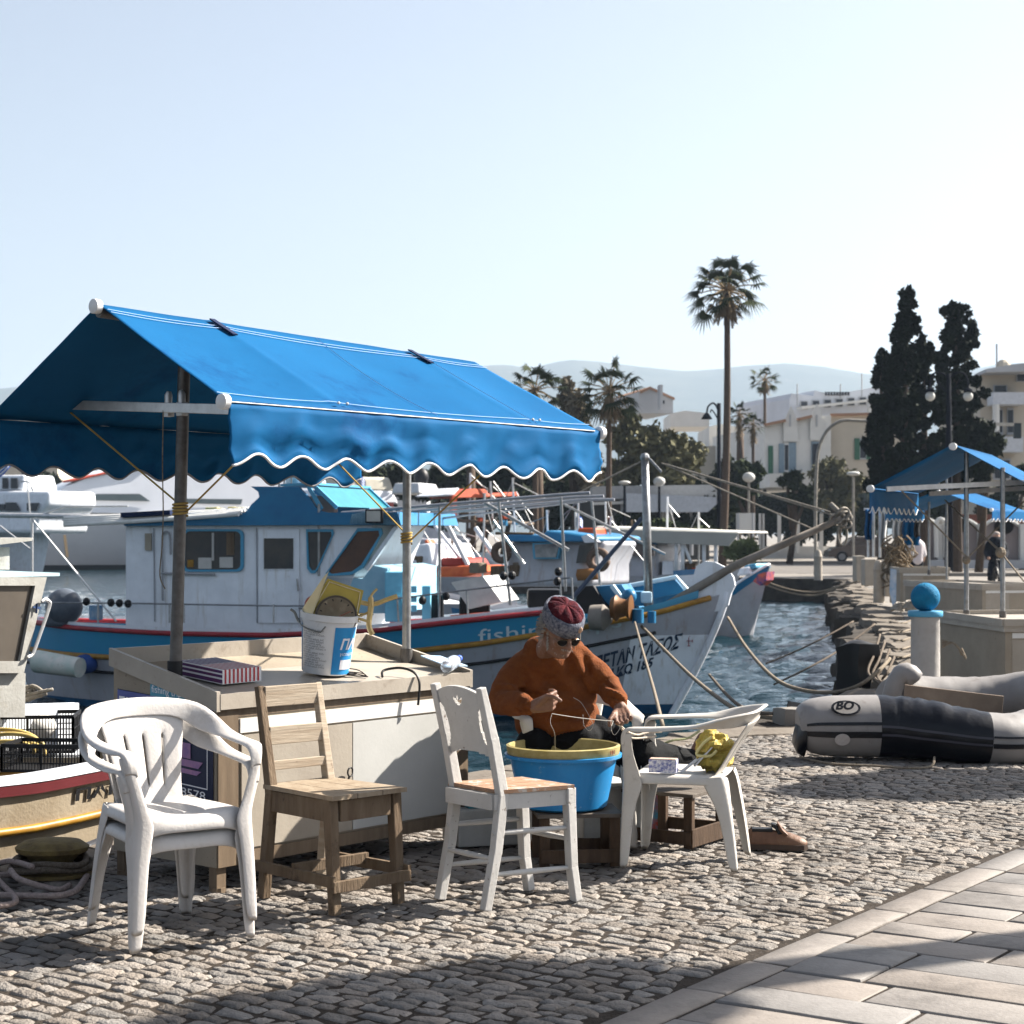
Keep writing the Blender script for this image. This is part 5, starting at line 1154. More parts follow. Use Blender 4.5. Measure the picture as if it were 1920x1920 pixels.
q=MB(); f0=[(1326,1215),(1338,1192),(1350,1186),(1356,1190),(1348,1204),(1342,1222),(1334,1206)]
pp=Plane(K.pt(.985,.0,1,.012),K.A); q.add([K.pt(find_t(x,pxz(y,22)),pxz(y,22),1,.014) for x,y in f0],[tuple(range(len(f0)))]); q.build('bow_emblem',mat('emblem_blue',(.03,.2,.35),.5),kk)
# wheelhouse
cb=1.02; pw=K.plane(cb)
aL=lambda x,y=1000: (pw.at(x,y)-K.O).dot(K.A)
a0,a1,a2=aL(236),aL(660),aL(700)
zr=1.60
def cbox(mb,a0,a1,b0,b1,z0,z1,a1t=None): 
    a1t=a1 if a1t is None else a1t
    mb.add([K.w(a0,b0,z0),K.w(a1,b0,z0),K.w(a1,b1,z0),K.w(a0,b1,z0),K.w(a0,b0,z1),K.w(a1t,b0,z1),K.w(a1t,b1,z1),K.w(a0,b1,z1)],[(3,2,1,0),(4,5,6,7),(0,1,5,4),(1,2,6,5),(2,3,7,6),(3,0,4,7)])
q=MB(); cbox(q,a0,aL(612,1080),-cb,cb,.05,zr,aL(700,985)); wh_=q.build('wheelhouse',boat_white,kk)
window(K,pw,rpx(342,992,458,1072,12),wh_,light_blue,off=.025)
for x0,x1,y0,y1,mm in((398,402,1000,1050,white_paint),(412,438,1045,1064,white_paint),(372,398,1046,1066,white_paint),(352,364,1050,1063,yellow_paint),(425,440,1000,1040,old_wood)):
    q=MB(); q.box((pw.at((x0+x1)/2,(y0+y1)/2)+K.B*.012),((x1-x0)/F*24,.008,(y1-y0)/F*24),rz=math.atan2(K.A.y,K.A.x)); q.build('thing_in_window',mm,wh_)
# door
dp=[pw.at(x,y)+K.B*.0 for x,y in((486,1168),(562,1168),(562,992),(486,992))]; q=MB(); q.extr(dp,K.B*.022); door=q.build('door',boat_white,wh_)
window(K,K.plane(cb+.022),[(494,1008),(552,1008),(552,1068),(494,1068)],door,boat_white,off=.01,fr=.012)
q=MB(); q.tube([pw.at(560,1085)+K.B*.05,pw.at(562,1108)+K.B*.05],.012,6); q.build('handle',steel,door)
window(K,pw,[(575,992),(625,992),(627,1000),(598,1066),(592,1075),(584,1075),(577,1066)],wh_,light_blue,off=.025,fr=.04)
# raked side screen and open front cockpit frame
pts=[(612,1075),(672,990),(716,990),(718,1000),(682,1065),(660,1078),(618,1080)]
window(K,K.plane(cb+.004),pts,wh_,light_blue,off=.03,fr=.045,glass=mat('brown_seen_glass',(.16,.08,.05),.15,c2=(.04,.03,.03),scale=1.2,var=.9))
q=MB(); q.extr([pw.at(x,y) for x,y in((600,1110),(612,1082),(680,1085),(700,1060),(727,1066),(727,1150),(600,1150))],-K.B*1.9); q.build('wheelhouse_front',mat('pale_blue_paint',(.36,.60,.74),.45,c2=(.28,.52,.68)),kk)
q=MB(); 
for b_ in(cb-.03,-cb+.05):
    pq=K.plane(b_); q.beam(pq.at(688,1068),pq.at(742,990),.05,.05)
q.beam(K.plane(cb-.03).at(742,990),K.plane(-cb+.05).at(742,990),.05,.05); q.build('screen_frame',boat_white,kk)
q=MB(); q.add([K.plane(cb-.05).at(692,1066),K.plane(cb-.05).at(740,992),K.plane(-cb+.08).at(740,992),K.plane(-cb+.08).at(692,1066)],[(0,1,2,3)]); q.build('windscreen',mat('tinted_screen',(.16,.2,.19),.15,c2=(.25,.3,.3),scale=1.5,trans=.4),kk)
# blue roof with flying bridge
ro=[(232,985),(236,972),(330,966),(330,962),(458,961),(470,955),(476,945),(486,930),(488,922),(470,914),(468,910),(602,912),(640,952),(660,958),(745,958),(750,984)]
pr_=K.plane(cb+.10)
q=MB(); base=[pr_.at(x,y) for x,y in((232,986),(236,963),(745,960),(752,984))]; q.extr(base,-K.B*2.3); roof=q.build('roof',boat_blue,kk)
fb_=[(470,912),(560,913),(580,934),(590,950),(602,958),(622,963),(440,963),(462,958),(472,945),(486,932),(484,922)]
for b_ in(cb-.0,-cb+.1):
    q=MB(); pq=K.plane(b_); pq0=K.plane(cb); q.extr([K.w((pq0.at(x,y)-K.O).dot(K.A),b_,pq0.at(x,y).z) for x,y in fb_],-K.B*.05); q.build('flybridge_side',boat_blue,roof)
g0=lambda x,y,b_: K.w((K.plane(cb).at(x,y)-K.O).dot(K.A),b_,K.plane(cb).at(x,y).z)
q=MB(); q.extr([g0(525,912,cb),g0(588,909,cb),g0(588,909,-cb),g0(525,912,-cb)],Z*.03); q.build('flybridge_top',light_blue,roof)
for a_,b_ in((g0(577,912,cb-.02),g0(602,955,cb-.02)),(g0(588,910,cb),g0(632,952,cb)),(g0(588,910,-cb+.1),g0(632,952,-cb+.1))): q=MB(); q.beam(a_,b_,.03,.05); q.build('flybridge_bar',light_blue,roof)
q=MB(); q.add([g0(590,912,cb-.05),g0(630,950,cb-.05),g0(630,950,-cb+.1),g0(590,912,-cb+.1)],[(0,1,2,3)]); q.build('flybridge_screen',mat('green_blue_screen',(.03,.2,.24),.2),roof)
q=MB(); q.box(g0(560,950,.2),(.34,.4,.30),bev=.03); q.build('cushion',mat('pale_pink',(.62,.42,.36),.7),roof)
q=MB(); q.extr([pr_.at(x,y) for x,y in((655,983),(660,964),(688,958),(738,962),(752,984))],-K.B*.02); q.build('roof_front',mat('sky_blue_paint',(.42,.66,.80),.4,c2=(.36,.60,.75)),roof)
q=MB(); fp=pr_.at(705,968)+K.B*.06; q.box(fp,(.22,.07,.17),rz=math.atan2(K.A.y,K.A.x)+.2,bev=.01); fld=q.build('floodlight',black,roof)
q=MB(); q.box(fp+K.B*.04+K.A*.004,(.17,.012,.13),rz=math.atan2(K.A.y,K.A.x)+.2); q.build('lens',mat('lamp_glass',(.45,.45,.42),.2),fld)
# gear on the flybridge and roof
q=MB(); q.cyl(g0(512,912,.3),g0(512,888,.3),.13); q.cyl(g0(545,912,.2),g0(545,892,.2),.15,.12); q.ball(g0(545,886,.2),.11,12); q.ball(g0(528,878,.1),.09,10); q.build('deck_gear',mat('blue_white_gear',(.05,.28,.42),.5,c2=(.6,.7,.78),scale=6,var=.4),roof)
q=MB()
for x,y0,y1 in((502,870,912),(516,875,912),(492,860,915)): q.cyl(g0(x,y1,.5),g0(x,y0,.5),.012,n=6)
q.build('aerial',steel,roof)
r_=random.Random(3); q=MB()
for i in range(8): q.box(g0(352+i*13,957,.3+r_.random()*.3),(.09,.2,.07+r_.random()*.05),bev=.01)
q.build('yellow_buoys',mat('pale_yellow_foam',(.60,.55,.30),.6,c2=(.5,.42,.15),scale=4),roof)
q=MB()
for x in(424,440): q.box(g0(x,955,.4),(.10,.2,.08),bev=.01)
q.build('rolled_nets',boat_white,roof)
q=MB(); 
for i in range(4): q.tube(sag(g0(128,972+i*4,cb+.1),g0(460,955+i*3,cb-.1+i*.1),.01,8),.03,8)
q.build('furled_awning',mat('white_canvas',(.70,.70,.68),.7,c2=(.6,.6,.58)),roof)
for pts_,r1 in(([g0(0,966,cb),g0(235,970,cb)],.035),([g0(0,972,-.6),g0(235,966,-.6)],.03),([g0(60,966,cb),g0(60,1140,cb)],.018),([g0(62,975,cb),g0(218,1165,cb)],.014),([g0(0,986,cb),g0(60,1032,cb)],.012),([g0(78,965,cb),g0(122,950,cb),g0(240,949,cb)],.012)):
    q=MB(); q.tube(pts_,r1,8); q.build('awning_pole',alu,kk)
q=MB(); q.beam(g0(238,966,cb+.12),g0(330,961,cb+.12),.10,.06); q.build('furled_blue_cloth',mat('navy_strap',(.01,.02,.06),.7),roof)
# long poles and stays over the foredeck
gp=lambda x,y,b_=.9: g0(x,y,b_)
q=MB(); 
for d,b_ in((0,cb),(4,.3),(9,-.3)): q.tube([gp(640,962+d,b_),gp(1045,928+d*.6,b_),gp(1106,924+d,b_)],.020,8)
q.tube([gp(735,972,-.6),gp(1040,935,-.6)],.016,6); q.build('boom_poles',mat('dull_pole',(.34,.35,.38),.45,.5),kk)
for x,y0,x2,y1,b_ in((598,945,598,1080,cb),(824,948,824,1160,cb),(935,940,957,1135,cb),(1043,932,1052,1110,.8),(1042,930,1060,1110,-.8),(880,975,940,1060,0)): q=MB(); q.tube([gp(x,y0,b_),gp(x2,y1,b_)],.018,8); q.build('stanchion',steel,kk)
0
q=MB(); q.tube([gp(890,942,.6),gp(1050,1032,.6)],.022,8); q.tube([gp(1000,943,-.5),gp(1200,1042,-.5)],.018,8); q.build('strut',steel,kk)
# guard rail
q=MB(); pts=[(75,1130),(235,1131),(520,1136),(590,1136)]
q.tube([K.plane(1.25).at(x,y) for x,y in pts],.012,6); 
for x in(184,318,345,513): q.tube([K.plane(1.25).at(x,1133),K.plane(1.28).at(x,1168)],.014,6)
q.tube([K.plane(1.2).at(700,1128),K.plane(1.2).at(860,1108),K.plane(1.1).at(1070,1083)],.012,6); q.tube([K.plane(1.2).at(560,1140),K.plane(1.2).at(700,1152)],.01,6)
for x,y in((690,1135),(745,1125),(875,1108),(1050,1088),(1072,1083)): q.tube([K.plane(1.2).at(x,y),K.plane(1.22).at(x+3,y+55)],.014,6)
q.build('guard_rail',steel,kk)
q=MB()
for x,y in((162,1128),(208,1130),(224,1131),(240,1132),(792,1126),(836,1118),(944,1080),(960,1079),(1045,1090),(1047,1072)): q.ball(K.plane(1.25).at(x,y),.05,10,1,1,1.1)
q.build('rail_floats',black,kk)
# foredeck gear
for (bb,bx_,by_),sz_ in(((.6,890,1140),(.38,.4,.30)),((.5,1020,1122),(.42,.4,.24)),((.5,820,1145),(.16,.3,.42))): q=MB(); q.box(K.plane(bb).at(bx_,by_),sz_,bev=.05); q.build('net_bin',black,kk)
q=MB(); q.extr([K.plane(.3).at(x,y) for x,y in((1075,1150),(1085,1100),(1112,1098),(1140,1142),(1125,1152))],-K.B*.4); q.build('net_heap',black,kk)
q=MB(); q.box(K.plane(.9).at(800,1130),(.10,.3,.42)); q.box(K.plane(.9).at(742,1118),(.24,.5,.62),bev=.02)
for i in range(3):
    for j in range(3): q.box(K.plane(1.16).at(748+i*14,1105+j*18),(.07,.02,.08))
q.build('deck_locker',mat('pale_blue_crate',(.20,.52,.70),.5,c2=(.14,.42,.6),scale=6),kk)
q=MB(); q.tube([K.plane(1.1).at(845,1158),K.plane(1.1).at(962,1148)],.03,8); q.box(K.plane(.7).at(900,1158),(.6,.3,.06)); q.build('red_tray',red_orange,kk)
q=MB(); q.extr([K.plane(.9).at(x,y) for x,y in((846,1092),(905,1080),(940,1128),(880,1142))],-K.B*.8); q.build('white_hatch',mat('hatch_white',(.78,.78,.77),.4),kk)
q=MB(); q.extr([K.plane(.2).at(x,y) for x,y in((1110,1100),(1165,1096),(1195,1140),(1150,1144))],-K.B*.5); q.extr([K.plane(-.6).at(x,y) for x,y in((1165,1100),(1265,1086),(1285,1110),(1200,1128))],-K.B*.3); q.box(K.plane(.2).at(1196,1122),(.34,.3,.18),bev=.02); q.build('fore_hatch',boat_blue,kk)
q=MB(); q.beam(K.plane(.3).at(1148,1098),K.plane(.3).at(1180,1142),.10,.05); q.build('hatch_beam',mat('sky_blue_trim',(.50,.68,.80),.4),kk)
q=MB(); q.tube([K.plane(-.6).at(1160,1102),K.plane(-.6).at(1268,1082),K.plane(-.6).at(1290,1108)],.03,8); q.build('coaming_rail',MC['sky_blue_trim'],kk)
q=MB(); q.box(K.plane(.6).at(1212,1120),(.13,.16,.14),bev=.03); q.build('samson_post',MC['sky_blue_trim'],kk)
# winch drums and net hauler
q=MB(); wc_=K.plane(1.0).at(1162,1140); Mx=Matrix((K.A,Z,K.B)).transposed()
q.lathe(wc_,[(.02,-.10),(.12,-.10),(.16,-.04),(.12,.0),(.10,.08),(.16,.14),(.02,.15)],20,M=Matrix((K.B,Z,K.A)).transposed()); q.build('winch_drum',mat('bronze_winch',(.28,.12,.03),.5,.3,c2=(.18,.07,.02),scale=8),kk,smooth=40)
q=MB(); q.lathe(K.plane(.9).at(1132,1158),[(.02,-.2),(.15,-.16),(.16,.0),(.06,.10),(.02,.1)],18,M=Matrix((Z,K.B,K.A)).transposed()); q.build('net_drum',mat('dusty_cover',(.38,.34,.3),.8),kk,smooth=40)
q=MB(); q.cyl(K.plane(.95).at(1196,1168),K.plane(.95).at(1196,1142),.07); q.cyl(K.plane(.8).at(1222,1168),K.plane(.8).at(1222,1146),.05); q.ball(K.plane(.8).at(1180,1118),.09,14); q.build('deck_bollards',boat_blue,kk,smooth=40)
# mast and bowsprit
q=MB(); mp=K.plane(.35); q.tube([mp.at(1217,1165),mp.at(1213,1000),mp.at(1209,862)],[.055,.052,.045],12); mast=q.build('mast',steel,kk,smooth=True)
q=MB(); q.ball(mp.at(1209,858),.06,8); q.tube([mp.at(1215,858),mp.at(1240,885)],.018,6); q.build('mast_head',steel,mast)
q=MB(); q.tube([K.plane(.1).at(1225,1150),K.plane(0).at(1380,1060),K.plane(0).at(1578,972)],[.055,.055,.04],10); bs=q.build('bowsprit',mat('grey_spar',(.26,.23,.20),.7,c2=(.15,.13,.11),scale=4,bump=.3),kk,smooth=True)
q=MB(); q.tube([K.plane(.6).at(1070,1125),K.plane(.2).at(1203,972)],.028,8); q.build('dark_spar',mat('dark_blue_pole',(.05,.07,.11),.4,.3),kk)
q=MB(); e_=K.plane(0).at(1575,972); r_=random.Random(5)
for k in range(7):
    c=e_+Vector((r_.uniform(-.06,.08),0,r_.uniform(-.08,.08))); q.tube([c+Vector((.07*math.cos(t),.05*math.sin(t*2),.06*math.sin(t))) for t in np.linspace(0,2*PI,13)[:-1]],.014,6,closed=True)
q.tube([e_+Vector((.03,0,-.05))+Vector((.055*math.cos(t),0,-.14+.14*math.sin(t))) for t in np.linspace(0,2*PI,17)[:-1]],.014,6,closed=True); q.tube([e_+Vector((-.12,0,.18)),e_+Vector((.05,0,.02))],.03,8); q.build('rope_bundle',mat('pale_rope',(.5,.46,.4),.9,c2=(.3,.27,.23),scale=30,bump=.5),bs,smooth=True)
q=MB()
mt_=mp.at(1240,868)
for d in((1560,965),(1558,960)): q.tube([mt_,K.plane(0).at(*d)],.011,5)
q.tube([mt_,K.plane(0).at(1520,990)],.011,5); q.tube([mp.at(1209,862),gp(1060,925,.5)],.012,5)
q.build('forestay',mat('pale_rope',(.5,.46,.4)),kk)
# hoses, small fittings on the cabin
q=MB(); q.tube(smooth_path([K.plane(cb+.03).at(x,y) for x,y in((305,1126),(304,1020),(306,1002),(311,997),(318,1004),(320,1040))],5),.014,6); q.tube([K.plane(cb+.03).at(302,1075),K.plane(cb+.03).at(402,1077)],.016,6); q.build('cabin_hose',mat('grey_hose',(.3,.31,.33),.5),wh_)
q=MB(); q.box(K.plane(cb+.02).at(278,1016),(.09,.02,.22),rz=math.atan2(K.A.y,K.A.x)); q.build('vent_panel',mat('tan_vent',(.35,.31,.25),.6),wh_)
q=MB(); q.beam(K.plane(cb+.01).at(288,990),K.plane(cb+.01).at(290,1165),.02,.01); q.beam(K.plane(cb+.01).at(481,990),K.plane(cb+.01).at(482,1168),.012,.01); q.build('panel_seam',mat('seam_grey',(.35,.36,.4),.6),wh_)
# outboard wrapped in a cover at the stern and clutter
q=MB(); q.ball(K.plane(.7).at(120,1138),.22,16,1.15,1,1.15); q.box(K.plane(.7).at(108,1160),(.3,.3,.2),bev=.05); q.build('covered_outboard',mat('dark_plastic_cover',(.05,.06,.08),.3,c2=(.12,.14,.17),scale=9,var=.9,bump=.8,bscale=10),kk,smooth=True)
q=MB(); q.cyl(K.plane(.8).at(180,1162),K.plane(.8).at(180,1135),.09); q.build('blue_canister',mat('canister',(.3,.4,.5),.5,c2=(.05,.2,.4),scale=8,var=.4),kk)
q=MB(); q.ball(K.plane(1.0).at(160,1245),.13,14,1.3,1,1); q.build('blue_fender',mat('fender_blue',(.02,.07,.28),.5),kk,smooth=True)
q=MB(); q.cyl(K.plane(1.3).at(70,1240),K.plane(1.4).at(150,1252),.15,.13); q.build('white_fender',mat('fender_white',(.62,.60,.55),.5,c2=(.4,.5,.45),scale=5,dirt_or_shade=(.3,.25,.2)),kk,smooth=40)
# round orange buoy by the door
q=MB(); q.ball(K.plane(1.1).at(590,1135),.13,16); q.build('orange_buoy',mat('rust_buoy',(.45,.10,.04),.5),kk,smooth=True)
# mooring lines
def line(pts,r,m,label,name='mooring_rope',k=6,group='mooring ropes'):
    q=MB(); q.tube(smooth_path(pts,k),r,6); return tag(q.build(name,m,smooth=True),label,'rope',group)
hp_=K.pt(find_t(1205,pxz(1175,22)),pxz(1175,22),1,.05)
line([hp_,P(1290,1262,19.5),P(1360,1318,16.5),P(1400,1337,15),P(1440,1345,14.6),P(1500,1350,14.4)],.020,rope_m,'pale mooring rope slanting from the wooden boat deck towards the inflatable')
line([P(1330,1265,21),P(1365,1305,17),P(1400,1330,15),P(1450,1338,14.5),P(1510,1330,14.6)],.016,dark_rope,'dark mooring rope below the stem of the wooden boat')
line([K.plane(.9).at(1190,1165),P(1205,1220,18),P(1225,1290,14),P(1243,1362,11.0)],.013,rope_m,'thin pale rope hanging straight down from the deck to behind the seated man')
line([P(1365,1158,22.3),P(1400,1215,20.5),P(1450,1270,18.8),P(1500,1293,18),P(1560,1298,17.6),P(1610,1285,17.5),P(1650,1255,17.8),P(1668,1235,18.2)],.020,rope_m,'thick rope sagging from the stem down to the water and up to the rocky quay')
line([P(1435,1245,24),P(1490,1222,24),P(1540,1198,24),P(1600,1165,24.5)],.012,dark_rope,'thin dark rope rising out of the water, the farther of two')
line([P(1450,1284,20),P(1520,1250,20),P(1580,1215,20.5),P(1640,1170,21)],.012,dark_rope,'thin dark rope rising out of the water, the nearer of two')
for i,dy in enumerate((0,6)): line([P(1430,1088+dy,42),P(1480,1105+dy,42),P(1530,1110+dy,42),P(1580,1098,41),P(1608,1090,40)],.022,rope_m,'pair of pale ropes sagging over the far corner of the basin')
# ================================================================ LEFT QUAYSIDE: work boat, bollard
cream=mat('old_cream_hull',(.46,.39,.29),.6,c2=(.36,.29,.20),scale=3,dirt_or_shade=(.16,.10,.05),dscale=7,dlo=.60,dhi=.8,bump=.2)
sb0=SN(3.2,7.85); sb1=SN(8.7,7.75)
B2=Hull((sb1.x,sb1.y),(sb0.x,sb0.y),beam=1.75,sheer=[(0,.36),(.5,.29),(.8,.33),(1,.5)],keel=-1.1,rake=.5,srake=.1,full=.22,stern_w=.7,mid=.45)
wbt=thing('work_boat',B2.w(2.5,0,WZ),'shabby cream work boat with a yellow rubbing strip at the left edge','boat')
B2.skin(lambda t:-1.0,lambda t:B2.sh(t)-.02,'hull',cream,wbt,k=12)
B2.rail(lambda t:B2.sh(t)-.23,.022,'rub_rail',yellow_paint,wbt,off=.008)
B2.skin(lambda t:B2.sh(t)-.055,lambda t:B2.sh(t)-.005,'sheer_band',mat('oxblood_paint',(.13,.02,.025),.5),wbt,off=.02,k=2)
q=MB()
for sd in(1,-1):
    q.grid([[B2.pt(t,B2.sh(t)+.0,sd,.02),B2.pt(t,B2.sh(t)+.03,sd,.0),B2.pt(t,B2.sh(t)+.03,sd,-.12),B2.pt(t,B2.sh(t)-.10,sd,-.13)] for t in np.linspace(0,1,40)])
q.build('gunwale',mat('chalky_white',(.60,.62,.66),.6,c2=(.48,.5,.55),scale=6,dirt_or_shade=(.3,.3,.32),dscale=20,dlo=.6,dhi=.7),wbt)
B2.deck(-.15,'deck',mat('dirty_deck',(.30,.30,.29),.8),wbt,inset=.08)
def t_of(h,px,z): return min(np.linspace(0,1,1501),key=lambda t:abs((lambda p:CX+p.x/p.y*F)(h.pt(t,z,1))-px))
ta=t_of(B2,138,.2); vs,fs=textmesh('ΠΑΝΑΓΙΑ',.080,0,.003); q=MB(); q.add([B2.pt(ta+v[0]*2.1/B2.L,.165+v[1],1,.010) for v in vs],fs); q.build('lettering',black,wbt)
# cabin with slanting screen at the left
bz_=mat('bleached_frame',(.55,.55,.52),.6,c2=(.42,.41,.38),scale=6,dirt_or_shade=(.30,.26,.2),dscale=10,dlo=.55,dhi=.75,bump=.2)
pq=Plane(SN(0,7.55),E)
def pf(x,y,off=0): return pq.at(x,y,off)
q=MB(); outer=[(-90,1082),(88,1082),(45,1262),(-90,1262)]; inner=[(-85,1098),(66,1098),(38,1240),(-85,1240)]
o_=[pf(*p) for p in outer]; i_=[pf(*p) for p in inner]; vs=o_+i_+[p+pq.N*.05 for p in o_]+[p+pq.N*.05 for p in i_]; fs=[]
for i in range(4):
    j=(i+1)%4; fs+=[(i,j,4+j,4+i),(8+i,12+i,12+j,8+j),(i,8+i,8+j,j),(4+i,4+j,12+j,12+i)]
q.add(vs,fs); cabf=q.build('windscreen_frame',bz_,wbt)
q=MB(); q.add([p+pq.N*.02 for p in i_],[(0,1,2,3)]); q.build('pane',mat('brown_plexi',(.10,.085,.07),.12,c2=(.05,.045,.04),scale=1.5,var=.8),cabf)
q=MB(); q.extr([pf(x,y) for x,y in((-90,1066),(112,1074),(112,1080),(-90,1084))],pq.N*.9-Vector((0,0,0))); q.build('cabin_roof',mat('pale_blue_roof',(.40,.56,.62),.5),wbt)
q=MB(); q.extr([pf(x,y,.04) for x,y in((-90,1262),(48,1262),(47,1345),(-90,1345))],pq.N*.8); q.build('cabin',bz_,wbt)
q=MB(); q.tube(smooth_path([pf(x,y,-.02) for x,y in((52,1232),(60,1228),(66,1215),(92,1140),(92,1128),(84,1124),(78,1128))],4),.009,6); q.build('grab_rail',alu,wbt)
q=MB(); q.extr([pf(x,y,.15) for x,y in((-40,1010),(62,1008),(60,1014),(-40,1026))],pq.N*.5); q.extr([pf(x,y,.2) for x,y in((-40,1026),(18,1026),(18,1068),(-40,1068))],pq.N*.4); q.build('roof_box',bz_,wbt)
q=MB(); q.beam(pf(62,1138,-.01),pf(76,1140,-.01),.004,.012); q.beam(pf(69,1132,-.012),pf(68,1150,-.012),.004,.010); q.build('cross_mark',mat('emblem_navy',(.03,.06,.15),.5),cabf)
q=MB(); q.extr([pf(x,y,.25) for x,y in((-90,1325),(148,1318),(150,1420),(-90,1420))],pq.N*.05); q.build('bulkhead',boat_white,wbt)
# crates, buoy, hose
def crate(c,sz,rz,label):
    t=thing('crate',c,label,'crate','black lattice crates in the work boat'); M=Matrix.Rotation(rz,3,'Z'); c=Vector(c)
    for name,ax,s_ in(('long_side',0,1),('long_side',0,-1),('short_side',1,1),('short_side',1,-1)):
        q=MB(); L_=sz[ax]; off=sz[1-ax]/2*s_; n=int(L_/.016)
        def pt(u,z): v=Vector((u,off,z)) if ax==0 else Vector((off,u,z)); return M@v+c
        for i in range(n+1): u=-L_/2+L_*i/n; q.beam(pt(u,0),pt(u,sz[2]),.004,.004)
        for z,h in((0,.012),(sz[2]*.33,.005),(sz[2]*.66,.005),(sz[2],.02)): q.beam(pt(-L_/2,z),pt(L_/2,z),.008,h)
        for u in(-L_/2,0,L_/2): q.beam(pt(u,0),pt(u,sz[2]),.012,.012)
        q.build(name,black,t)
    q=MB(); q.box((c.x,c.y,c.z+.005),(sz[0],sz[1],.008),rz=rz); q.build('base',black,t); return t
ae=math.atan2(E.y,E.x)
crate(P(95,1440,9.45),(.42,.28,.13),-.1,'black lattice crate resting on the gunwale of the cream work boat, the lower one')
crate(P(60,1405,9.9),(.48,.30,.19),.1,'taller black lattice crate with a white float in it, in the cream work boat')
q=MB(); q.ball(P(66,1362,10.0),.10,24,1.15,1,.85); tag(q.build('white_float',mat('float_white',(.68,.66,.63),.5,c2=(.6,.58,.55),dirt_or_shade=(.4,.35,.3)),smooth=True),'smooth white float lying in the black crate at the left','float')
q=MB()
for k,(cx_,cy_,rx,ry) in enumerate(((20,1402,62,26),(14,1408,50,18),(26,1412,58,22),(5,1398,70,30))):
    q.tube([P(cx_+rx*math.cos(t),cy_-ry*math.sin(t),9.62+.02*k) for t in np.linspace(-.3,PI+.3,18)],.012,7)
tag(q.build('yellow_hose',mat('yellow_hose',(.50,.38,.14),.5,c2=(.35,.25,.08)),smooth=True),'coil of dull yellow hose lying on the black crates','hose')
q=MB(); r_=random.Random(9)
for k in range(9): 
    a=P(r_.uniform(-10,50),1302+r_.uniform(-8,14),9.8); q.tube(smooth_path([a,a+Vector((.05,0,.03)),a+Vector((.10,.02,-.01)),a+Vector((.03,0,-.02)),a+Vector((.16,0,.01))],4),.010,5)
tag(q.build('rope_heap',mat('pale_rope',(.5,.46,.4)),smooth=True),'small heap of pale rope on the cabin step of the cream work boat','rope')
# bollard with rope
bo=G(98,1640); bt=thing('bollard',bo,'squat rusty yellow mooring bollard wound with dark rope at the left edge of the quay','bollard')
q=MB(); q.lathe(bo,[(.001,0),(.15,0),(.15,.015),(.09,.03),(.08,.06),(.10,.085),(.135,.105),(.14,.125),(.11,.148),(.05,.158),(.001,.16)],24,sx=1.15); q.build('post',mat('rusty_yellow_iron',(.22,.16,.06),.7,c2=(.07,.05,.03),scale=14,var=.9,bump=.5),bt,smooth=40)
q=MB(); q.tube([bo+Vector(((.16+.02*math.sin(2.3*t))*math.cos(t),(.15+.015*math.sin(1.7*t))*math.sin(t),.025+.0035*t+.008*math.sin(3*t))) for t in np.linspace(0,2*PI*2.6,80)],.015,7); q.build('wound_rope',dark_rope,bt,smooth=True)
q=MB(); q.tube(smooth_path([P(55,1655,8.0)-Z*0,G(20,1640,.02),G(-40,1650,.02),G(-20,1675,.02),G(60,1680,.02),G(120,1678,.02),G(150,1662,.02),P(172,1620,8.3),P(190,1575,8.9)],6),.014,7)
q.tube(smooth_path([G(60,1625,.10),G(20,1615,.06),G(-10,1625,.02),G(-5,1648,.02),G(30,1690,.02),G(-30,1700,.02)],6),.013,7); q.tube(smooth_path([G(130,1660,.02),G(105,1668,.02),G(40,1650,.06),G(20,1632,.08)],6),.013,7)
tag(q.build('loose_rope',mat('pinkish_rope',(.32,.26,.24),.9,c2=(.2,.16,.15),scale=60,bump=.6),smooth=True),'loose mooring rope lying in loops on the cobbles around the bollard','rope')
q=MB(); q.tube([P(118,1612,8.5),P(150,1596,8.6),P(200,1572,8.9)],[.022,.03,.02],8); q.tube([P(60,1600,9.0),P(200,1585,9.0)],.018,7); tag(q.build('wet_hawser',mat('black_wet_rope',(.03,.032,.038),.5,c2=(.015,.015,.02),scale=40,bump=.6)),'thick black hawser leading from the bollard over the quay edge','rope')
# ================================================================ INFLATABLE DINGHY
dg=thing('inflatable_dinghy',G(1700,1432),'half deflated grey and dark blue inflatable dinghy lying on the cobbles on the right','dinghy')
raft=mat('grey_hypalon',(.42,.40,.39),.5,c2=(.34,.32,.31),scale=4,dirt_or_shade=(.2,.17,.15),dscale=9,dlo=.58,dhi=.75,bump=.25,bscale=12); navyr=mat('navy_hypalon',(.018,.022,.038),.30,c2=(.012,.014,.025),scale=5,dirt_or_shade=(.06,.055,.06),dscale=6,dlo=.55,dhi=.8,bump=.5,bscale=14)
near=[(P(1497,1366,12.10),.115),(P(1506,1365,12.10),.165),(P(1525,1364,12.10),.195),(P(1560,1364,12.10),.213),(P(1643,1364,12.1),.218),(P(1700,1367,12.08),.214),(P(1770,1376,12.0),.200),(P(1850,1386,11.95),.178),(P(1910,1385,12.0),.175),(P(1975,1365,12.2),.190),(P(2010,1335,12.7),.20),(P(1990,1305,13.3),.20),(P(1930,1308,13.6),.20),(P(1850,1318,13.7),.20),(P(1760,1318,13.7),.20),(P(1690,1312,13.65),.19),(P(1668,1308,13.6),.15)]
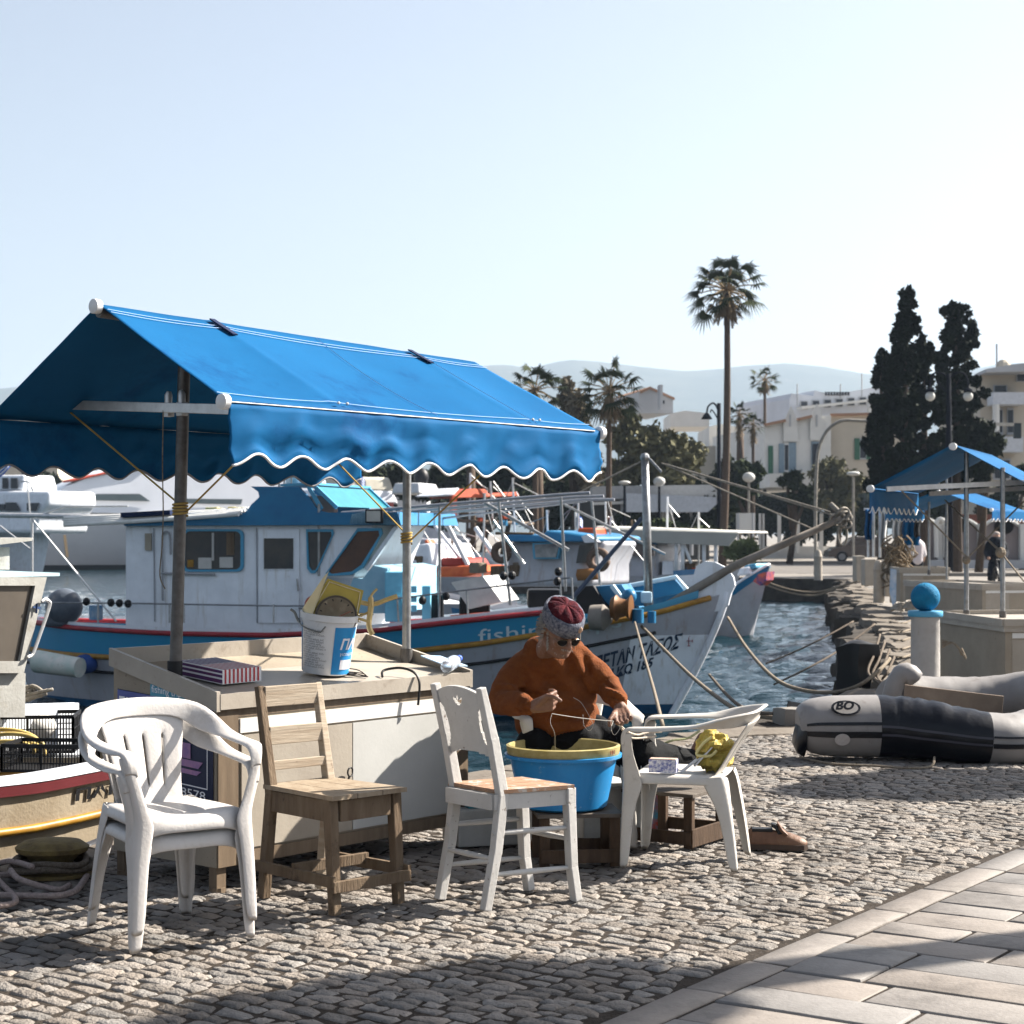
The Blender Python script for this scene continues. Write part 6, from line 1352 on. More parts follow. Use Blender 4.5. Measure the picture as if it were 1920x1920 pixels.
def tubeseg(i0,i1,name,m,wr=0,par=dg,seams=None):
    pts=[p for p,r in near]; rs=[r for p,r in near]; full=smooth_path(pts,8); path=full[i0*8:i1*8+1]; n=len(path); q=MB(); rows=[]
    rr_=[float(np.interp(i/8,range(i1-i0+1),rs[i0:i1+1])) for i in range(n)]
    prev=None
    for i,p in enumerate(path):
        gi=i+i0*8; d=(full[min(gi+1,len(full)-1)]-full[max(gi-1,0)]).normalized(); _,sd,u=frame(d); row=[]
        for k in range(28):
            a=2*PI*k/28; r=rr_[i]; w_=0
            if wr: w_=wr*noise.noise(Vector((i*.55,math.cos(a)*1.3,math.sin(a)*1.3)))*max(0,math.sin(a)+.4)*min(1,i/6,(n-1-i)/6)
            flat=max(-.86,math.sin(a))
            row.append(p+sd*math.cos(a)*(r+w_)*1.03+u*flat*(r+w_))
        rows.append(row)
    q.grid(rows,closed=True)
    if i0==0: q.add(rows[0],[tuple(range(28))])
    if i1==len(near)-1: q.add(rows[-1],[tuple(range(28))])
    return q.build(name,m,par,smooth=50)
bl_=[(P(1494,1368,12.1),.10),(P(1499,1368,12.1),.15)]
tubeseg(0,4,'grey_bow_section' if 0 else 'side_tube',raft); tubeseg(4,7,'dark_tube_section',navyr,wr=.013); tubeseg(7,12,'side_tube',raft,wr=.004); tubeseg(12,16,'side_tube',raft,wr=.005)
q=MB(); q.tube([near[0][0]+Vector((-.012,0,-.01)),near[1][0]+Vector((-.02,0,-.02)),near[1][0]+Vector((-.0,0,-.02))],[.10,.150,.172],24); q.build('end_cone',navyr,dg,smooth=True)
def strip(i0,i1,z0,z1,m,name,off=.004):
    pts=[p for p,r in near]; rs=[r for p,r in near]; full=smooth_path(pts,8); path=full[i0*8:i1*8+1]; n=len(path); rows=[]
    for i,p in enumerate(path):
        gi=i+i0*8; r=float(np.interp(gi/8,range(len(rs)),rs))+(.006 if i0>=4 else 0); d=(full[min(gi+1,len(full)-1)]-full[max(gi-1,0)]).normalized(); _,sd,u=frame(d)
        if sd.y>0: sd=-sd
        row=[]
        for k in range(4):
            zz_=lerp(z0,z1,k/3)*r/.21; a=math.asin(max(-1,min(1,zz_/r))); row.append(p+sd*math.cos(a)*(r*1.03+off)+u*math.sin(a)*(r+off))
        rows.append(row)
    q=MB(); q.grid(rows); q.build(name,m,dg,smooth=True)
strip(1,4,.035,.055,navyr,'stripe'); strip(1,4,-.045,-.005,navyr,'stripe'); strip(7,10,.03,.045,navyr,'stripe'); strip(7,10,-.045,-.01,navyr,'stripe'); strip(4,7,.02,.035,mat('seam_tape',(.05,.05,.065),.4),'seam_tape',.006); strip(4,7,-.03,-.015,MC['seam_tape'],'seam_tape',.006)
def patch(x,y,r,m,name,par=dg,sx=1,sz=1,off=.0,ring=None):
    c=P(x,y,12.1); cy=(y-1364)/3400*12.1; dy=math.sqrt(max(.001,.218**2-min(.2,abs(cy))**2)); c.y=12.1-dy*1.03-.012-off
    ang=math.asin(max(-.95,min(.95,-cy/.218))); M=Matrix.Rotation(PI/2,3,'X')@Matrix.Rotation(0,3,'Y'); M=Matrix.Rotation(-ang,3,'X')@M
    q=MB(); q.lathe(c,ring or [(.001,0),(r,0),(r,-.006)],20,M=M,sx=sx,sy=sz); return q.build(name,m,par)
emb=patch(1577,1322,.075,navyr,'round_emblem',sz=.8,sx=1.3); patch(1577,1322,.062,raft,'emblem_ring',emb,off=.003,sz=.8,sx=1.3); q=MB(); text_on(q,'BO',P(1566,1330,11.895),(1,0,0),(.12,.55,.83),.085,.004,.0,shear=.2); q.build('lettering',navyr,emb)
pt_=patch(1745,1406,.06,raft,'d_ring_patch',off=.01,sx=1.25); q=MB(); c=pt_.data.vertices[0].co+dg.location; q.tube([c+Vector((.022*math.cos(t),-.02,.022*math.sin(t)-.01)) for t in np.linspace(0,2*PI,13)[:-1]],.005,6,closed=True); q.build('d_ring',steel,pt_)
q=MB(); q.tube(smooth_path([P(1752,1420,11.75),G(1745,1437,.01),G(1700,1440,.008),G(1640,1436,.008),G(1560,1432,.008),G(1500,1420,.008)]),.008,6); q.build('grab_line',rope_m,dg)
patch(1568,1380,.05,mat('faded_print',(.33,.30,.29),.6,c2=(.40,.38,.37),scale=40,var=.6),'faded_mark',sz=.8)
q=MB(); q.ball(P(1715,1325,12.1),.045,14,1.4,1,.5); q.build('valve_patch',mat('valve_grey',(.45,.44,.43),.5),dg,smooth=True)
q=MB(); q.beam(P(1695,1303,13.1),P(1880,1325,12.9),.03,.15,up=Z); q.build('transom_board',mat('weathered_ply',(.22,.17,.13),.7,c2=(.12,.09,.07),scale=5,var=.8),dg)
q=MB(); q.extr([P(1700,1330,12.5),P(1790,1332,12.4),P(1795,1345,12.4),P(1710,1345,12.5)],Vector((0,.3,.0))); q.build('floor_board',boat_white,dg)
q=MB(); q.tube(smooth_path([P(1668,1320,13.5),P(1680,1278,13.5),P(1700,1262,13.5),P(1716,1278,13.5)],4),[.07]*6+[.08]*6+[.05],14); q.build('folded_tube_end',raft,dg,smooth=True)
# ================================================================ RIGHT QUAYSIDE
# blue ball pillar
pp=Vector(((1735-CX)/F*15,15,0)); pil=thing('ball_pillar',pp,'white pillar with a bright blue ball on top, on the quay behind the dinghy','pillar')
pw_=mat('peeling_white_render',(.52,.50,.48),.8,c2=(.44,.42,.40),scale=6,dirt_or_shade=(.3,.24,.18),dscale=7,dlo=.6,dhi=.72,bump=.5,bscale=20)
q=MB(); q.lathe(pp,[(.001,0),(.124,0),(.120,.15),(.119,.5),(.117,.79),(.123,.805),(.123,.815),(.001,.816)],32); q.build('shaft',pw_,pil,smooth=40)
q=MB(); q.lathe(pp,[(.001,.812),(.138,.812),(.143,.82),(.143,.852),(.138,.860),(.001,.861)],32); q.build('cap',light_blue,pil,smooth=40)
q=MB(); q.ball(pp+Z*.972,.120,32); q.build('ball',mat('ball_blue',(.012,.22,.42),.75,c2=(.01,.17,.34),scale=14,bump=.8,bscale=60),pil,smooth=True)
q=MB(); 
for k in range(4): q.tube(smooth_path([pp+Vector((.12,-.08,.62-k*.02)),pp+Vector((.20,-.15,.60)),pp+Vector((.24+.02*k,-.15,.56-k*.03)),pp+Vector((.27,-.12,.50+.02*k))],4),.008,5)
q.build('rope_knot',rope_m,pil)
# second stall
def simple_stall(c1,c2,width,zt,label,canopy,poles,bars,dark=False):
    'c1 near corner, c2 far corner of the long left side (plan); width to the right'
    d=(c2-c1).normalized(); w_=Vector((d.y,-d.x,0))*width
    t=thing('market_stall',c1,label,'market stall','blue awning stalls'); L_=(c2-c1).length
    pts=[c1,c1+w_,c2+w_,c2]; q=MB(); i_=.02
    q.add([p+Z*.06 for p in pts]+[p+Z*(zt-.07) for p in pts],[(3,2,1,0),(4,5,6,7),(0,1,5,4),(1,2,6,5),(2,3,7,6),(3,0,4,7)]); q.build('cabinet',cab_m,t)
    q=MB(); ex=[c1-d*.02-w_.normalized()*.02,c1+w_-d*.02+w_.normalized()*.02,c2+w_+d*.02+w_.normalized()*.02,c2+d*.02-w_.normalized()*.02]
    q.add([p+Z*(zt-.09) for p in ex]+[p+Z*(zt-.02) for p in ex],[(3,2,1,0),(4,5,6,7),(0,1,5,4),(1,2,6,5),(2,3,7,6),(3,0,4,7)])
    for a,b in((0,1),(1,2),(2,3),(3,0)): q.beam(ex[a]+Z*(zt-.01),ex[b]+Z*(zt-.01),.03,.06,up=Z)
    q.build('counter_top',pal,t)
    q=MB(); q.add([c1-d*.003+w_*f+Z*z for f,z in((.06,.14),(.48,.14),(.48,zt-.16),(.06,zt-.16))],[(0,1,2,3)]); q.build('door',tan_panel,t)
    q=MB(); q.add([c1-d*.003+w_*f+Z*z for f,z in((.06,zt-.145),(.94,zt-.145),(.94,zt-.10),(.06,zt-.10))],[(0,1,2,3)]); q.build('white_slot_strip',MC['white_enamel'],t)
    for (p,zb,zt2) in poles:
        q=MB(); q.cyl(p+Z*zb,p+Z*zt2,.022,n=10); po=q.build('pole',steel,t,smooth=40); q=MB(); q.cyl(p+Z*zb,p+Z*(zb+.09),.032); q.build('socket',dark_steel,po,smooth=40)
    for a,b in bars:
        q=MB(); q.beam(a,b,.025,.045,up=Z); q.build('crossbar',alu,t)
    if canopy:
        R0,ax,LC,hw,zr_,ze,cr=canopy; cr=cr.normalized(); ax=ax.normalized()
        q=MB()
        for s_ in(1,-1): q.grid([[R0+ax*(LC*i/12)+cr*(hw*s_*j/8)+Z*(lerp(zr_,ze,j/8)-.03*math.sin(PI*j/8)*math.sin(PI*(i%6)/6)) for j in range(9)] for i in range(13)],flip=s_<0)
        ca=q.build('canopy',blue_cloth,t,smooth=True,mods=[('SOLIDIFY',dict(thickness=.003))])
        for s_ in(1,-1):
            rows=[];ed=[]
            for i in range(81):
                f=i/80; Lv=.20+.028*math.cos(f*LC/.25*2*PI); r=[R0+ax*(LC*f)+cr*((hw+.01+.02*noise.noise(Vector((f*9,j,s_)))*j/5)*s_)+Z*(ze-Lv*j/5) for j in range(6)]; rows.append(r); ed.append(r[-1])
            q=MB(); q.grid(rows); v_=q.build('valance',blue_cloth,t,smooth=True,mods=[('SOLIDIFY',dict(thickness=.003))]); q=MB(); q.tube(ed,.007,5); q.build('edge_binding',piping,v_)
        for p in(R0+Z*(zr_-.02),R0+cr*hw+Z*(ze-.01),R0-cr*hw+Z*(ze-.01)):
            q=MB(); q.cyl(p-ax*.03,p+ax*.02,.034,n=16); q.build('end_cap',MC['white_cap'],ca,smooth=40)
    return t
X_=lambda x,D: Vector(((x-CX)/F*D,D,0))
c1=X_(1885,15.45); c2=c1+Vector((-.17,1.75,0)); R0=X_(1787,16.5)
st2_=simple_stall(c1,c2,1.0,.75,'tan stall with a smaller blue awning right of the blue ball pillar',(R0,Vector((.39,.92,0)),2.4,.755,2.31,1.915,Vector((1,.03,0))),
 [(X_(1812,16.75),.70,2.25),(X_(1880,16.55),.70,2.1)],[(P(1662,917,16.6),P(2010,900,16.9)),(P(1742,926,17.9),P(2050,908,18.2))])
q=MB()
for a,b in(((1772,938,17.5),(1876,1035,16.6)),((1876,1035,16.6),(1920,1090,16)),((1810,1050,16.7),(1920,940,17.6)),((1690,920,16.6),(1816,1048,16.7)),((1885,1040,16.5),(1850,1010,17))): q.tube([P(*a),P(*b)],.008,5)
q.ball(P(1876,1036,16.5),.05,8); q.ball(P(1812,1050,16.7),.04,8); q.build('guy_rope',rope_m,st2_)
# third stall and the things hanging there
c1=X_(1765,33); c2=c1+Vector((-.9,3.0,0))
simple_stall(X_(1842,31),X_(1842,31)+Vector((-.8,2.4,0)),1.1,.62,'low brown stall counter beyond the blue ball pillar',None,[],[])
c1=X_(1765,36); st3=simple_stall(X_(1688,36.2),X_(1688,36.2)+Vector((.1,1.5,0)),.95,.80,'tan stall with a blue and white cloth hung on its corner, farther along the quay',(X_(1760,34),Vector((.5,.86,0)),2.4,1.0,2.3,1.95,Vector((1,.03,0))),
  [(X_(1742,35),.7,2.2),(X_(1775,36),0,2.6)],[])
q=MB(); q.extr([P(x,y,35.8) for x,y in((1670,1066),(1681,1068),(1680,1130),(1674,1136),(1668,1110))],Vector((0,.02,0))); q.build('striped_cloth',mat('faded_stripe_cloth',(.5,.55,.62),.8,c2=(.15,.3,.5),scale=3,var=.5),st3)
def fac(p0,p1,z0,z1,th,name,m,par=None):
    q=MB(); a=Vector(p0);b=Vector(p1); d=(b-a).normalized(); n_=Vector((-d.y,d.x,0))*th
    q.extr([a+Z*z0,b+Z*z0,b+Z*z1,a+Z*z1],n_); return q.build(name,m,par)
r_=random.Random(6)
rk=thing('clothes_rail',X_(1680,38),'rail hung with blue and white oilskins and cloths between the stalls','clothes rail')
q=MB()
for x in(1628,1638,1650,1700,1712): q.cyl(P(x,1045,38),P(x,955,38),.03,n=6)
q.tube([P(1620,955,38),P(1730,957,38)],.03,6); q.build('frame',alu,rk)
for x0,x1,y0,y1,m in((1622,1632,955,1012,MC['blue_canvas']),(1650,1662,958,1025,mat('white_cloth',(.6,.62,.62),.8)),(1676,1690,962,1010,MC['white_cloth']),(1692,1716,958,1010,MC['blue_canvas']),(1714,1726,962,1008,black),(1698,1724,1006,1022,MC['blue_canvas'])):
    q=MB(); rows=[[P(lerp(x0,x1,i/6)+1.2*math.sin(j*1.1),lerp(y0,y1,j/6),37.8+.12*math.sin(i*1.7+x0)) for i in range(7)] for j in range(7)]; q.grid(rows); q.build('hanging_cloth',m,rk,smooth=True,mods=[('SOLIDIFY',dict(thickness=.03))])
q=MB()
for k in range(60):
    x=r_.uniform(1668,1702); y=r_.uniform(1002,1062); a=P(x,y,37.4+r_.random()*.4); q.tube(smooth_path([a,a+Vector((r_.uniform(-.2,.2),0,-.15)),a+Vector((r_.uniform(-.25,.25),0,-.35)),a+Vector((r_.uniform(-.2,.2),0,-.5))],3),.017,4)
q.build('brown_net',mat('brown_net',(.24,.19,.13),.9,c2=(.12,.09,.06),scale=5),rk)
for x,y0,y1,D,w_,lb in((1648,1047,1127,39,20,'rounded stone bollard by the clothes rail'),(1534,1030,1087,58,15,'slim stone bollard on the far corner of the basin')):
    c=X_(x,D); t=w_/F*D/2; hgt=(y1-y0)/F*D; q=MB(); q.lathe(c,[(t*1.1,0),(t*1.05,hgt*.1),(t,hgt*.6),(t,hgt*.74),(t*1.12,hgt*.78),(t*.95,hgt*.82),(t*.8,hgt*.93),(t*.4,hgt),(.001,hgt*1.01)],18); tag(q.build('stone_bollard',mat('pale_stone_post',(.38,.34,.29),.8,c2=(.28,.25,.21),scale=4,bump=.4),smooth=40),lb,'bollard')
for i,(x0,x1,y0,y1,D) in enumerate(((1602,1618,1042,1090,44),(1618,1638,1048,1098,42),(1655,1668,1050,1118,39))):
    q=MB(); q.box(P((x0+x1)/2,(y0+y1)/2,D),((x1-x0)/F*D,.5,(y1-y0)/F*D),bev=.02); tag(q.build('utility_box',tan_panel),['narrow tan metal cabinet at the far end of the quay row','tan metal cabinet beside the rounded bollard','open tan cabinet right behind the rounded bollard'][i],'cabinet','tan cabinets along the quay')
# ropes and fender on the capstones
for x,y,D,r1,lb in((1705,1143,25.5,.14,'small coil of pale rope on the capstones left of the pillar'),(1682,1146,25.5,.09,'smaller rope bundle on the edge of the capstones')):
    c=P(x,y,D); q=MB()
    for k in range(5): q.tube([c+Vector((r1*(1-.1*k)*math.cos(t)+.01*k,r1*.9*math.sin(t),.02+.022*k+.01*math.sin(t*2+k))) for t in np.linspace(0,2*PI,19)[:-1]],.016,5,closed=True)
    tag(q.build('rope_coil',mat('pale_rope',(.5,.46,.4)),smooth=True),lb,'rope')
q=MB(); r_=random.Random(12)
for k in range(5): 
    y=1165+k*16; q.tube(smooth_path([G(1668+r_.uniform(-5,5),y,.06),G(1690,y+4,.07),G(1712,y-2,.06),G(1728,y+5,.06)],4),.014,5)
tag(q.build('scattered_ropes',rope_m,smooth=True),'loose ropes strewn over the capstones beside the blue ball pillar','rope')
for x,y,D,s_,lb in((1614,1250,18.6,.27,'big black rubber fender hanging on the rock face'),):
    c=P(x,y,D); q=MB(); stone(q,(c.x-.02,c.y,c.z-.05),(s_*.95,s_*1.3,s_*2.2),.5,.09); tag(q.build('rubber_fender',black,smooth=40),lb,'fender')
q=MB(); r_=random.Random(13)
for k in range(4): q.tube(smooth_path([P(1650+k*9,1190+k*14,19.5-k*.3),P(1640+k*8,1225+k*12,18.6-k*.2),P(1628+k*9,1262+k*5,18),P(1660+k*8,1290+k*2,17.2)],5),.014,5)
tag(q.build('hanging_ropes',dark_rope,smooth=True),'tangle of dark mooring ropes hanging down the rock face','rope')
# grey stone lying at the quay edge
q=MB(); stone(q,(2.28,14.4,.03),(.34,.3,.16),.2,.02); tag(q.build('loose_stone',conc,smooth=40),'grey rounded stone lying at the quay edge left of the dinghy','stone')
# ================================================================ BACKGROUND
def leafmat(name,c,c2,tr=.0):
    return mat(name,c,.7,c2=c2,scale=1.5,var=.9,spec=.04)
lf_dark=leafmat('dark_foliage',(.050,.065,.030),(.018,.026,.014)); lf_olive=leafmat('olive_foliage',(.165,.155,.085),(.07,.07,.04)); lf_cyp=leafmat('cypress_foliage',(.024,.034,.018),(.010,.016,.010)); lf_palm=leafmat('palm_foliage',(.060,.080,.030),(.022,.032,.014)); lf_bare=leafmat('dry_foliage',(.20,.17,.12),(.10,.085,.06)); lf_mid=leafmat('green_foliage',(.075,.10,.035),(.03,.045,.018))
bark=mat('bark',(.13,.10,.075),.9,c2=(.07,.05,.04),scale=6,var=.8,bump=.5,bscale=8); thatch=mat('dead_palm_fronds',(.26,.19,.11),.9,c2=(.13,.09,.05),scale=3,var=.8)
def leaves(clumps,n,size,seed=1,asp=.45,shell=.45):
    'small leaf faces spread through the volume of the clumps (numpy)'
    rng=np.random.default_rng(seed); cl=np.array([(c.x,c.y,c.z,rx,ry,rz) for c,rx,ry,rz in clumps]); wt=cl[:,3]*cl[:,5]; wt=wt/wt.sum()
    idx=rng.choice(len(cl),n,p=wt); d=rng.normal(size=(n,3)); d/=np.linalg.norm(d,axis=1)[:,None]; r=shell+(1-shell)*rng.random(n)**.6; r=r*(.75+.6*rng.random(n)**2)
    c=cl[idx,:3]+d*r[:,None]*cl[idx,3:]
    a=rng.normal(size=(n,3)); a/=np.linalg.norm(a,axis=1)[:,None]; b=np.cross(a,rng.normal(size=(n,3))); b/=np.linalg.norm(b,axis=1)[:,None]
    s=size*(.6+.8*rng.random(n))[:,None]; a=a*s; b=b*s*asp
    V_=np.stack([c-a,c+b,c+a,c-b],1).reshape(-1,3); return V_
def np_mesh(name,V_,m,parent):
    off=rootloc(parent); me=bpy.data.meshes.new(name); V_=(V_-np.array(off)).astype(np.float32); nf=len(V_)//4
    me.vertices.add(len(V_)); me.vertices.foreach_set('co',V_.ravel()); me.loops.add(nf*4); me.loops.foreach_set('vertex_index',np.arange(nf*4,dtype=np.int32)); me.polygons.add(nf); me.polygons.foreach_set('loop_start',np.arange(0,nf*4,4,dtype=np.int32)); me.update(calc_edges=True); me.materials.append(m)
    o=bpy.data.objects.new(name,me); COL.objects.link(o); o.parent=parent; return o
def tree(name,x,D,ybase,clumps_px,n,size,m,label,cat='tree',group=None,seed=1,depth=.8,shell=.4,trunk=True,sub=5):
    'clumps given as picture ellipses (x,y,rx,ry) at depth D'
    base=X_(x,D); t=thing(name,base,label,cat,group); cl=[]; rr=random.Random(seed)
    for (cx,cy,rx,ry) in clumps_px:
        k=D/F; c=P(cx,cy,D)
        for i in range(sub):
            a=rr.random()*6.28; q=rr.random()**.5*.62; s_=rr.uniform(.38,.6)
            cl.append((c+Vector((q*rx*k*math.cos(a),rr.uniform(-.6,.6)*rx*k*depth,q*ry*k*math.sin(a))),rx*k*s_,rx*k*s_*depth,ry*k*s_))
    np_mesh('crown',leaves(cl,n,size,seed,shell=shell),m,t)
    if trunk:
        q=MB(); c0=sum([c[0] for c in cl],Vector())/len(cl); q.tube([base,base.lerp(c0,.5)+Vector((.1,0,0)),c0],[.17,.12,.08],8)
        for c in cl[::max(1,len(cl)//5)]: q.tube([base.lerp(c0,.45),base.lerp(c[0],.75)+Vector((0,0,.3)),c[0]],[.14,.09,.03],6)
        q.build('trunk',bark,t,smooth=True)
    return t
def fanpalm(x,D,ytop,crown_y,cr,label,lean=0,skirt=.0,nf=34,seed=1,base_w=.26,ybase=None,trunk_x=None):
    'crown_y: picture y of the crown centre, cr: crown radius in picture pixels'
    k=D/F; b=X_(trunk_x if trunk_x else x,D); C=P(x,crown_y,D); Rr=cr*k
    t=thing('palm_tree',b,label,'palm tree','palm trees on the promenade'); q=MB(); n=14
    q.tube([b.lerp(C,i/n)+Vector((lean*math.sin(PI*i/n)*.5,0,0)) for i in range(n+1)],[base_w*(1-.35*i/n)*(1+.05*(i%2)) for i in range(n+1)],10); q.build('trunk',mat('palm_bark',(.17,.125,.095),.9,c2=(.09,.065,.05),scale=5,aniso=(1,1,6),var=.8,bump=.6,bscale=6),t,smooth=True)
    rng=random.Random(seed); vs=[];q=MB(); st=MB()
    for f in range(nf):
        az=f*2.399+rng.uniform(-.2,.2); el=math.asin(max(-1,min(1,1-2*(f+.5)/nf*.86)))+rng.uniform(-.12,.12)
        el=max(el,-1.05); d=Vector((math.cos(az)*math.cos(el),math.sin(az)*math.cos(el),math.sin(el))); pl_=Rr*rng.uniform(.50,.74); hub=C+d*pl_+Vector((0,0,-.10*Rr*(1-abs(d.z))))
        st.tube([C,C.lerp(hub,.5)+Vector((0,0,.05*Rr)),hub],[.022*Rr,.016*Rr,.012*Rr],4)
        bl=Rr*rng.uniform(.36,.48); _,sd,up=frame(d); sd=sd*math.cos(rng.uniform(-.5,.5))+up*math.sin(rng.uniform(-.6,.6)); sd.normalize(); nn=sd.cross(d).normalized()
        nb=15
        for i in range(nb):
            a=(i/(nb-1)-.5)*R(210); dd=(d*math.cos(a)+sd*math.sin(a)).normalized(); l_=bl*(1-.25*abs(a)/R(105)); w_=bl*.055; s2=nn.cross(dd).normalized(); droop=Vector((0,0,-1))*l_*rng.uniform(.15,.6)
            m1=hub+dd*l_*.55-Vector((0,0,.03*l_)); tip=hub+dd*l_+droop
            b0=len(q.v); q.v+=[tuple(hub-s2*w_*.4),tuple(hub+s2*w_*.4),tuple(m1+s2*w_),tuple(m1-s2*w_),tuple(tip)]; q.f+=[(b0,b0+1,b0+2,b0+3),(b0+3,b0+2,b0+4)]; q.m+=[0,0]
    q.build('crown',lf_palm,t); st.build('leaf_stalks',thatch,t)
    if skirt:
        q=MB()
        for i in range(160):
            a=rng.random()*6.28; z0=rng.uniform(-.1,-skirt)*Rr; p=C+Vector((math.cos(a)*.10*Rr,math.sin(a)*.10*Rr,z0)); e=p+Vector((math.cos(a)*rng.uniform(.05,.34)*Rr,math.sin(a)*rng.uniform(.05,.34)*Rr,-rng.uniform(.2,.5)*Rr)); sd=Vector((-math.sin(a),math.cos(a),0))*.03*Rr; q.add([p-sd,p+sd,e+sd*.5,e-sd*.5],[(0,1,2,3)])
        q.build('dead_leaf_skirt',thatch,t)
    return t
fanpalm(1363,80,465,545,82,'tallest fan palm, towering over the far promenade',lean=.2,seed=3,nf=32,base_w=.19,trunk_x=1354,skirt=.35)
fanpalm(1143,78,655,735,72,'fan palm with drooping fronds just right of the awning tip',seed=5,nf=28,skirt=.5,base_w=.15,trunk_x=1140)
fanpalm(1004,78,670,732,64,'fan palm partly hidden behind the far end of the blue awning',seed=8,nf=26,skirt=.5,base_w=.15)
fanpalm(1434,115,680,712,34,'small slender fan palm standing alone against the hills',seed=11,nf=22,skirt=.5,base_w=.13)
fanpalm(1386,100,748,778,30,'short fan palm close to the tall palm, its crown over brown dead leaves',seed=13,nf=22,skirt=1.3,base_w=.12)
fanpalm(1412,104,768,796,26,'lowest fan palm, left of the white villa',seed=17,nf=22,skirt=1.2,base_w=.12)
# off to the right, a palm whose shadow falls across the paving
cp=Vector((6.9,9.04,0)); t=thing('palm_tree',cp,'stout palm standing on the paving to the right','palm tree','palm trees on the promenade')
q=MB(); q.tube([cp+Z*z for z in(-.02,.5,1.5,3,4.6,6.2)],[.22,.18,.16,.16,.16,.2],14); q.build('trunk',mat('palm_bark',(.17,.125,.095)),t,smooth=True)
q=MB(); r_=random.Random(2)
for f in range(54):
    az=f*2.4; el=1.2-2.1*f/54; d=Vector((math.cos(az)*math.cos(el),math.sin(az)*math.cos(el),math.sin(el))); c=cp+Z*6.28
    L_=r_.uniform(.45,.75); hub=c+d*L_*.5; s_=d.cross(Z).normalized()
    for i in range(13):
        a=(i/12-.5)*R(200); dd=(d*math.cos(a)+s_*math.sin(a)).normalized(); s2=dd.cross(d.cross(s_)).normalized()*.05; e=hub+dd*L_*.5-Z*.15; q.add([hub-s2*.5,hub+s2*.5,e+s2,e-s2],[(0,1,2,3)])
    q.tube([c,hub],.02,4)
q.build('crown',lf_palm,t)
dup(t,(9.66,14.28,0),1.2,'slimmer palm standing beyond the stout one on the right')
# cypresses
def cyp(x,D,ys,label,seed,group='dark cypresses'):
    t=thing('cypress_tree',X_(x,D),label,'cypress',group); k=D/F; cl=[]; rr=random.Random(seed)
    for (cx,cy,rx,ry) in ys:
        for i in range(26): 
            a=rr.random()*6.28; qd=rr.random()**.5*.92; cl.append((P(cx,cy,D)+Vector((qd*rx*k*math.cos(a),rr.uniform(-.5,.5)*rx*k,qd*ry*k*math.sin(a))),rx*k*.20,rx*k*.20,ry*k*.17))
    np_mesh('crown',leaves(cl,int(1900*len(ys)),.15,seed,asp=.6,shell=.3),lf_cyp,t)
    q=MB(); b=X_(x,D); top=P(ys[0][0],ys[0][1],D); q.tube([b,b.lerp(top,.5),top],[.2,.14,.04],8); q.build('trunk',bark,t); return t
cyp(1690,62,[(1701,566,15,26),(1699,595,22,30),(1698,630,28,38),(1692,680,30,42),(1680,750,44,56),(1668,820,42,60),(1690,890,52,62),(1672,700,14,40)],'tall pointed cypress with gaps of sky near its top, left of the street lamp',21)
cyp(1655,64,[(1652,690,14,34),(1656,750,26,50),(1652,830,30,60),(1660,900,34,50)],'shorter cypress pressed against the left side of the tall one',22)
cyp(1733,63,[(1733,660,16,36),(1728,730,26,50),(1736,810,40,60),(1735,880,44,55)],'middle cypress, narrow and dark, behind the street lamp',23)
cyp(1795,66,[(1792,588,26,26),(1798,630,36,34),(1795,680,42,40),(1798,740,50,50),(1802,800,54,54),(1805,850,56,50),(1800,900,56,40)],'ragged broad cypress on the right with see-through upper branches',24)
tree('pine_tree',1835,68,0,[(1850,840,34,26),(1830,870,30,24)],2200,.22,lf_dark,'low dark conifer branch behind the right awning','tree',seed=31)
# olive-like and dark trees
tree('tree',1245,84,0,[(1240,830,75,60),(1190,860,60,60),(1290,850,50,52),(1160,800,36,50),(1250,900,80,40)],9000,.19,lf_olive,'broad grey-green tree in the middle of the far promenade',group='promenade trees',seed=41)
tree('tree',1075,86,0,[(1075,790,42,60),(1090,860,50,60),(1060,740,22,34)],4200,.19,lf_bare,'thin brownish tree between the two left palms',group='promenade trees',seed=42,shell=.2)
for i,(x,cl_,n,lb) in enumerate(((760,[(700,900,60,34),(760,905,60,36),(830,895,55,40)],5000,'dark tree under the middle of the awning edge'),(940,[(930,890,90,52),(1000,895,70,50)],6500,'dark tree mass behind the orange boat'),(1110,[(1100,905,70,48),(1060,915,60,40)],5000,'dark tree behind the cafe roof'),(1320,[(1310,925,40,40),(1360,905,34,50)],3800,'dark shrub tree at the foot of the tallest palm'),(1410,[(1405,890,26,30),(1395,930,30,30)],2200,'bright green tree left of the white villa'))):
    tree('tree',x,95,0,cl_,n,.24,lf_dark if i<4 else lf_mid,lb,group='dark promenade trees',seed=50+i,trunk=True)
tree('olive_tree',1570,108,0,[(1570,890,58,34),(1560,925,52,34),(1598,905,40,36)],5200,.17,lf_olive,'round olive tree in front of the white villa',seed=61)
tree('shrub',1480,88,0,[(1482,905,24,22),(1500,930,34,28)],2200,.16,lf_dark,'dark shrub beneath the villa windows','shrub',seed=62)
tree('hedge',1500,114,0,[(1430,985,60,45),(1520,980,60,48),(1600,980,50,48),(1350,985,50,40),(1470,960,60,50)],15000,.22,lf_dark,'dark hedge behind the white gate posts','hedge',seed=63,trunk=False)
tree('agave_shrub',1400,60,0,[(1392,1030,22,14),(1372,1036,16,10),(1408,1036,14,9)],900,.26,leafmat('pale_shrub_leaves',(.22,.25,.12),(.09,.11,.05)),'pale spiky shrub on the promenade edge','shrub',seed=64,trunk=False)
tree('shrub',1280,75,0,[(1250,990,60,22),(1330,1010,40,20)],2600,.16,lf_mid,'low green shrubs below the cafe','shrub',seed=65,trunk=False)
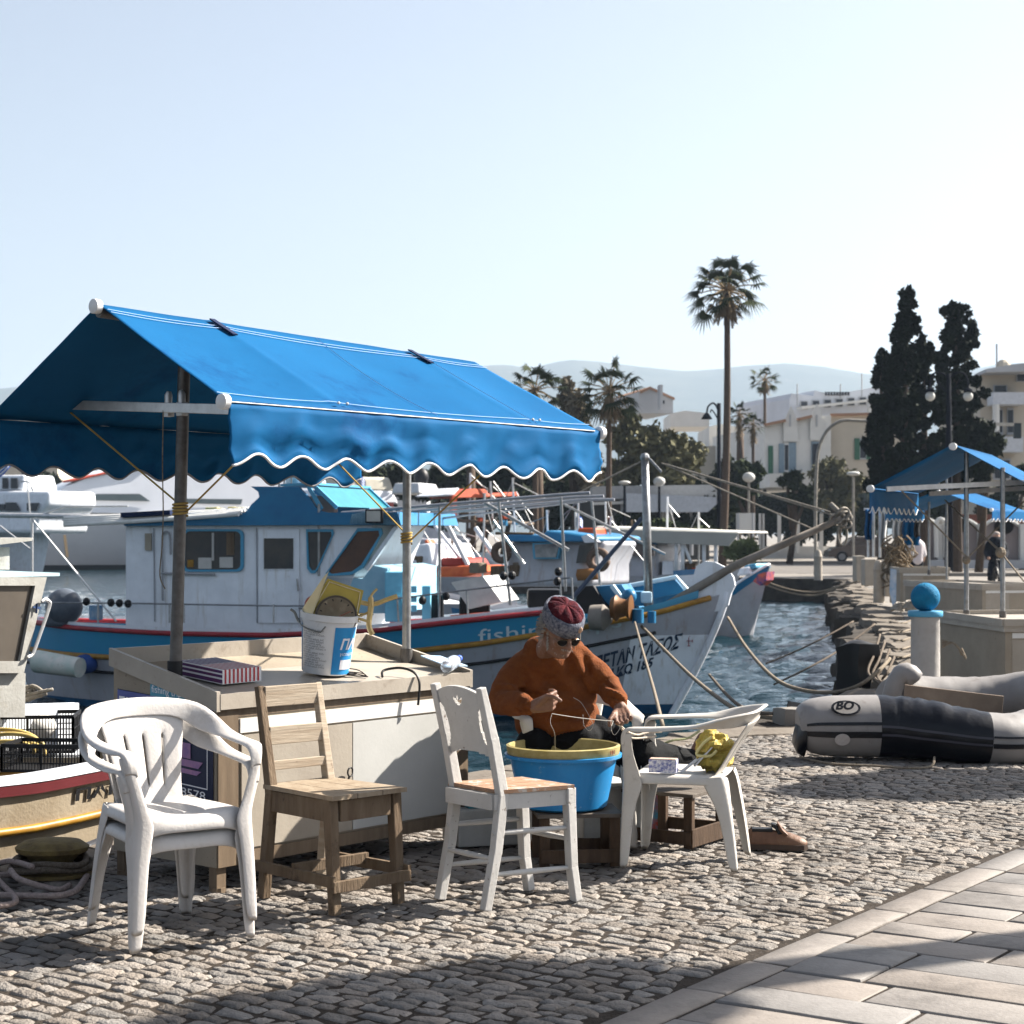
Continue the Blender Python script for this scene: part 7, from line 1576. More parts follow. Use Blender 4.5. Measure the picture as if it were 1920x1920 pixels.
for i,(x,cl_,lb) in enumerate(((165,[(180,870,60,22),(230,880,50,22)],'dark green tree above the bow of the big yacht'),(95,[(85,910,36,30),(125,930,30,26)],'dark tree below the red roofed house'),(280,[(270,850,34,14)],'small tree top right of the far white buildings'))):
    tree('tree',x,165,0,cl_,2600,.42,lf_dark,lb,group='trees behind the yacht',seed=70+i)
# --------------------------------------------------------------- buildings
def bmat(n,c,c2=None): return mat(n,c,.8,c2=c2 or tuple(v*.88 for v in c),scale=.5,dirt_or_shade=tuple(v*.7 for v in c),dscale=.4,dlo=.6,dhi=.8)
bw_=bmat('white_render',(.66,.65,.62)); bg2=bmat('grey_render',(.42,.43,.45)); bc_=bmat('cream_render',(.58,.52,.43)); roofm=bmat('clay_roof',(.33,.19,.12)); shut=mat('green_shutter',(.05,.14,.09),.6); bshut=mat('blue_grey_shutter',(.20,.27,.33),.6); wing=mat('window_dark',(.03,.035,.045),.2)
def bld(name,label,plane,outline,depth,m,wins=(),extra=None,cat='building',group=None):
    pts=[plane.at(x,y) for x,y in outline]; base=min(pts,key=lambda p:p.z); N_=plane.N if plane.N.y>0 else -plane.N
    t=thing(name,Vector((pts[0].x,pts[0].y,0)),label,cat,group); q=MB(); q.extr(pts,N_*depth); q.build('wall',m,t)
    for (x0,y0,x1,y1,mm,fr) in wins:
        a=plane.at(x0,y0);b=plane.at(x1,y0);c=plane.at(x1,y1);d=plane.at(x0,y1); q=MB(); q.extr([v-N_*.03 for v in(a,b,c,d)],-N_*.06); w_=q.build('window' if mm is not shut and mm is not bshut else 'shutter',fr,t)
        if mm is not fr:
            ce=(a+b+c+d)/4; q=MB(); q.add([v.lerp(ce,.16)-N_*.10 for v in(a,b,c,d)],[(0,1,2,3)]); q.build('pane',mm,w_)
    if extra: extra(t,plane,N_)
    return t
pv=Plane(P(1433,900,112),(1,.12)); pv2=Plane(P(1560,900,113.2),(1,-.10))
def vex(t,pl_,N_):
    q=MB(); q.extr([pl_.at(x,y)-N_*.05 for x,y in((1468,796),(1474,778),(1482,762),(1490,778),(1494,796),(1496,828),(1468,828))],-N_*.1); q.extr([pl_.at(x,y)-N_*.05 for x,y in((1518,790),(1524,770),(1531,757),(1538,770),(1542,790),(1544,826),(1518,826))],-N_*.1); q.build('gable_pediment',bw_,t)
    for a,b in(((1433,797),(1470,789)),((1494,787),(1519,781))): q=MB(); q.beam(pl_.at(*a)-N_*.2,pl_.at(*b)-N_*.2,.5,.18); q.build('cornice',roofm,t)
    q=MB(); 
    for x in(1480,1530): q.extr([pl_.at(x-1.5,y)-N_*.16 for y in(778,)]+[pl_.at(x+1.5,778)-N_*.16,pl_.at(x+1.5,800)-N_*.16,pl_.at(x-1.5,800)-N_*.16],-N_*.03)
    q.build('slot_niche',bg2,t)
    q=MB(); q.extr([pl_.at(x,y)-N_*.5 for x,y in((1428,890),(1545,884),(1545,915),(1428,915))],-N_*1.5); q.build('terrace_wall',bw_,t)
bld('villa','white villa with pointed pediments and shutters to the left of the cypresses',pv,[(1433,915),(1433,797),(1447,797),(1470,790),(1495,788),(1519,781),(1558,779),(1558,915)],14,bw_,
    [(1440,836,1449,888,shut,shut),(1460,832,1470,887,bshut,bshut),(1470,830,1478,886,wing,bw_),(1478,830,1492,886,bshut,bshut),(1521,828,1535,880,wing,bshut)],vex)
bld('villa','plain cream right wing of the white villa with green shutters',pv2,[(1558,915),(1558,779),(1700,776),(1700,915)],12,bc_,[(1602,822,1612,862,shut,shut),(1612,822,1624,862,wing,bg2),(1624,822,1632,862,shut,shut)],lambda t,p,n:[MB().extr([p.at(x,y)-n*.1 for x,y in((1556,781),(1700,777),(1700,773),(1556,776))],-n*.3).build('cornice',roofm,t)])
ph_=Plane(P(1480,800,150),(1,.25))
def hex_(t,pl_,N_):
    r_=random.Random(3); q=MB()
    for i in range(9): 
        x=1545+i*5.2; q.extr([pl_.at(x+a,y)-N_*.2 for a,y in((0,742),(3.4,742),(3.4,735),(0,735))],-N_*.1)
    q.build('roof_sign_letters',mat('sign_dark',(.03,.03,.035),.6),t); q=MB(); q.extr([pl_.at(x,y)-N_*.4 for x,y in((1490,764),(1640,748),(1640,752),(1490,769))],-N_*1.0); q.build('balcony_slab',bw_,t)
    q=MB(); q.box(pl_.at(1617,765)-N_*3,(1.6,1,1.2)); q.build('roof_unit',bw_,t); q=MB()
    for x in(1495,1576,1616): q.cyl(pl_.at(x,760),pl_.at(x,700 if x==1616 else 720),.06,n=5)
    q.build('aerial',bg2,t)
bld('hotel','pale hotel block with dark roof letters behind the white villa',ph_,[(1478,800),(1480,748),(1484,738),(1525,742),(1528,732),(1560,740),(1640,726),(1700,722),(1700,800)],12,bmat('pale_blue_render',(.55,.58,.64)),[(1500+i*22,752-i*1.6,1514+i*22,768-i*1.6,wing,bg2) for i in range(6)],hex_)
pa=Plane(P(1845,900,92),(1,-.06))
def aex(t,pl_,N_):
    for (x0,x1,y0,y1) in((1850,1908,740,762),(1850,1905,822,850)):
        q=MB(); q.extr([pl_.at(x,y)-N_*1.6 for x,y in((x0,y0),(x1,y0),(x1,y1),(x0,y1))],N_*1.5); q.build('balcony_front',mat('balcony_white',(.60,.62,.66),.7),t)
    q=MB(); q.extr([pl_.at(x,y)-N_*1.8 for x,y in((1835,704),(1925,702),(1990,702),(1990,684),(1925,684),(1880,690),(1835,698))],N_*3); q.build('roof_parapet',bg2,t)
    q=MB(); q.cyl(pl_.at(1856,762)-N_*1.5,pl_.at(1856,830)-N_*1.5,.18,n=8); q.build('column',bw_,t)
    q=MB(); q.cyl(pl_.at(1869,700),pl_.at(1869,645),.05,n=5); q.build('aerial',bg2,t)
    q=MB(); q.ball(pl_.at(1882,688),.4,10); q.build('roof_tank',bc_,t)
bld('apartment_building','cream apartment block with balconies at the right edge',pa,[(1838,1000),(1838,700),(1990,690),(1990,1000)],12,bc_,[(1862,722,1888,740,wing,bg2),(1862,765,1880,815,wing,bg2),(1888,765,1900,815,wing,bg2),(1862,860,1895,900,wing,bg2),(1905,700,1925,716,wing,bg2)],aex)
bld('wall_sign','dark rectangular sign on the corner of the apartment block at the right edge',Plane(P(1902,820,89),(1,0)),[(1902,822),(1915,822),(1915,793),(1902,793)],.2,mat('sign_green_black',(.01,.02,.025),.5),cat='sign')
bld('house','grey gabled house with a chimney beyond the palms',Plane(P(1200,760,150),(1,.2)),[(1198,775),(1198,735),(1218,728),(1262,748),(1262,775)],8,bg2,[(1240,750,1246,758,wing,bg2)],lambda t,p,n:[MB().extr([p.at(x,y)-n*.2 for x,y in((1200,733),(1218,725),(1264,746),(1264,750),(1218,730),(1200,738))],n*9).build('roof',roofm,t),MB().extr([p.at(x,y)-n*.6 for x,y in((1229,770),(1229,724),(1234,724),(1234,770))],-n*.8).build('chimney',bg2,t)])
for i,(o,m,lb,D) in enumerate((([(1258,800),(1258,775),(1285,770),(1330,775),(1330,800)],bw_,'low white house beyond the broad grey-green tree',160),([(1330,860),(1330,800),(1352,795),(1380,800),(1430,806),(1430,860)],bw_,'pale house behind the lantern post',130),([(1250,915),(1250,860),(1330,836),(1440,842),(1440,915)],bc_,'long cream wall behind the tallest palm',125))):
    bld('house',lb,Plane(P(o[0][0],800,D),(1,0)),o,8,m)
# cafe on the far quay
pc=Plane(P(1110,950,86),(1,.0))
def cex(t,pl_,N_):
    q=MB(); q.extr([pl_.at(x,y)-N_*3 for x,y in((1105,915),(1320,912),(1345,935),(1105,938))],N_*3); q.build('canopy_roof',mat('dull_canopy',(.42,.42,.42),.7),t)
    q=MB(); q.extr([pl_.at(x,y)-N_*3.4 for x,y in((1105,944),(1290,938),(1290,943),(1105,949))],N_*.4); q.build('fascia',bw_,t)
    q=MB(); q.extr([pl_.at(x,y)-N_*3.5 for x,y in((1165,928),(1340,936),(1310,962),(1165,962))],-N_*.5); q.build('awning',mat('awning_grey',(.50,.54,.60),.7),t)
    q=MB()
    for x in(1160,1232,1285): q.cyl(pl_.at(x,940)-N_*3,pl_.at(x,1040)-N_*3,.10,n=6)
    q.build('post',bg2,t)
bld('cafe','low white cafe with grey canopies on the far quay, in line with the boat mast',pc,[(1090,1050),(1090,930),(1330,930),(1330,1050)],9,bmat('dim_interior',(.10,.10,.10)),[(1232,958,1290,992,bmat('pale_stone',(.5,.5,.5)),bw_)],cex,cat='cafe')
bld('notice_board','white double notice board on posts in front of the hedge',Plane(P(1381,980,78),(1,0)),[(1381,995),(1381,962),(1416,962),(1416,995)],.15,bw_,extra=lambda t,p,n:[MB().cyl(p.at(1384,1040),p.at(1384,962),.05,n=6).build('post',bg2,t),MB().cyl(p.at(1412,1040),p.at(1412,962),.05,n=6).build('post',bg2,t)],cat='sign')
gw=thing('garden_wall',X_(1430,110),'low white garden wall with slim gate posts in front of the hedge','wall'); q=MB(); q.box(P(1500,1036,110),(7.4,.3,.75)); q.build('wall',bw_,gw)
for x in(1426,1430,1461,1496,1540): q=MB(); q.box(P(x,1000,109.6),(.2,.2,2.4)); q.build('gate_post',bw_,gw)
# pinkish wall with arched tops, right
fw=thing('boundary_wall',X_(1700,76),'long pinkish boundary wall with humped panels and white posts behind the cyclist','wall')
pk_=bmat('pinkish_render',(.40,.34,.33)); xs=[1706,1762,1838,1916,1996]
for a,b in zip(xs[:-1],xs[1:]):
    pts=[P(a,1066,76),P(b,1066,76)]+[P(lerp(b,a,t),992-20*math.sin(PI*t)**.8,76) for t in np.linspace(0,1,15)]; q=MB(); q.extr(pts,Vector((0,.3,0))); q.build('wall_panel',pk_,fw)
    q=MB(); q.tube([p-Vector((0,.05,0)) for p in pts[2:]],.08,6); q.build('coping',bw_,fw)
    q=MB(); q.box(P(b,1025,75.8),(.2,.3,1.9)); q.build('post',bw_,fw)
q=MB(); q.tube([P(1756,1045,75.6)]+[P(1764-9*math.cos(t),985-12*math.sin(t),75.6) for t in np.linspace(0,PI,9)]+[P(1773,1045,75.6)],.10,6); q.build('white_arch',bw_,fw)
q=MB(); q.box(P(1835,1058,75.5),(7.8,.5,.35)); q.build('plinth',bg2,fw)
for x,y in((1798,985),(1882,988)): q=MB(); q.lathe(P(x,y,75.7),[(.001,0),(.32,0)],14,M=Matrix.Rotation(PI/2,3,'X'),sx=1.3); q.build('oval_plaque',mat('plaque_brown',(.2,.13,.08),.6),fw)
q=MB(); q.box(P(1860,975,80),(2.8,.1,.5)); tag(q.build('hanging_sign',mat('sign_brown',(.16,.06,.04),.6)),'dark red-brown hanging sign above the boundary wall','sign')
tree('tree',1900,88,0,[(1895,940,34,34),(1860,955,26,24),(1918,900,22,30)],3200,.2,lf_dark,'dark bush over the boundary wall at the right edge',seed=81)
tree('tree',1730,90,0,[(1735,940,60,30)],2200,.2,lf_dark,'dark bush over the wall below the big cypresses',seed=82)
# --------------------------------------------------------------- lamps
lampm=mat('lamp_post_paint',(.30,.28,.25),.6,c2=(.2,.19,.17)); blk=mat('black_iron',(.012,.014,.02),.8,spec=.03)
def arm_lamp(x,D,pts,lens,label):
    t=thing('street_lamp',X_(x,D),label,'street lamp'); q=MB(); q.tube(smooth_path([P(a,b,D) for a,b in pts],5),[.075]+[.06]*(5*(len(pts)-1)),8); q.build('curved_post',lampm,t,smooth=True)
    q=MB(); q.beam(P(lens[0],lens[1],D),P(lens[2],lens[3],D),.22,.12); q.build('lamp_head',mat('lamp_head',(.42,.40,.36),.5),t)
arm_lamp(1530,66,[(1529,1082),(1529,960),(1531,880),(1536,838),(1552,806),(1578,789),(1610,789),(1645,790)],(1640,790,1686,793),'curved white street lamp reaching right over the olive tree')
arm_lamp(1742,72,[(1735,1060),(1742,900),(1752,850),(1772,815),(1800,796),(1830,793),(1855,795)],(1850,795,1900,796),'curved street lamp reaching right in front of the apartment block')
t=thing('street_lamp',X_(1779,55),'black iron street lamp with two glass globes among the cypresses','street lamp'); q=MB(); q.tube([P(1779,1070,55),P(1779,900,55),P(1779,700,55)],[.13,.11,.06],10); q.build('post',blk,t,smooth=True)
for sx in(-1,1):
    gx=1779+sx*36+(1 if sx<0 else 0); q=MB(); q.tube(smooth_path([P(1779,712,55),P(1779+sx*12,700,55),P(1779+sx*28,700,55),P(gx,715,55),P(gx,728,55)],4),.03,6); q.tube(smooth_path([P(1779,740,55),P(1779+sx*14,724,55),P(1779+sx*22,712,55)],4),.02,5); q.build('arm',blk,t,smooth=True)
    q=MB(); q.ball(P(gx,743,55),.15,16); q.build('globe',mat('globe_glass',(.55,.55,.52),.15,c2=(.4,.4,.38)),t,smooth=True); q=MB(); q.lathe(P(gx,735,55),[(.15,0),(.12,.09),(.04,.13),(.001,.14)],14); q.build('cap',blk,t,smooth=True)
t=thing('street_lamp',X_(1348,82),'black lantern post with a scrolled hook left of the tallest palm','street lamp'); q=MB(); q.tube([P(1348,1000,82),P(1348,756,82)],.09,8); q.tube(smooth_path([P(1347,790,82),P(1346,768,82),P(1338,756,82),P(1328,762,82),P(1325,776,82)],5),.045,6); q.tube(smooth_path([P(1346,786,82),P(1340,775,82),P(1334,768,82),P(1332,774,82)],4),.03,5); q.build('post',blk,t,smooth=True); q=MB(); q.lathe(P(1325,786,82),[(.26,0),(.14,.2),(.05,.3),(.001,.32)],12); q.build('lantern',blk,t,smooth=True)
for x,yt,D,lb in((1171,905,80,'low mushroom lamp left of the mast on the far quay'),(1236,903,82,'low globe lamp right of the mast on the far quay'),(1600,888,74,'slim lamp with a flat disc head beside the olive tree'),(1404,895,80,'slim lamp with a pale globe above the white notice board')):
    t=thing('street_lamp',X_(x,D),lb,'street lamp','low promenade lamps'); q=MB(); q.cyl(P(x,1045,D),P(x,yt+6,D),.06,n=6); q.build('post',blk if x<1300 else lampm,t); q=MB(); q.ball(P(x,yt,D),.19,12,1.5,1.5,.5 if x<1200 or x>1590 else 1.2); q.build('lamp_head',mat('globe_glass',(.55,.55,.52)),t,smooth=True)
for x,y0,y1,D,m,lb in((883,1040,858,80,'palm','straight bare trunk behind the right stall pole'),(1010,1030,862,80,'p2','straight bare trunk behind the awning end'),(1388,900,812,100,'p3','thin reddish mast among the short palms')):
    q=MB(); q.tube([P(x,y0,D),P(x,y1,D)],[.24,.18],8); tag(q.build('bare_palm',MC['palm_bark'],smooth=True),lb,'palm tree')
# --------------------------------------------------------------- car
def car(x0,x1,yb,yt,D,label):
    k=D/F; L_=4.1; c=X_(x0,D); t=thing('parked_car',c,label,'car'); s_=(yb-yt)*k/1.45; o=P(x0,yb,D)
    prof=[(0,.35),(.05,.62),(.35,.80),(.95,.95),(1.35,1.35),(1.7,1.44),(2.8,1.42),(3.5,1.05),(4.0,.95),(4.1,.5),(4.05,.28),(.1,.28)]
    q=MB(); q.extr([o+Vector((a*s_,0,b*s_)) for a,b in prof],Vector((0,1.7*s_,0))); q.build('body',mat('car_black',(.012,.013,.016),.15,spec=.7,coat=.5),t)
    q=MB(); q.add([o+Vector((a*s_,-.01,b*s_)) for a,b in((1.15,.98),(1.45,1.32),(2.1,1.36),(2.1,.98))],[(0,1,2,3)]); q.add([o+Vector((a*s_,-.01,b*s_)) for a,b in((2.18,.98),(2.18,1.36),(2.75,1.34),(3.25,1.02))],[(0,1,2,3)]); q.build('side_window',dark_glass,t)
    for a in(.78,3.25):
        q=MB(); q.cyl(o+Vector((a*s_,-.02,.31*s_)),o+Vector((a*s_,.2,.31*s_)),.31*s_,n=18); wq=q.build('wheel',black,t); q=MB(); q.cyl(o+Vector((a*s_,-.03,.31*s_)),o+Vector((a*s_,.0,.31*s_)),.19*s_,n=14); q.build('rim',steel,wq)
    q=MB(); q.ball(o+Vector((.12*s_,.2,.68*s_)),.10,8,1,1.5,.7); q.build('headlight',MC['globe_glass'],t)
    q=MB(); q.box(o+Vector((1.25*s_,-.1,1.0*s_)),(.12,.2,.12)); q.build('wing_mirror',MC['car_black'],t)
car(1553,1640,1054,1006,92,'black hatchback parked by the far promenade, left of the clothes rail')
car(1660,1740,1046,1010,104,'dark car farther right, mostly hidden behind the hanging clothes')
# --------------------------------------------------------------- cyclist and walker
def man2(o,D,pts,mats,label,sc=1): pass
D=46; k=D/F; cx=1868
dk=mat('dark_clothes',(.012,.014,.02),.9,c2=(.008,.009,.012))
q=MB(); PX=lambda x,y,dy=0: P(x,y,D+dy)
body=MB()
caps(body,[PX(1868,1006),PX(1868,1018)],[.10,.075]); caps(body,[PX(1868,1020),PX(1868,1038),PX(1869,1056)],[.20,.19,.17])
for s in(-1,1): caps(body,[PX(1868+s*13,1022),PX(1868+s*18,1036),PX(1868+s*14,1047,-.35)],[.085,.065,.05]); caps(body,[PX(1868+s*6,1058),PX(1868+s*10,1076,-.3),PX(1868+s*9,1096,-.1),PX(1868+s*10,1099,-.25)],[.11,.085,.055,.05])
cy=blob(body,'person',mat('skin_far',(.36,.22,.16),.6),None,.03,3); reorigin(cy,X_(1868,D)); tag(cy,'cyclist in dark clothes riding a bicycle towards the harbour, seen from the front','person'); bpy.context.view_layer.update()
cl2=MB(); caps(cl2,[PX(1868,1021),PX(1868,1038),PX(1869,1057)],[.23,.22,.19])
for s in(-1,1): caps(cl2,[PX(1868+s*13,1022),PX(1868+s*18,1036),PX(1868+s*14.5,1046,-.3)],[.11,.085,.07])
blob(cl2,'jacket',dk,cy,.035,3); cl2=MB()
for s in(-1,1): caps(cl2,[PX(1868+s*6,1058),PX(1868+s*10,1076,-.3),PX(1868+s*9,1096,-.1)],[.13,.10,.075])
blob(cl2,'trousers',dk,cy,.035,3)
q=MB(); q.ball(PX(1868,1001.5,.03),.10,12,1,1.1,.7); q.build('hair',MC['grey_stubble'],cy,smooth=True)
bk=thing('bicycle',X_(1868,D-.3),'dark bicycle under the cyclist at the right','bicycle')
for dy in(-.85,.35):
    q=MB(); c=PX(1868+(2 if dy>0 else -1),1117,dy); c.z=.33; q.tube([c+Vector((.02*math.cos(t),.33*math.cos(t),.33*math.sin(t))) for t in np.linspace(0,2*PI,25)[:-1]],.022,6,closed=True); q.build('wheel',black,bk)
q=MB(); q.tube([PX(1861,1050,-.4),PX(1868,1049,-.45),PX(1876,1050,-.4)],.02,6); hb_=PX(1868,1050,-.45); q.tube([hb_,Vector((hb_.x,hb_.y-.35,.33))],.025,6); q.tube([hb_,PX(1868,1085,.0),Vector((hb_.x,D+.35,.33))],.025,6); q.build('frame',black,bk)
D=52; body=MB(); PX=lambda x,y,dy=0: P(x,y,D+dy)
caps(body,[PX(1719,1010),PX(1719,1018)],[.10,.07]); caps(body,[PX(1719,1022),PX(1719,1050)],[.17,.16])
for s in(-1,1): caps(body,[PX(1719+s*5,1052),PX(1719+s*5,1074),PX(1719+s*5,1096)],[.10,.075,.055]); caps(body,[PX(1719+s*10,1022),PX(1719+s*14,1040),PX(1719+s*12,1052)],[.07,.055,.04])
wk=blob(body,'person',MC['skin_far'],None,.03,3); reorigin(wk,X_(1719,D)); tag(wk,'person in a white and red top half hidden behind the hanging clothes','person'); bpy.context.view_layer.update()
cl2=MB(); caps(cl2,[PX(1719,1022),PX(1719,1050)],[.20,.18]); 
for s in(-1,1): caps(cl2,[PX(1719+s*10,1022),PX(1719+s*14,1040)],[.09,.075])
blob(cl2,'top',mat('white_red_top',(.6,.58,.6),.8,c2=(.45,.40,.42),scale=1.4,var=.4),wk,.035,3); cl2=MB()
for s in(-1,1): caps(cl2,[PX(1719+s*5,1052),PX(1719+s*5,1090)],[.12,.08])
blob(cl2,'trousers',dk,wk,.035,3)
# --------------------------------------------------------------- moored boats in the background
ywh=mat('yacht_gelcoat',(.66,.68,.73),.25,c2=(.60,.62,.67),scale=.5,coat=.2); ygl=mat('yacht_smoked_glass',(.10,.13,.14),.1,c2=(.14,.17,.18),scale=.5)
YB=P(-70,1045,112); YS=P(760,1040,126)
Y=Hull((YB.x,YB.y),(YS.x,YS.y),beam=6.2,sheer=[(0,1.8),(.4,2.0),(.7,2.45),(1,3.0)],keel=-1.6,rake=4.5,srake=.2,full=.30,stern_w=.85,mid=.45)
yt=thing('motor_yacht',Y.w(14,0,WZ),'large sleek white motor yacht with a raked superstructure, moored across the harbour','yacht')
Y.skin(lambda t:WZ-.4,lambda t:Y.sh(t),'hull',mat('yacht_hull',(.40,.42,.46),.3,c2=(.36,.38,.42),scale=.5),yt,k=12); Y.skin(lambda t:WZ-.3,lambda t:WZ+.30,'boot_stripe',mat('boot_black',(.02,.025,.03),.5),yt,off=.03,k=2); Y.deck(lambda t:Y.sh(t)-.05,'deck',ywh,yt); Y.rail(lambda t:Y.sh(t),.07,'rub_rail',steel,yt,off=.05)
def yslab(name,poly,b0,b1,m,par,h=Y):
    pl_=h.plane(b0); q=MB(); pts=[pl_.at(x,y) for x,y in poly]; th=b0-b1
    if th<.5: q.extr(pts,-h.B*th); return q.build(name,m,par)
    z0=min(p.z for p in pts); z1=max(p.z for p in pts); n=len(pts); ins=[.16*th*.5*((p.z-z0)/(z1-z0+1e-6)) for p in pts]
    q.add([p-h.B*i_ for p,i_ in zip(pts,ins)]+[p-h.B*(th-i_) for p,i_ in zip(pts,ins)],[tuple(range(n)),tuple(range(2*n-1,n-1,-1))]+[(i,(i+1)%n,(i+1)%n+n,i+n) for i in range(n)])
    return q.build(name,m,par,smooth=30,mods=[('BEVEL',dict(width=min(.22,.05*th),segments=3,limit_method='ANGLE'))])
yslab('lower_cabin',[(75,955),(118,915),(200,880),(300,868),(640,880),(740,905),(740,975),(75,960)],2.5,-2.5,ywh,yt)
yslab('upper_cabin',[(200,884),(262,850),(300,832),(470,835),(560,866),(620,886),(620,900),(200,900)],2.0,-2.0,ywh,yt)
for pl__ in([(100,945),(140,924),(166,924),(140,945)],[(160,938),(182,926),(262,926),(282,940)],[(345,935),(455,936),(452,946),(345,944)]): yslab('window',pl__,2.56,2.45,ygl,yt)
for pl__ in([(278,862),(292,850),(312,850),(306,862)],[(325,855),(345,852),(352,872),(325,870)],[(365,865),(388,865),(388,876),(365,876)],[(398,852),(417,852),(417,870),(398,870)]): yslab('window',pl__,2.06,1.9,ygl,yt)
yslab('red_sun_pad',[(130,900),(210,882),(285,872),(285,876),(210,887),(132,904)],2.45,.5,mat('sunpad_red',(.45,.08,.05),.7),yt)
yslab('anchor_mark',[(119,1003),(124,1003),(129,1045),(124,1045)],3.05,2.95,mat('anchor_tan',(.35,.25,.15),.6),yt)
yslab('radar_arch',[(400,836),(420,800),(470,800),(480,836),(470,836),(462,812),(428,812),(412,836)],1.6,-1.6,ywh,yt)
# ferry at the left edge and other yachts
def simple_boat(name,label,bow,stern,beam,sheer,keel,parts,hullm,rake=.8,sw=.6,full=.3,stripe=None,rail=None,rows=None,cat='boat',loops=()):
    h=Hull((bow.x,bow.y),(stern.x,stern.y),beam=beam,sheer=sheer,keel=keel,rake=rake,srake=.1,full=full,stern_w=sw,mid=.45)
    t=thing(name,h.w(h.L/2,0,WZ),label,cat); h.skin(lambda s:WZ-.3,lambda s:h.sh(s),'hull',hullm,t,k=8,n=36); h.deck(lambda s:h.sh(s)-.12,'deck',boat_white,t,inset=.05)
    if stripe: h.skin(lambda s:h.sh(s)-stripe[1],lambda s:h.sh(s)-stripe[2],'sheer_band',stripe[0],t,off=.012,k=2)
    if rail: h.rail(lambda s:h.sh(s),rail[1],'rub_rail',rail[0],t,off=.01)
    for (n_,poly,b0,b1,m) in parts: yslab(n_,poly,b0,b1,m,t,h)
    for (n_,pts,b_,r,m) in loops: q=MB(); q.tube([h.plane(b_).at(x,y) for x,y in pts],r,6); q.build(n_,m,t,smooth=True)
    return h,t
simple_boat('ferry','white excursion boat cut off by the left edge, with railings on its upper deck',P(95,1010,100),P(-300,1010,108),5,[(0,1.4),(1,1.9)],-1.4,
  [('cabin',[(-200,1000),(-200,920),(84,920),(84,946),(70,962),(60,1000)],2.2,-2.2,boat_white),('window',[(-60,945),(8,945),(8,957),(-60,957)],2.26,2.15,wing),('window',[(10,942),(28,942),(36,958),(10,958)],2.26,2.15,wing),('window',[(50,943),(72,943),(66,958),(50,958)],2.26,2.15,wing),('upper_deck_house',[(-100,920),(-100,892),(40,890),(42,920)],1.4,-1.4,boat_white),('window',[(4,896),(14,896),(14,916),(4,916)],1.46,1.4,wing),('window',[(20,896),(32,896),(32,916),(20,916)],1.46,1.4,wing)],boat_white,loops=[('handrail',[(40,902),(55,904),(62,920)],1.8,.06,alu)])
simple_boat('motor_yacht','white yacht with a bundled ivory canvas cover, left of the right stall pole',P(745,930,95),P(560,935,92),4,[(0,1.9),(1,2.6)],-1.4,
  [('canvas_cover',[(640,920),(640,893),(735,895),(740,922)],1.4,-1.4,mat('ivory_canvas',(.55,.52,.44),.8,c2=(.45,.42,.35),scale=2)),('coachroof',[(590,945),(610,915),(740,918),(750,945)],1.6,-1.6,ywh),('window',[(660,944),(738,942),(738,950),(660,950)],1.7,1.6,mat('dark_red_trim',(.2,.04,.04),.5))],ywh,loops=[('pushpit',[(560,890),(600,888),(640,892)],1.5,.04,alu),('pushpit',[(560,910),(600,908),(640,912)],1.5,.04,alu)],cat='yacht')
q=MB(); q.ball(P(790,895,86),.45,12,.8,.8,1); q.box(P(792,912,86),(.45,.5,1.0),bev=.1); tag(q.build('outboard_motor',black,smooth=40),'black outboard motor tilted up beyond the right stall pole','motor')
simple_boat('rescue_boat','grey tender with an open bow beyond the right stall pole',P(825,915,88),P(780,918,86),1.6,[(0,.0),(1,.3)],-.8,[('tube_side',[(786,925),(790,905),(822,908),(826,922),(815,928)],.8,-.8,mat('tender_grey',(.6,.62,.64),.5))],boat_white)
hb,tb=simple_boat('speed_boat','white boat with long orange-red gantry and davit in the middle distance',P(820,965,70),P(990,965,72),2.6,[(0,.5),(1,.9)],-1.2,
  [('gantry',[(850,928),(885,916),(915,917),(918,928),(972,922),(975,928),(974,930),(850,934)],1.0,-1.0,red_orange),('davit',[(847,930),(857,930),(856,978),(849,978)],1.0,.8,red_orange),('bow_fairing',[(818,930),(850,916),(868,914),(852,930)],1.0,-1.0,boat_white),('canvas_roof',[(760,985),(800,986),(890,1010),(870,1028),(790,1026),(770,1020)],1.0,-1.5,boat_shade_grey)],boat_white,loops=[('mast_rail',[(830,975),(905,978),(1000,982)],.9,.07,mat('brown_gear',(.16,.12,.09),.8)),('frame',[(827,975),(827,960),(905,958),(906,975)],.5,.06,boat_white)])
simple_boat('fishing_boat','small white fishing boat with a bright orange interior and a curved bow',P(755,1030,38),P(930,1060,36),2.0,[(0,.12),(.5,.10),(.85,.3),(1,.62)],-1.2,
  [('orange_deck',[(790,1082),(795,1064),(870,1060),(905,1072),(870,1082)],.6,-.6,mat('orange_deck',(.75,.20,.06),.6,c2=(.45,.06,.03),scale=3,var=.9)),('bow_screen',[(752,1072),(764,1022),(795,1018),(808,1066),(798,1068),(775,1075)],.7,-.7,boat_white),('red_bin',[(808,1062),(810,1046),(862,1046),(868,1062)],.4,-.4,mat('dark_red_bin',(.35,.04,.03),.6)),('windscreen',[(810,1052),(796,1014),(800,1012),(818,1050)],.3,.1,mat('orange_spar',(.5,.12,.05),.6))],boat_shade_grey,rake=1.0,loops=[('pale_spar',[(833,972),(876,1058),(884,1068)],.3,.05,alu),('pale_spar',[(815,985),(865,1050)],.2,.035,boat_white),('pale_spar',[(892,990),(925,1040)],.2,.05,boat_white)])
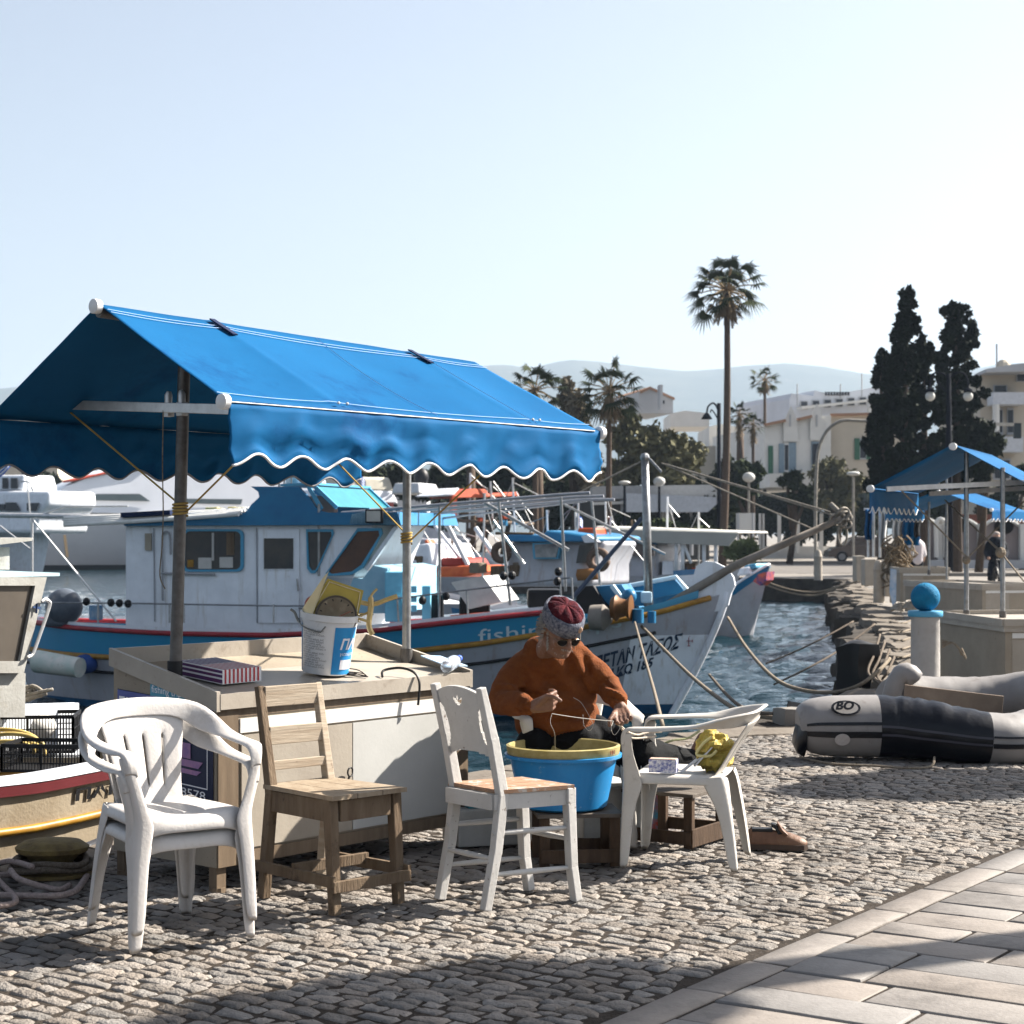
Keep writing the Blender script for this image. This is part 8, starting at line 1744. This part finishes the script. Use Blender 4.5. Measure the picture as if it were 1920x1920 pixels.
simple_boat('fishing_boat','second blue and white fishing boat with a small wheelhouse behind the guard rail',P(1180,1060,33),P(880,1070,34.5),2.4,[(0,.15),(.5,.05),(.8,.2),(1,.5)],-1.3,
  [('wheelhouse',[(945,1100),(948,1015),(1075,1013),(1130,1015),(1110,1060),(1108,1100)],.9,-.9,boat_shade_grey),('roof',[(944,1016),(945,1001),(1012,1003),(1016,994),(1060,998),(1118,1006),(1118,1016)],1.05,-1.05,boat_blue),('window',[(998,1018),(1052,1016),(1046,1048),(1000,1048)],.96,.85,light_blue),('pane',[(1002,1021),(1048,1019),(1042,1045),(1004,1045)],.99,.9,mat('milky_window',(.42,.43,.42),.3,c2=(.05,.05,.06),scale=2.5,var=.7)),('side_window',[(1086,1022),(1112,1020),(1098,1055),(1080,1056)],.97,.85,dark_glass),('red_box',[(1080,1006),(1082,990),(1114,990),(1116,1006)],.3,-.3,red_orange),('roof_lamp',[(1090,1006),(1100,1002),(1122,1016),(1096,1018)],1.12,1.0,ywh)],boat_shade_grey,stripe=(boat_blue,.22,.03),
  loops=[('roof_rail',[(930,1000),(1000,1001)],.9,.03,old_wood)]+[('tyre_ring',[(1122+16*math.cos(t),1050+17*math.sin(t)) for t in np.linspace(0,2*PI,17)],1.0,.07,mat('worn_brown_rubber',(.13,.09,.07),.8)),('tyre_ring',[(940+13*math.cos(t),1036+15*math.sin(t)) for t in np.linspace(0,2*PI,17)],1.0,.07,MC['worn_brown_rubber']),('brown_drum',[(1085,1078),(1120,1076)],1.0,.12,mat('copper_drum',(.30,.14,.05),.6))])
simple_boat('tour_boat','long low tour boat with a grey canvas awning on the far side of the basin',P(1390,1050,46),P(1100,1060,47.5),3.0,[(0,.5),(.5,.42),(1,.62)],-1.3,
  [('awning_top',[(1112,986),(1384,996),(1385,1000),(1112,992)],1.6,-1.6,mat('ivory_canvas_top',(.62,.60,.55),.8)),('awning_side',[(1112,992),(1385,1000),(1366,1024),(1240,1018),(1160,1014),(1112,1006)],1.62,1.52,mat('grey_canvas_side',(.34,.34,.32),.85,c2=(.27,.27,.25),scale=.8,var=.9,bump=.4,bscale=3)),('cabin',[(1112,1090),(1112,1014),(1232,1020),(1232,1090)],1.3,-1.3,boat_shade_grey),('blue_band',[(1112,1014),(1112,1006),(1225,1014),(1232,1022)],1.36,1.25,deep_blue),('window',[(1120,1016),(1172,1018),(1172,1040),(1122,1040)],1.38,1.28,mat('dusky_window',(.10,.08,.08),.2,c2=(.2,.15,.13),scale=1)),('window',[(1178,1018),(1226,1020),(1226,1042),(1180,1042)],1.38,1.28,MC['dusky_window']),('side',[(1240,1100),(1240,1052),(1262,1052),(1264,1075),(1315,1072),(1316,1100)],1.3,.5,boat_white)],boat_shade_grey,
  loops=[('awning_post',[(x,1008),(x,1070)],1.4,.05,boat_white) for x in(1268,1280,1320,1342)]+[('awning_post',[(1278,1010),(1296,1056)],1.4,.04,boat_white)])
simple_boat('rowing_boat','small white and blue boat with a pointed bow just beyond the tall stem board',P(1442,1045,40),P(1255,1062,41.5),2.0,[(0,.2),(.5,.12),(.8,.35),(1,.82)],-1.2,[('thwart',[(1390,1072),(1394,1060),(1414,1056),(1416,1066)],.4,-.4,light_blue),('bow_cloth',[(1412,1090),(1422,1076),(1438,1072),(1436,1088),(1425,1098)],.75,.4,mat('navy_orange_cloth',(.03,.05,.2),.7,c2=(.7,.15,.05),scale=6,var=.5)),('seat_box',[(1380,1080),(1384,1066),(1402,1062),(1404,1078)],.5,-.4,boat_white)],boat_shade_grey,rake=.6,sw=.3,stripe=(boat_blue,.20,.02),rail=(boat_white,.03))
simple_boat('rowing_boat','tiny blue striped boat between the tour boat and the tall stem board',P(1330,1062,37),P(1255,1066,38),1.6,[(0,.25),(1,.45)],-1.1,[('blue_stripes',[(1262,1080),(1262,1070),(1318,1066),(1318,1076)],.86,.7,boat_blue)],boat_white,sw=.4,stripe=(boat_blue,.30,.12))
simple_boat('fishing_boat','plain white boat seen between the stall pole and the orange boat, lying farther out',P(790,1010,60),P(940,1015,62),2.6,[(0,.4),(1,.8)],-1.2,[('cabin',[(800,1040),(806,1010),(868,1010),(885,1040)],1.0,-1.0,boat_shade_grey)],boat_shade_grey)
# rigging and clutter of the boats in the middle
def clutter(par,D,xs,seed,ym=(880,985),yb=1050):
    r_=random.Random(seed)
    for x in xs:
        yt_=r_.uniform(*ym); q=MB(); q.cyl(P(x,yb,D),P(x+r_.uniform(-6,6),yt_,D),.02*D/30,n=6); q.build('mast',r_.choice([alu,boat_white,old_wood]),par)
        q=MB(); q.tube([P(x,yt_,D),P(x+r_.choice((-1,1))*r_.uniform(30,90),yb-r_.uniform(0,30),D)],.008*D/30,4); q.tube([P(x,yt_+10,D),P(x+r_.choice((-1,1))*r_.uniform(20,60),yt_+r_.uniform(20,50),D)],.008*D/30,4); q.build('stay',steel,par)
    for k in range(len(xs)*3):
        x=r_.uniform(min(xs)-10,max(xs)+10); y=yb-r_.uniform(0,26); s_=r_.uniform(.10,.22); q=MB(); q.box(P(x,y,D-.3),(s_*1.5,s_,s_),rz=r_.random(),bev=.03); q.build('deck_gear',r_.choice([black,boat_blue,boat_white,red_orange,old_wood,rope_m]),par)
for o in list(COL.objects):
    if o.type=='EMPTY' and o.get('category')=='boat' and not o.parent:
        if o['label'].startswith('second blue'): clutter(o,33.5,(905,968,1030,1085,1140),1,(915,985),1085)
        if o['label'].startswith('white boat with long'): clutter(o,70,(835,880,925,965),2,(885,950),990)
        if o['label'].startswith('small white fishing'): clutter(o,37,(775,850,905),3,(950,1010),1075)
        if o['label'].startswith('long low tour'): clutter(o,46.5,(1140,1190,1250,1310),4,(930,975),1085)
# flags
def flag(x,y,w_,h_,D,label,pole,tilt=0):
    t=thing('flag',X_(x,D),label,'flag','Greek flags'); k=D/F; q=MB(); q.tube([P(*pole[0],D),P(*pole[1],D)],.03,5); q.build('flag_pole',alu,t)
    for i in range(9):
        q=MB(); q.grid([[P(x+w_*j/10,y+h_*(i+d)/9+tilt*j/10+3*math.sin(j*.7)*w_/40,D+.1*math.sin(j*.8)) for j in range(11)] for d in(0,1)]); q.build('blue_stripe' if i%2==0 else 'white_stripe',mat('flag_blue',(.02,.10,.42),.8) if i%2==0 else mat('flag_white',(.7,.7,.72),.8),t,mods=[('SOLIDIFY',dict(thickness=.01))])
flag(44,822,-60,34,60,'Greek flag blowing at the left edge under the awning',((44,820),(60,1005)),tilt=48)
flag(664,880,22,22,88,'small Greek flag on the stern of the yacht with the canvas cover',((664,880),(668,925)),tilt=22)
flag(1080,962,12,18,40,'tiny Greek flag on the second blue and white boat',((1079,960),(1080,995)),tilt=12)
# left far shore
pl_=Plane(P(0,900,190),(1,.05))
bld('house','cream house with a terracotta hip roof on the far shore at the left',pl_,[(-60,980),(-60,868),(0,868),(60,872),(108,878),(108,980)],12,bc_,[(40,884,55,905,wing,bg2),(70,884,82,900,wing,bg2)],lambda t,p,n:[MB().extr([p.at(x,y)-n*.5 for x,y in((-70,870),(-30,848),(62,846),(94,868),(70,868))],n*12).build('roof',roofm,t)])
bld('house','white flat roofed block to the right of the terracotta roof',Plane(P(90,900,200),(1,0)),[(90,980),(90,848),(145,850),(145,864),(110,866),(110,980)],10,bw_)
bld('house','grey-beige apartment houses far behind, under the scalloped awning edge',Plane(P(100,900,230),(1,.05)),[(100,960),(100,832),(128,826),(150,850),(165,838),(200,832),(232,850),(240,870),(240,960)],12,bmat('beige_render',(.48,.45,.41)),[(165,852,214,860,wing,bg2),(110,835,116,846,wing,bg2),(120,835,126,846,wing,bg2)])
bld('house','long white terrace of houses low on the far shore',Plane(P(240,900,215),(1,0)),[(-400,985),(-400,900),(-60,902),(-60,985)],12,bw_)
bld('house','pale blue-grey house with shutters seen between the dark trees',Plane(P(800,900,120),(1,0)),[(808,915),(808,868),(868,872),(868,915)],8,bg2,[(828,880,838,900,wing,bw_),(846,880,856,900,wing,bw_)])
bld('house','white buildings low behind the promenade trees',Plane(P(560,900,180),(1,0)),[(380,960),(380,880),(640,872),(800,880),(800,960)],8,bg2)
for i,(x,cl_,n,lb) in enumerate(((900,[(880,930,60,50),(960,940,60,45)],6000,'dark shade trees directly behind the orange gantry'),(1060,[(1040,950,60,45),(1110,960,50,36)],5000,'dark low trees left of the cafe'),(1200,[(1190,985,60,20),(1300,985,50,22),(1340,960,36,36)],4500,'dark planting in the shade under the cafe canopies'),(680,[(640,905,60,24),(720,900,60,30)],4500,'dark trees behind the canvas-covered yacht'))):
    tree('tree',x,[92,90,83,140][i],0,cl_,n,.22,lf_dark,lb,group='dark promenade trees',seed=150+i)
# far shore wood closing the horizon
tree('wood',1000,210,0,[(x,945+10*math.sin(x),90,40) for x in range(-300,2300,110)],26000,.75,lf_dark,None,None,seed=90,trunk=False,sub=4)
wd=[o for o in COL.objects if o.name=='wood'][0]; cr_=kids(wd)[0]; cr_.parent=None; cr_.location=wd.location; bpy.data.objects.remove(wd); cr_.name='far_wood'; tag(cr_,'dark belt of distant trees closing the far shore','wood',kind='stuff')
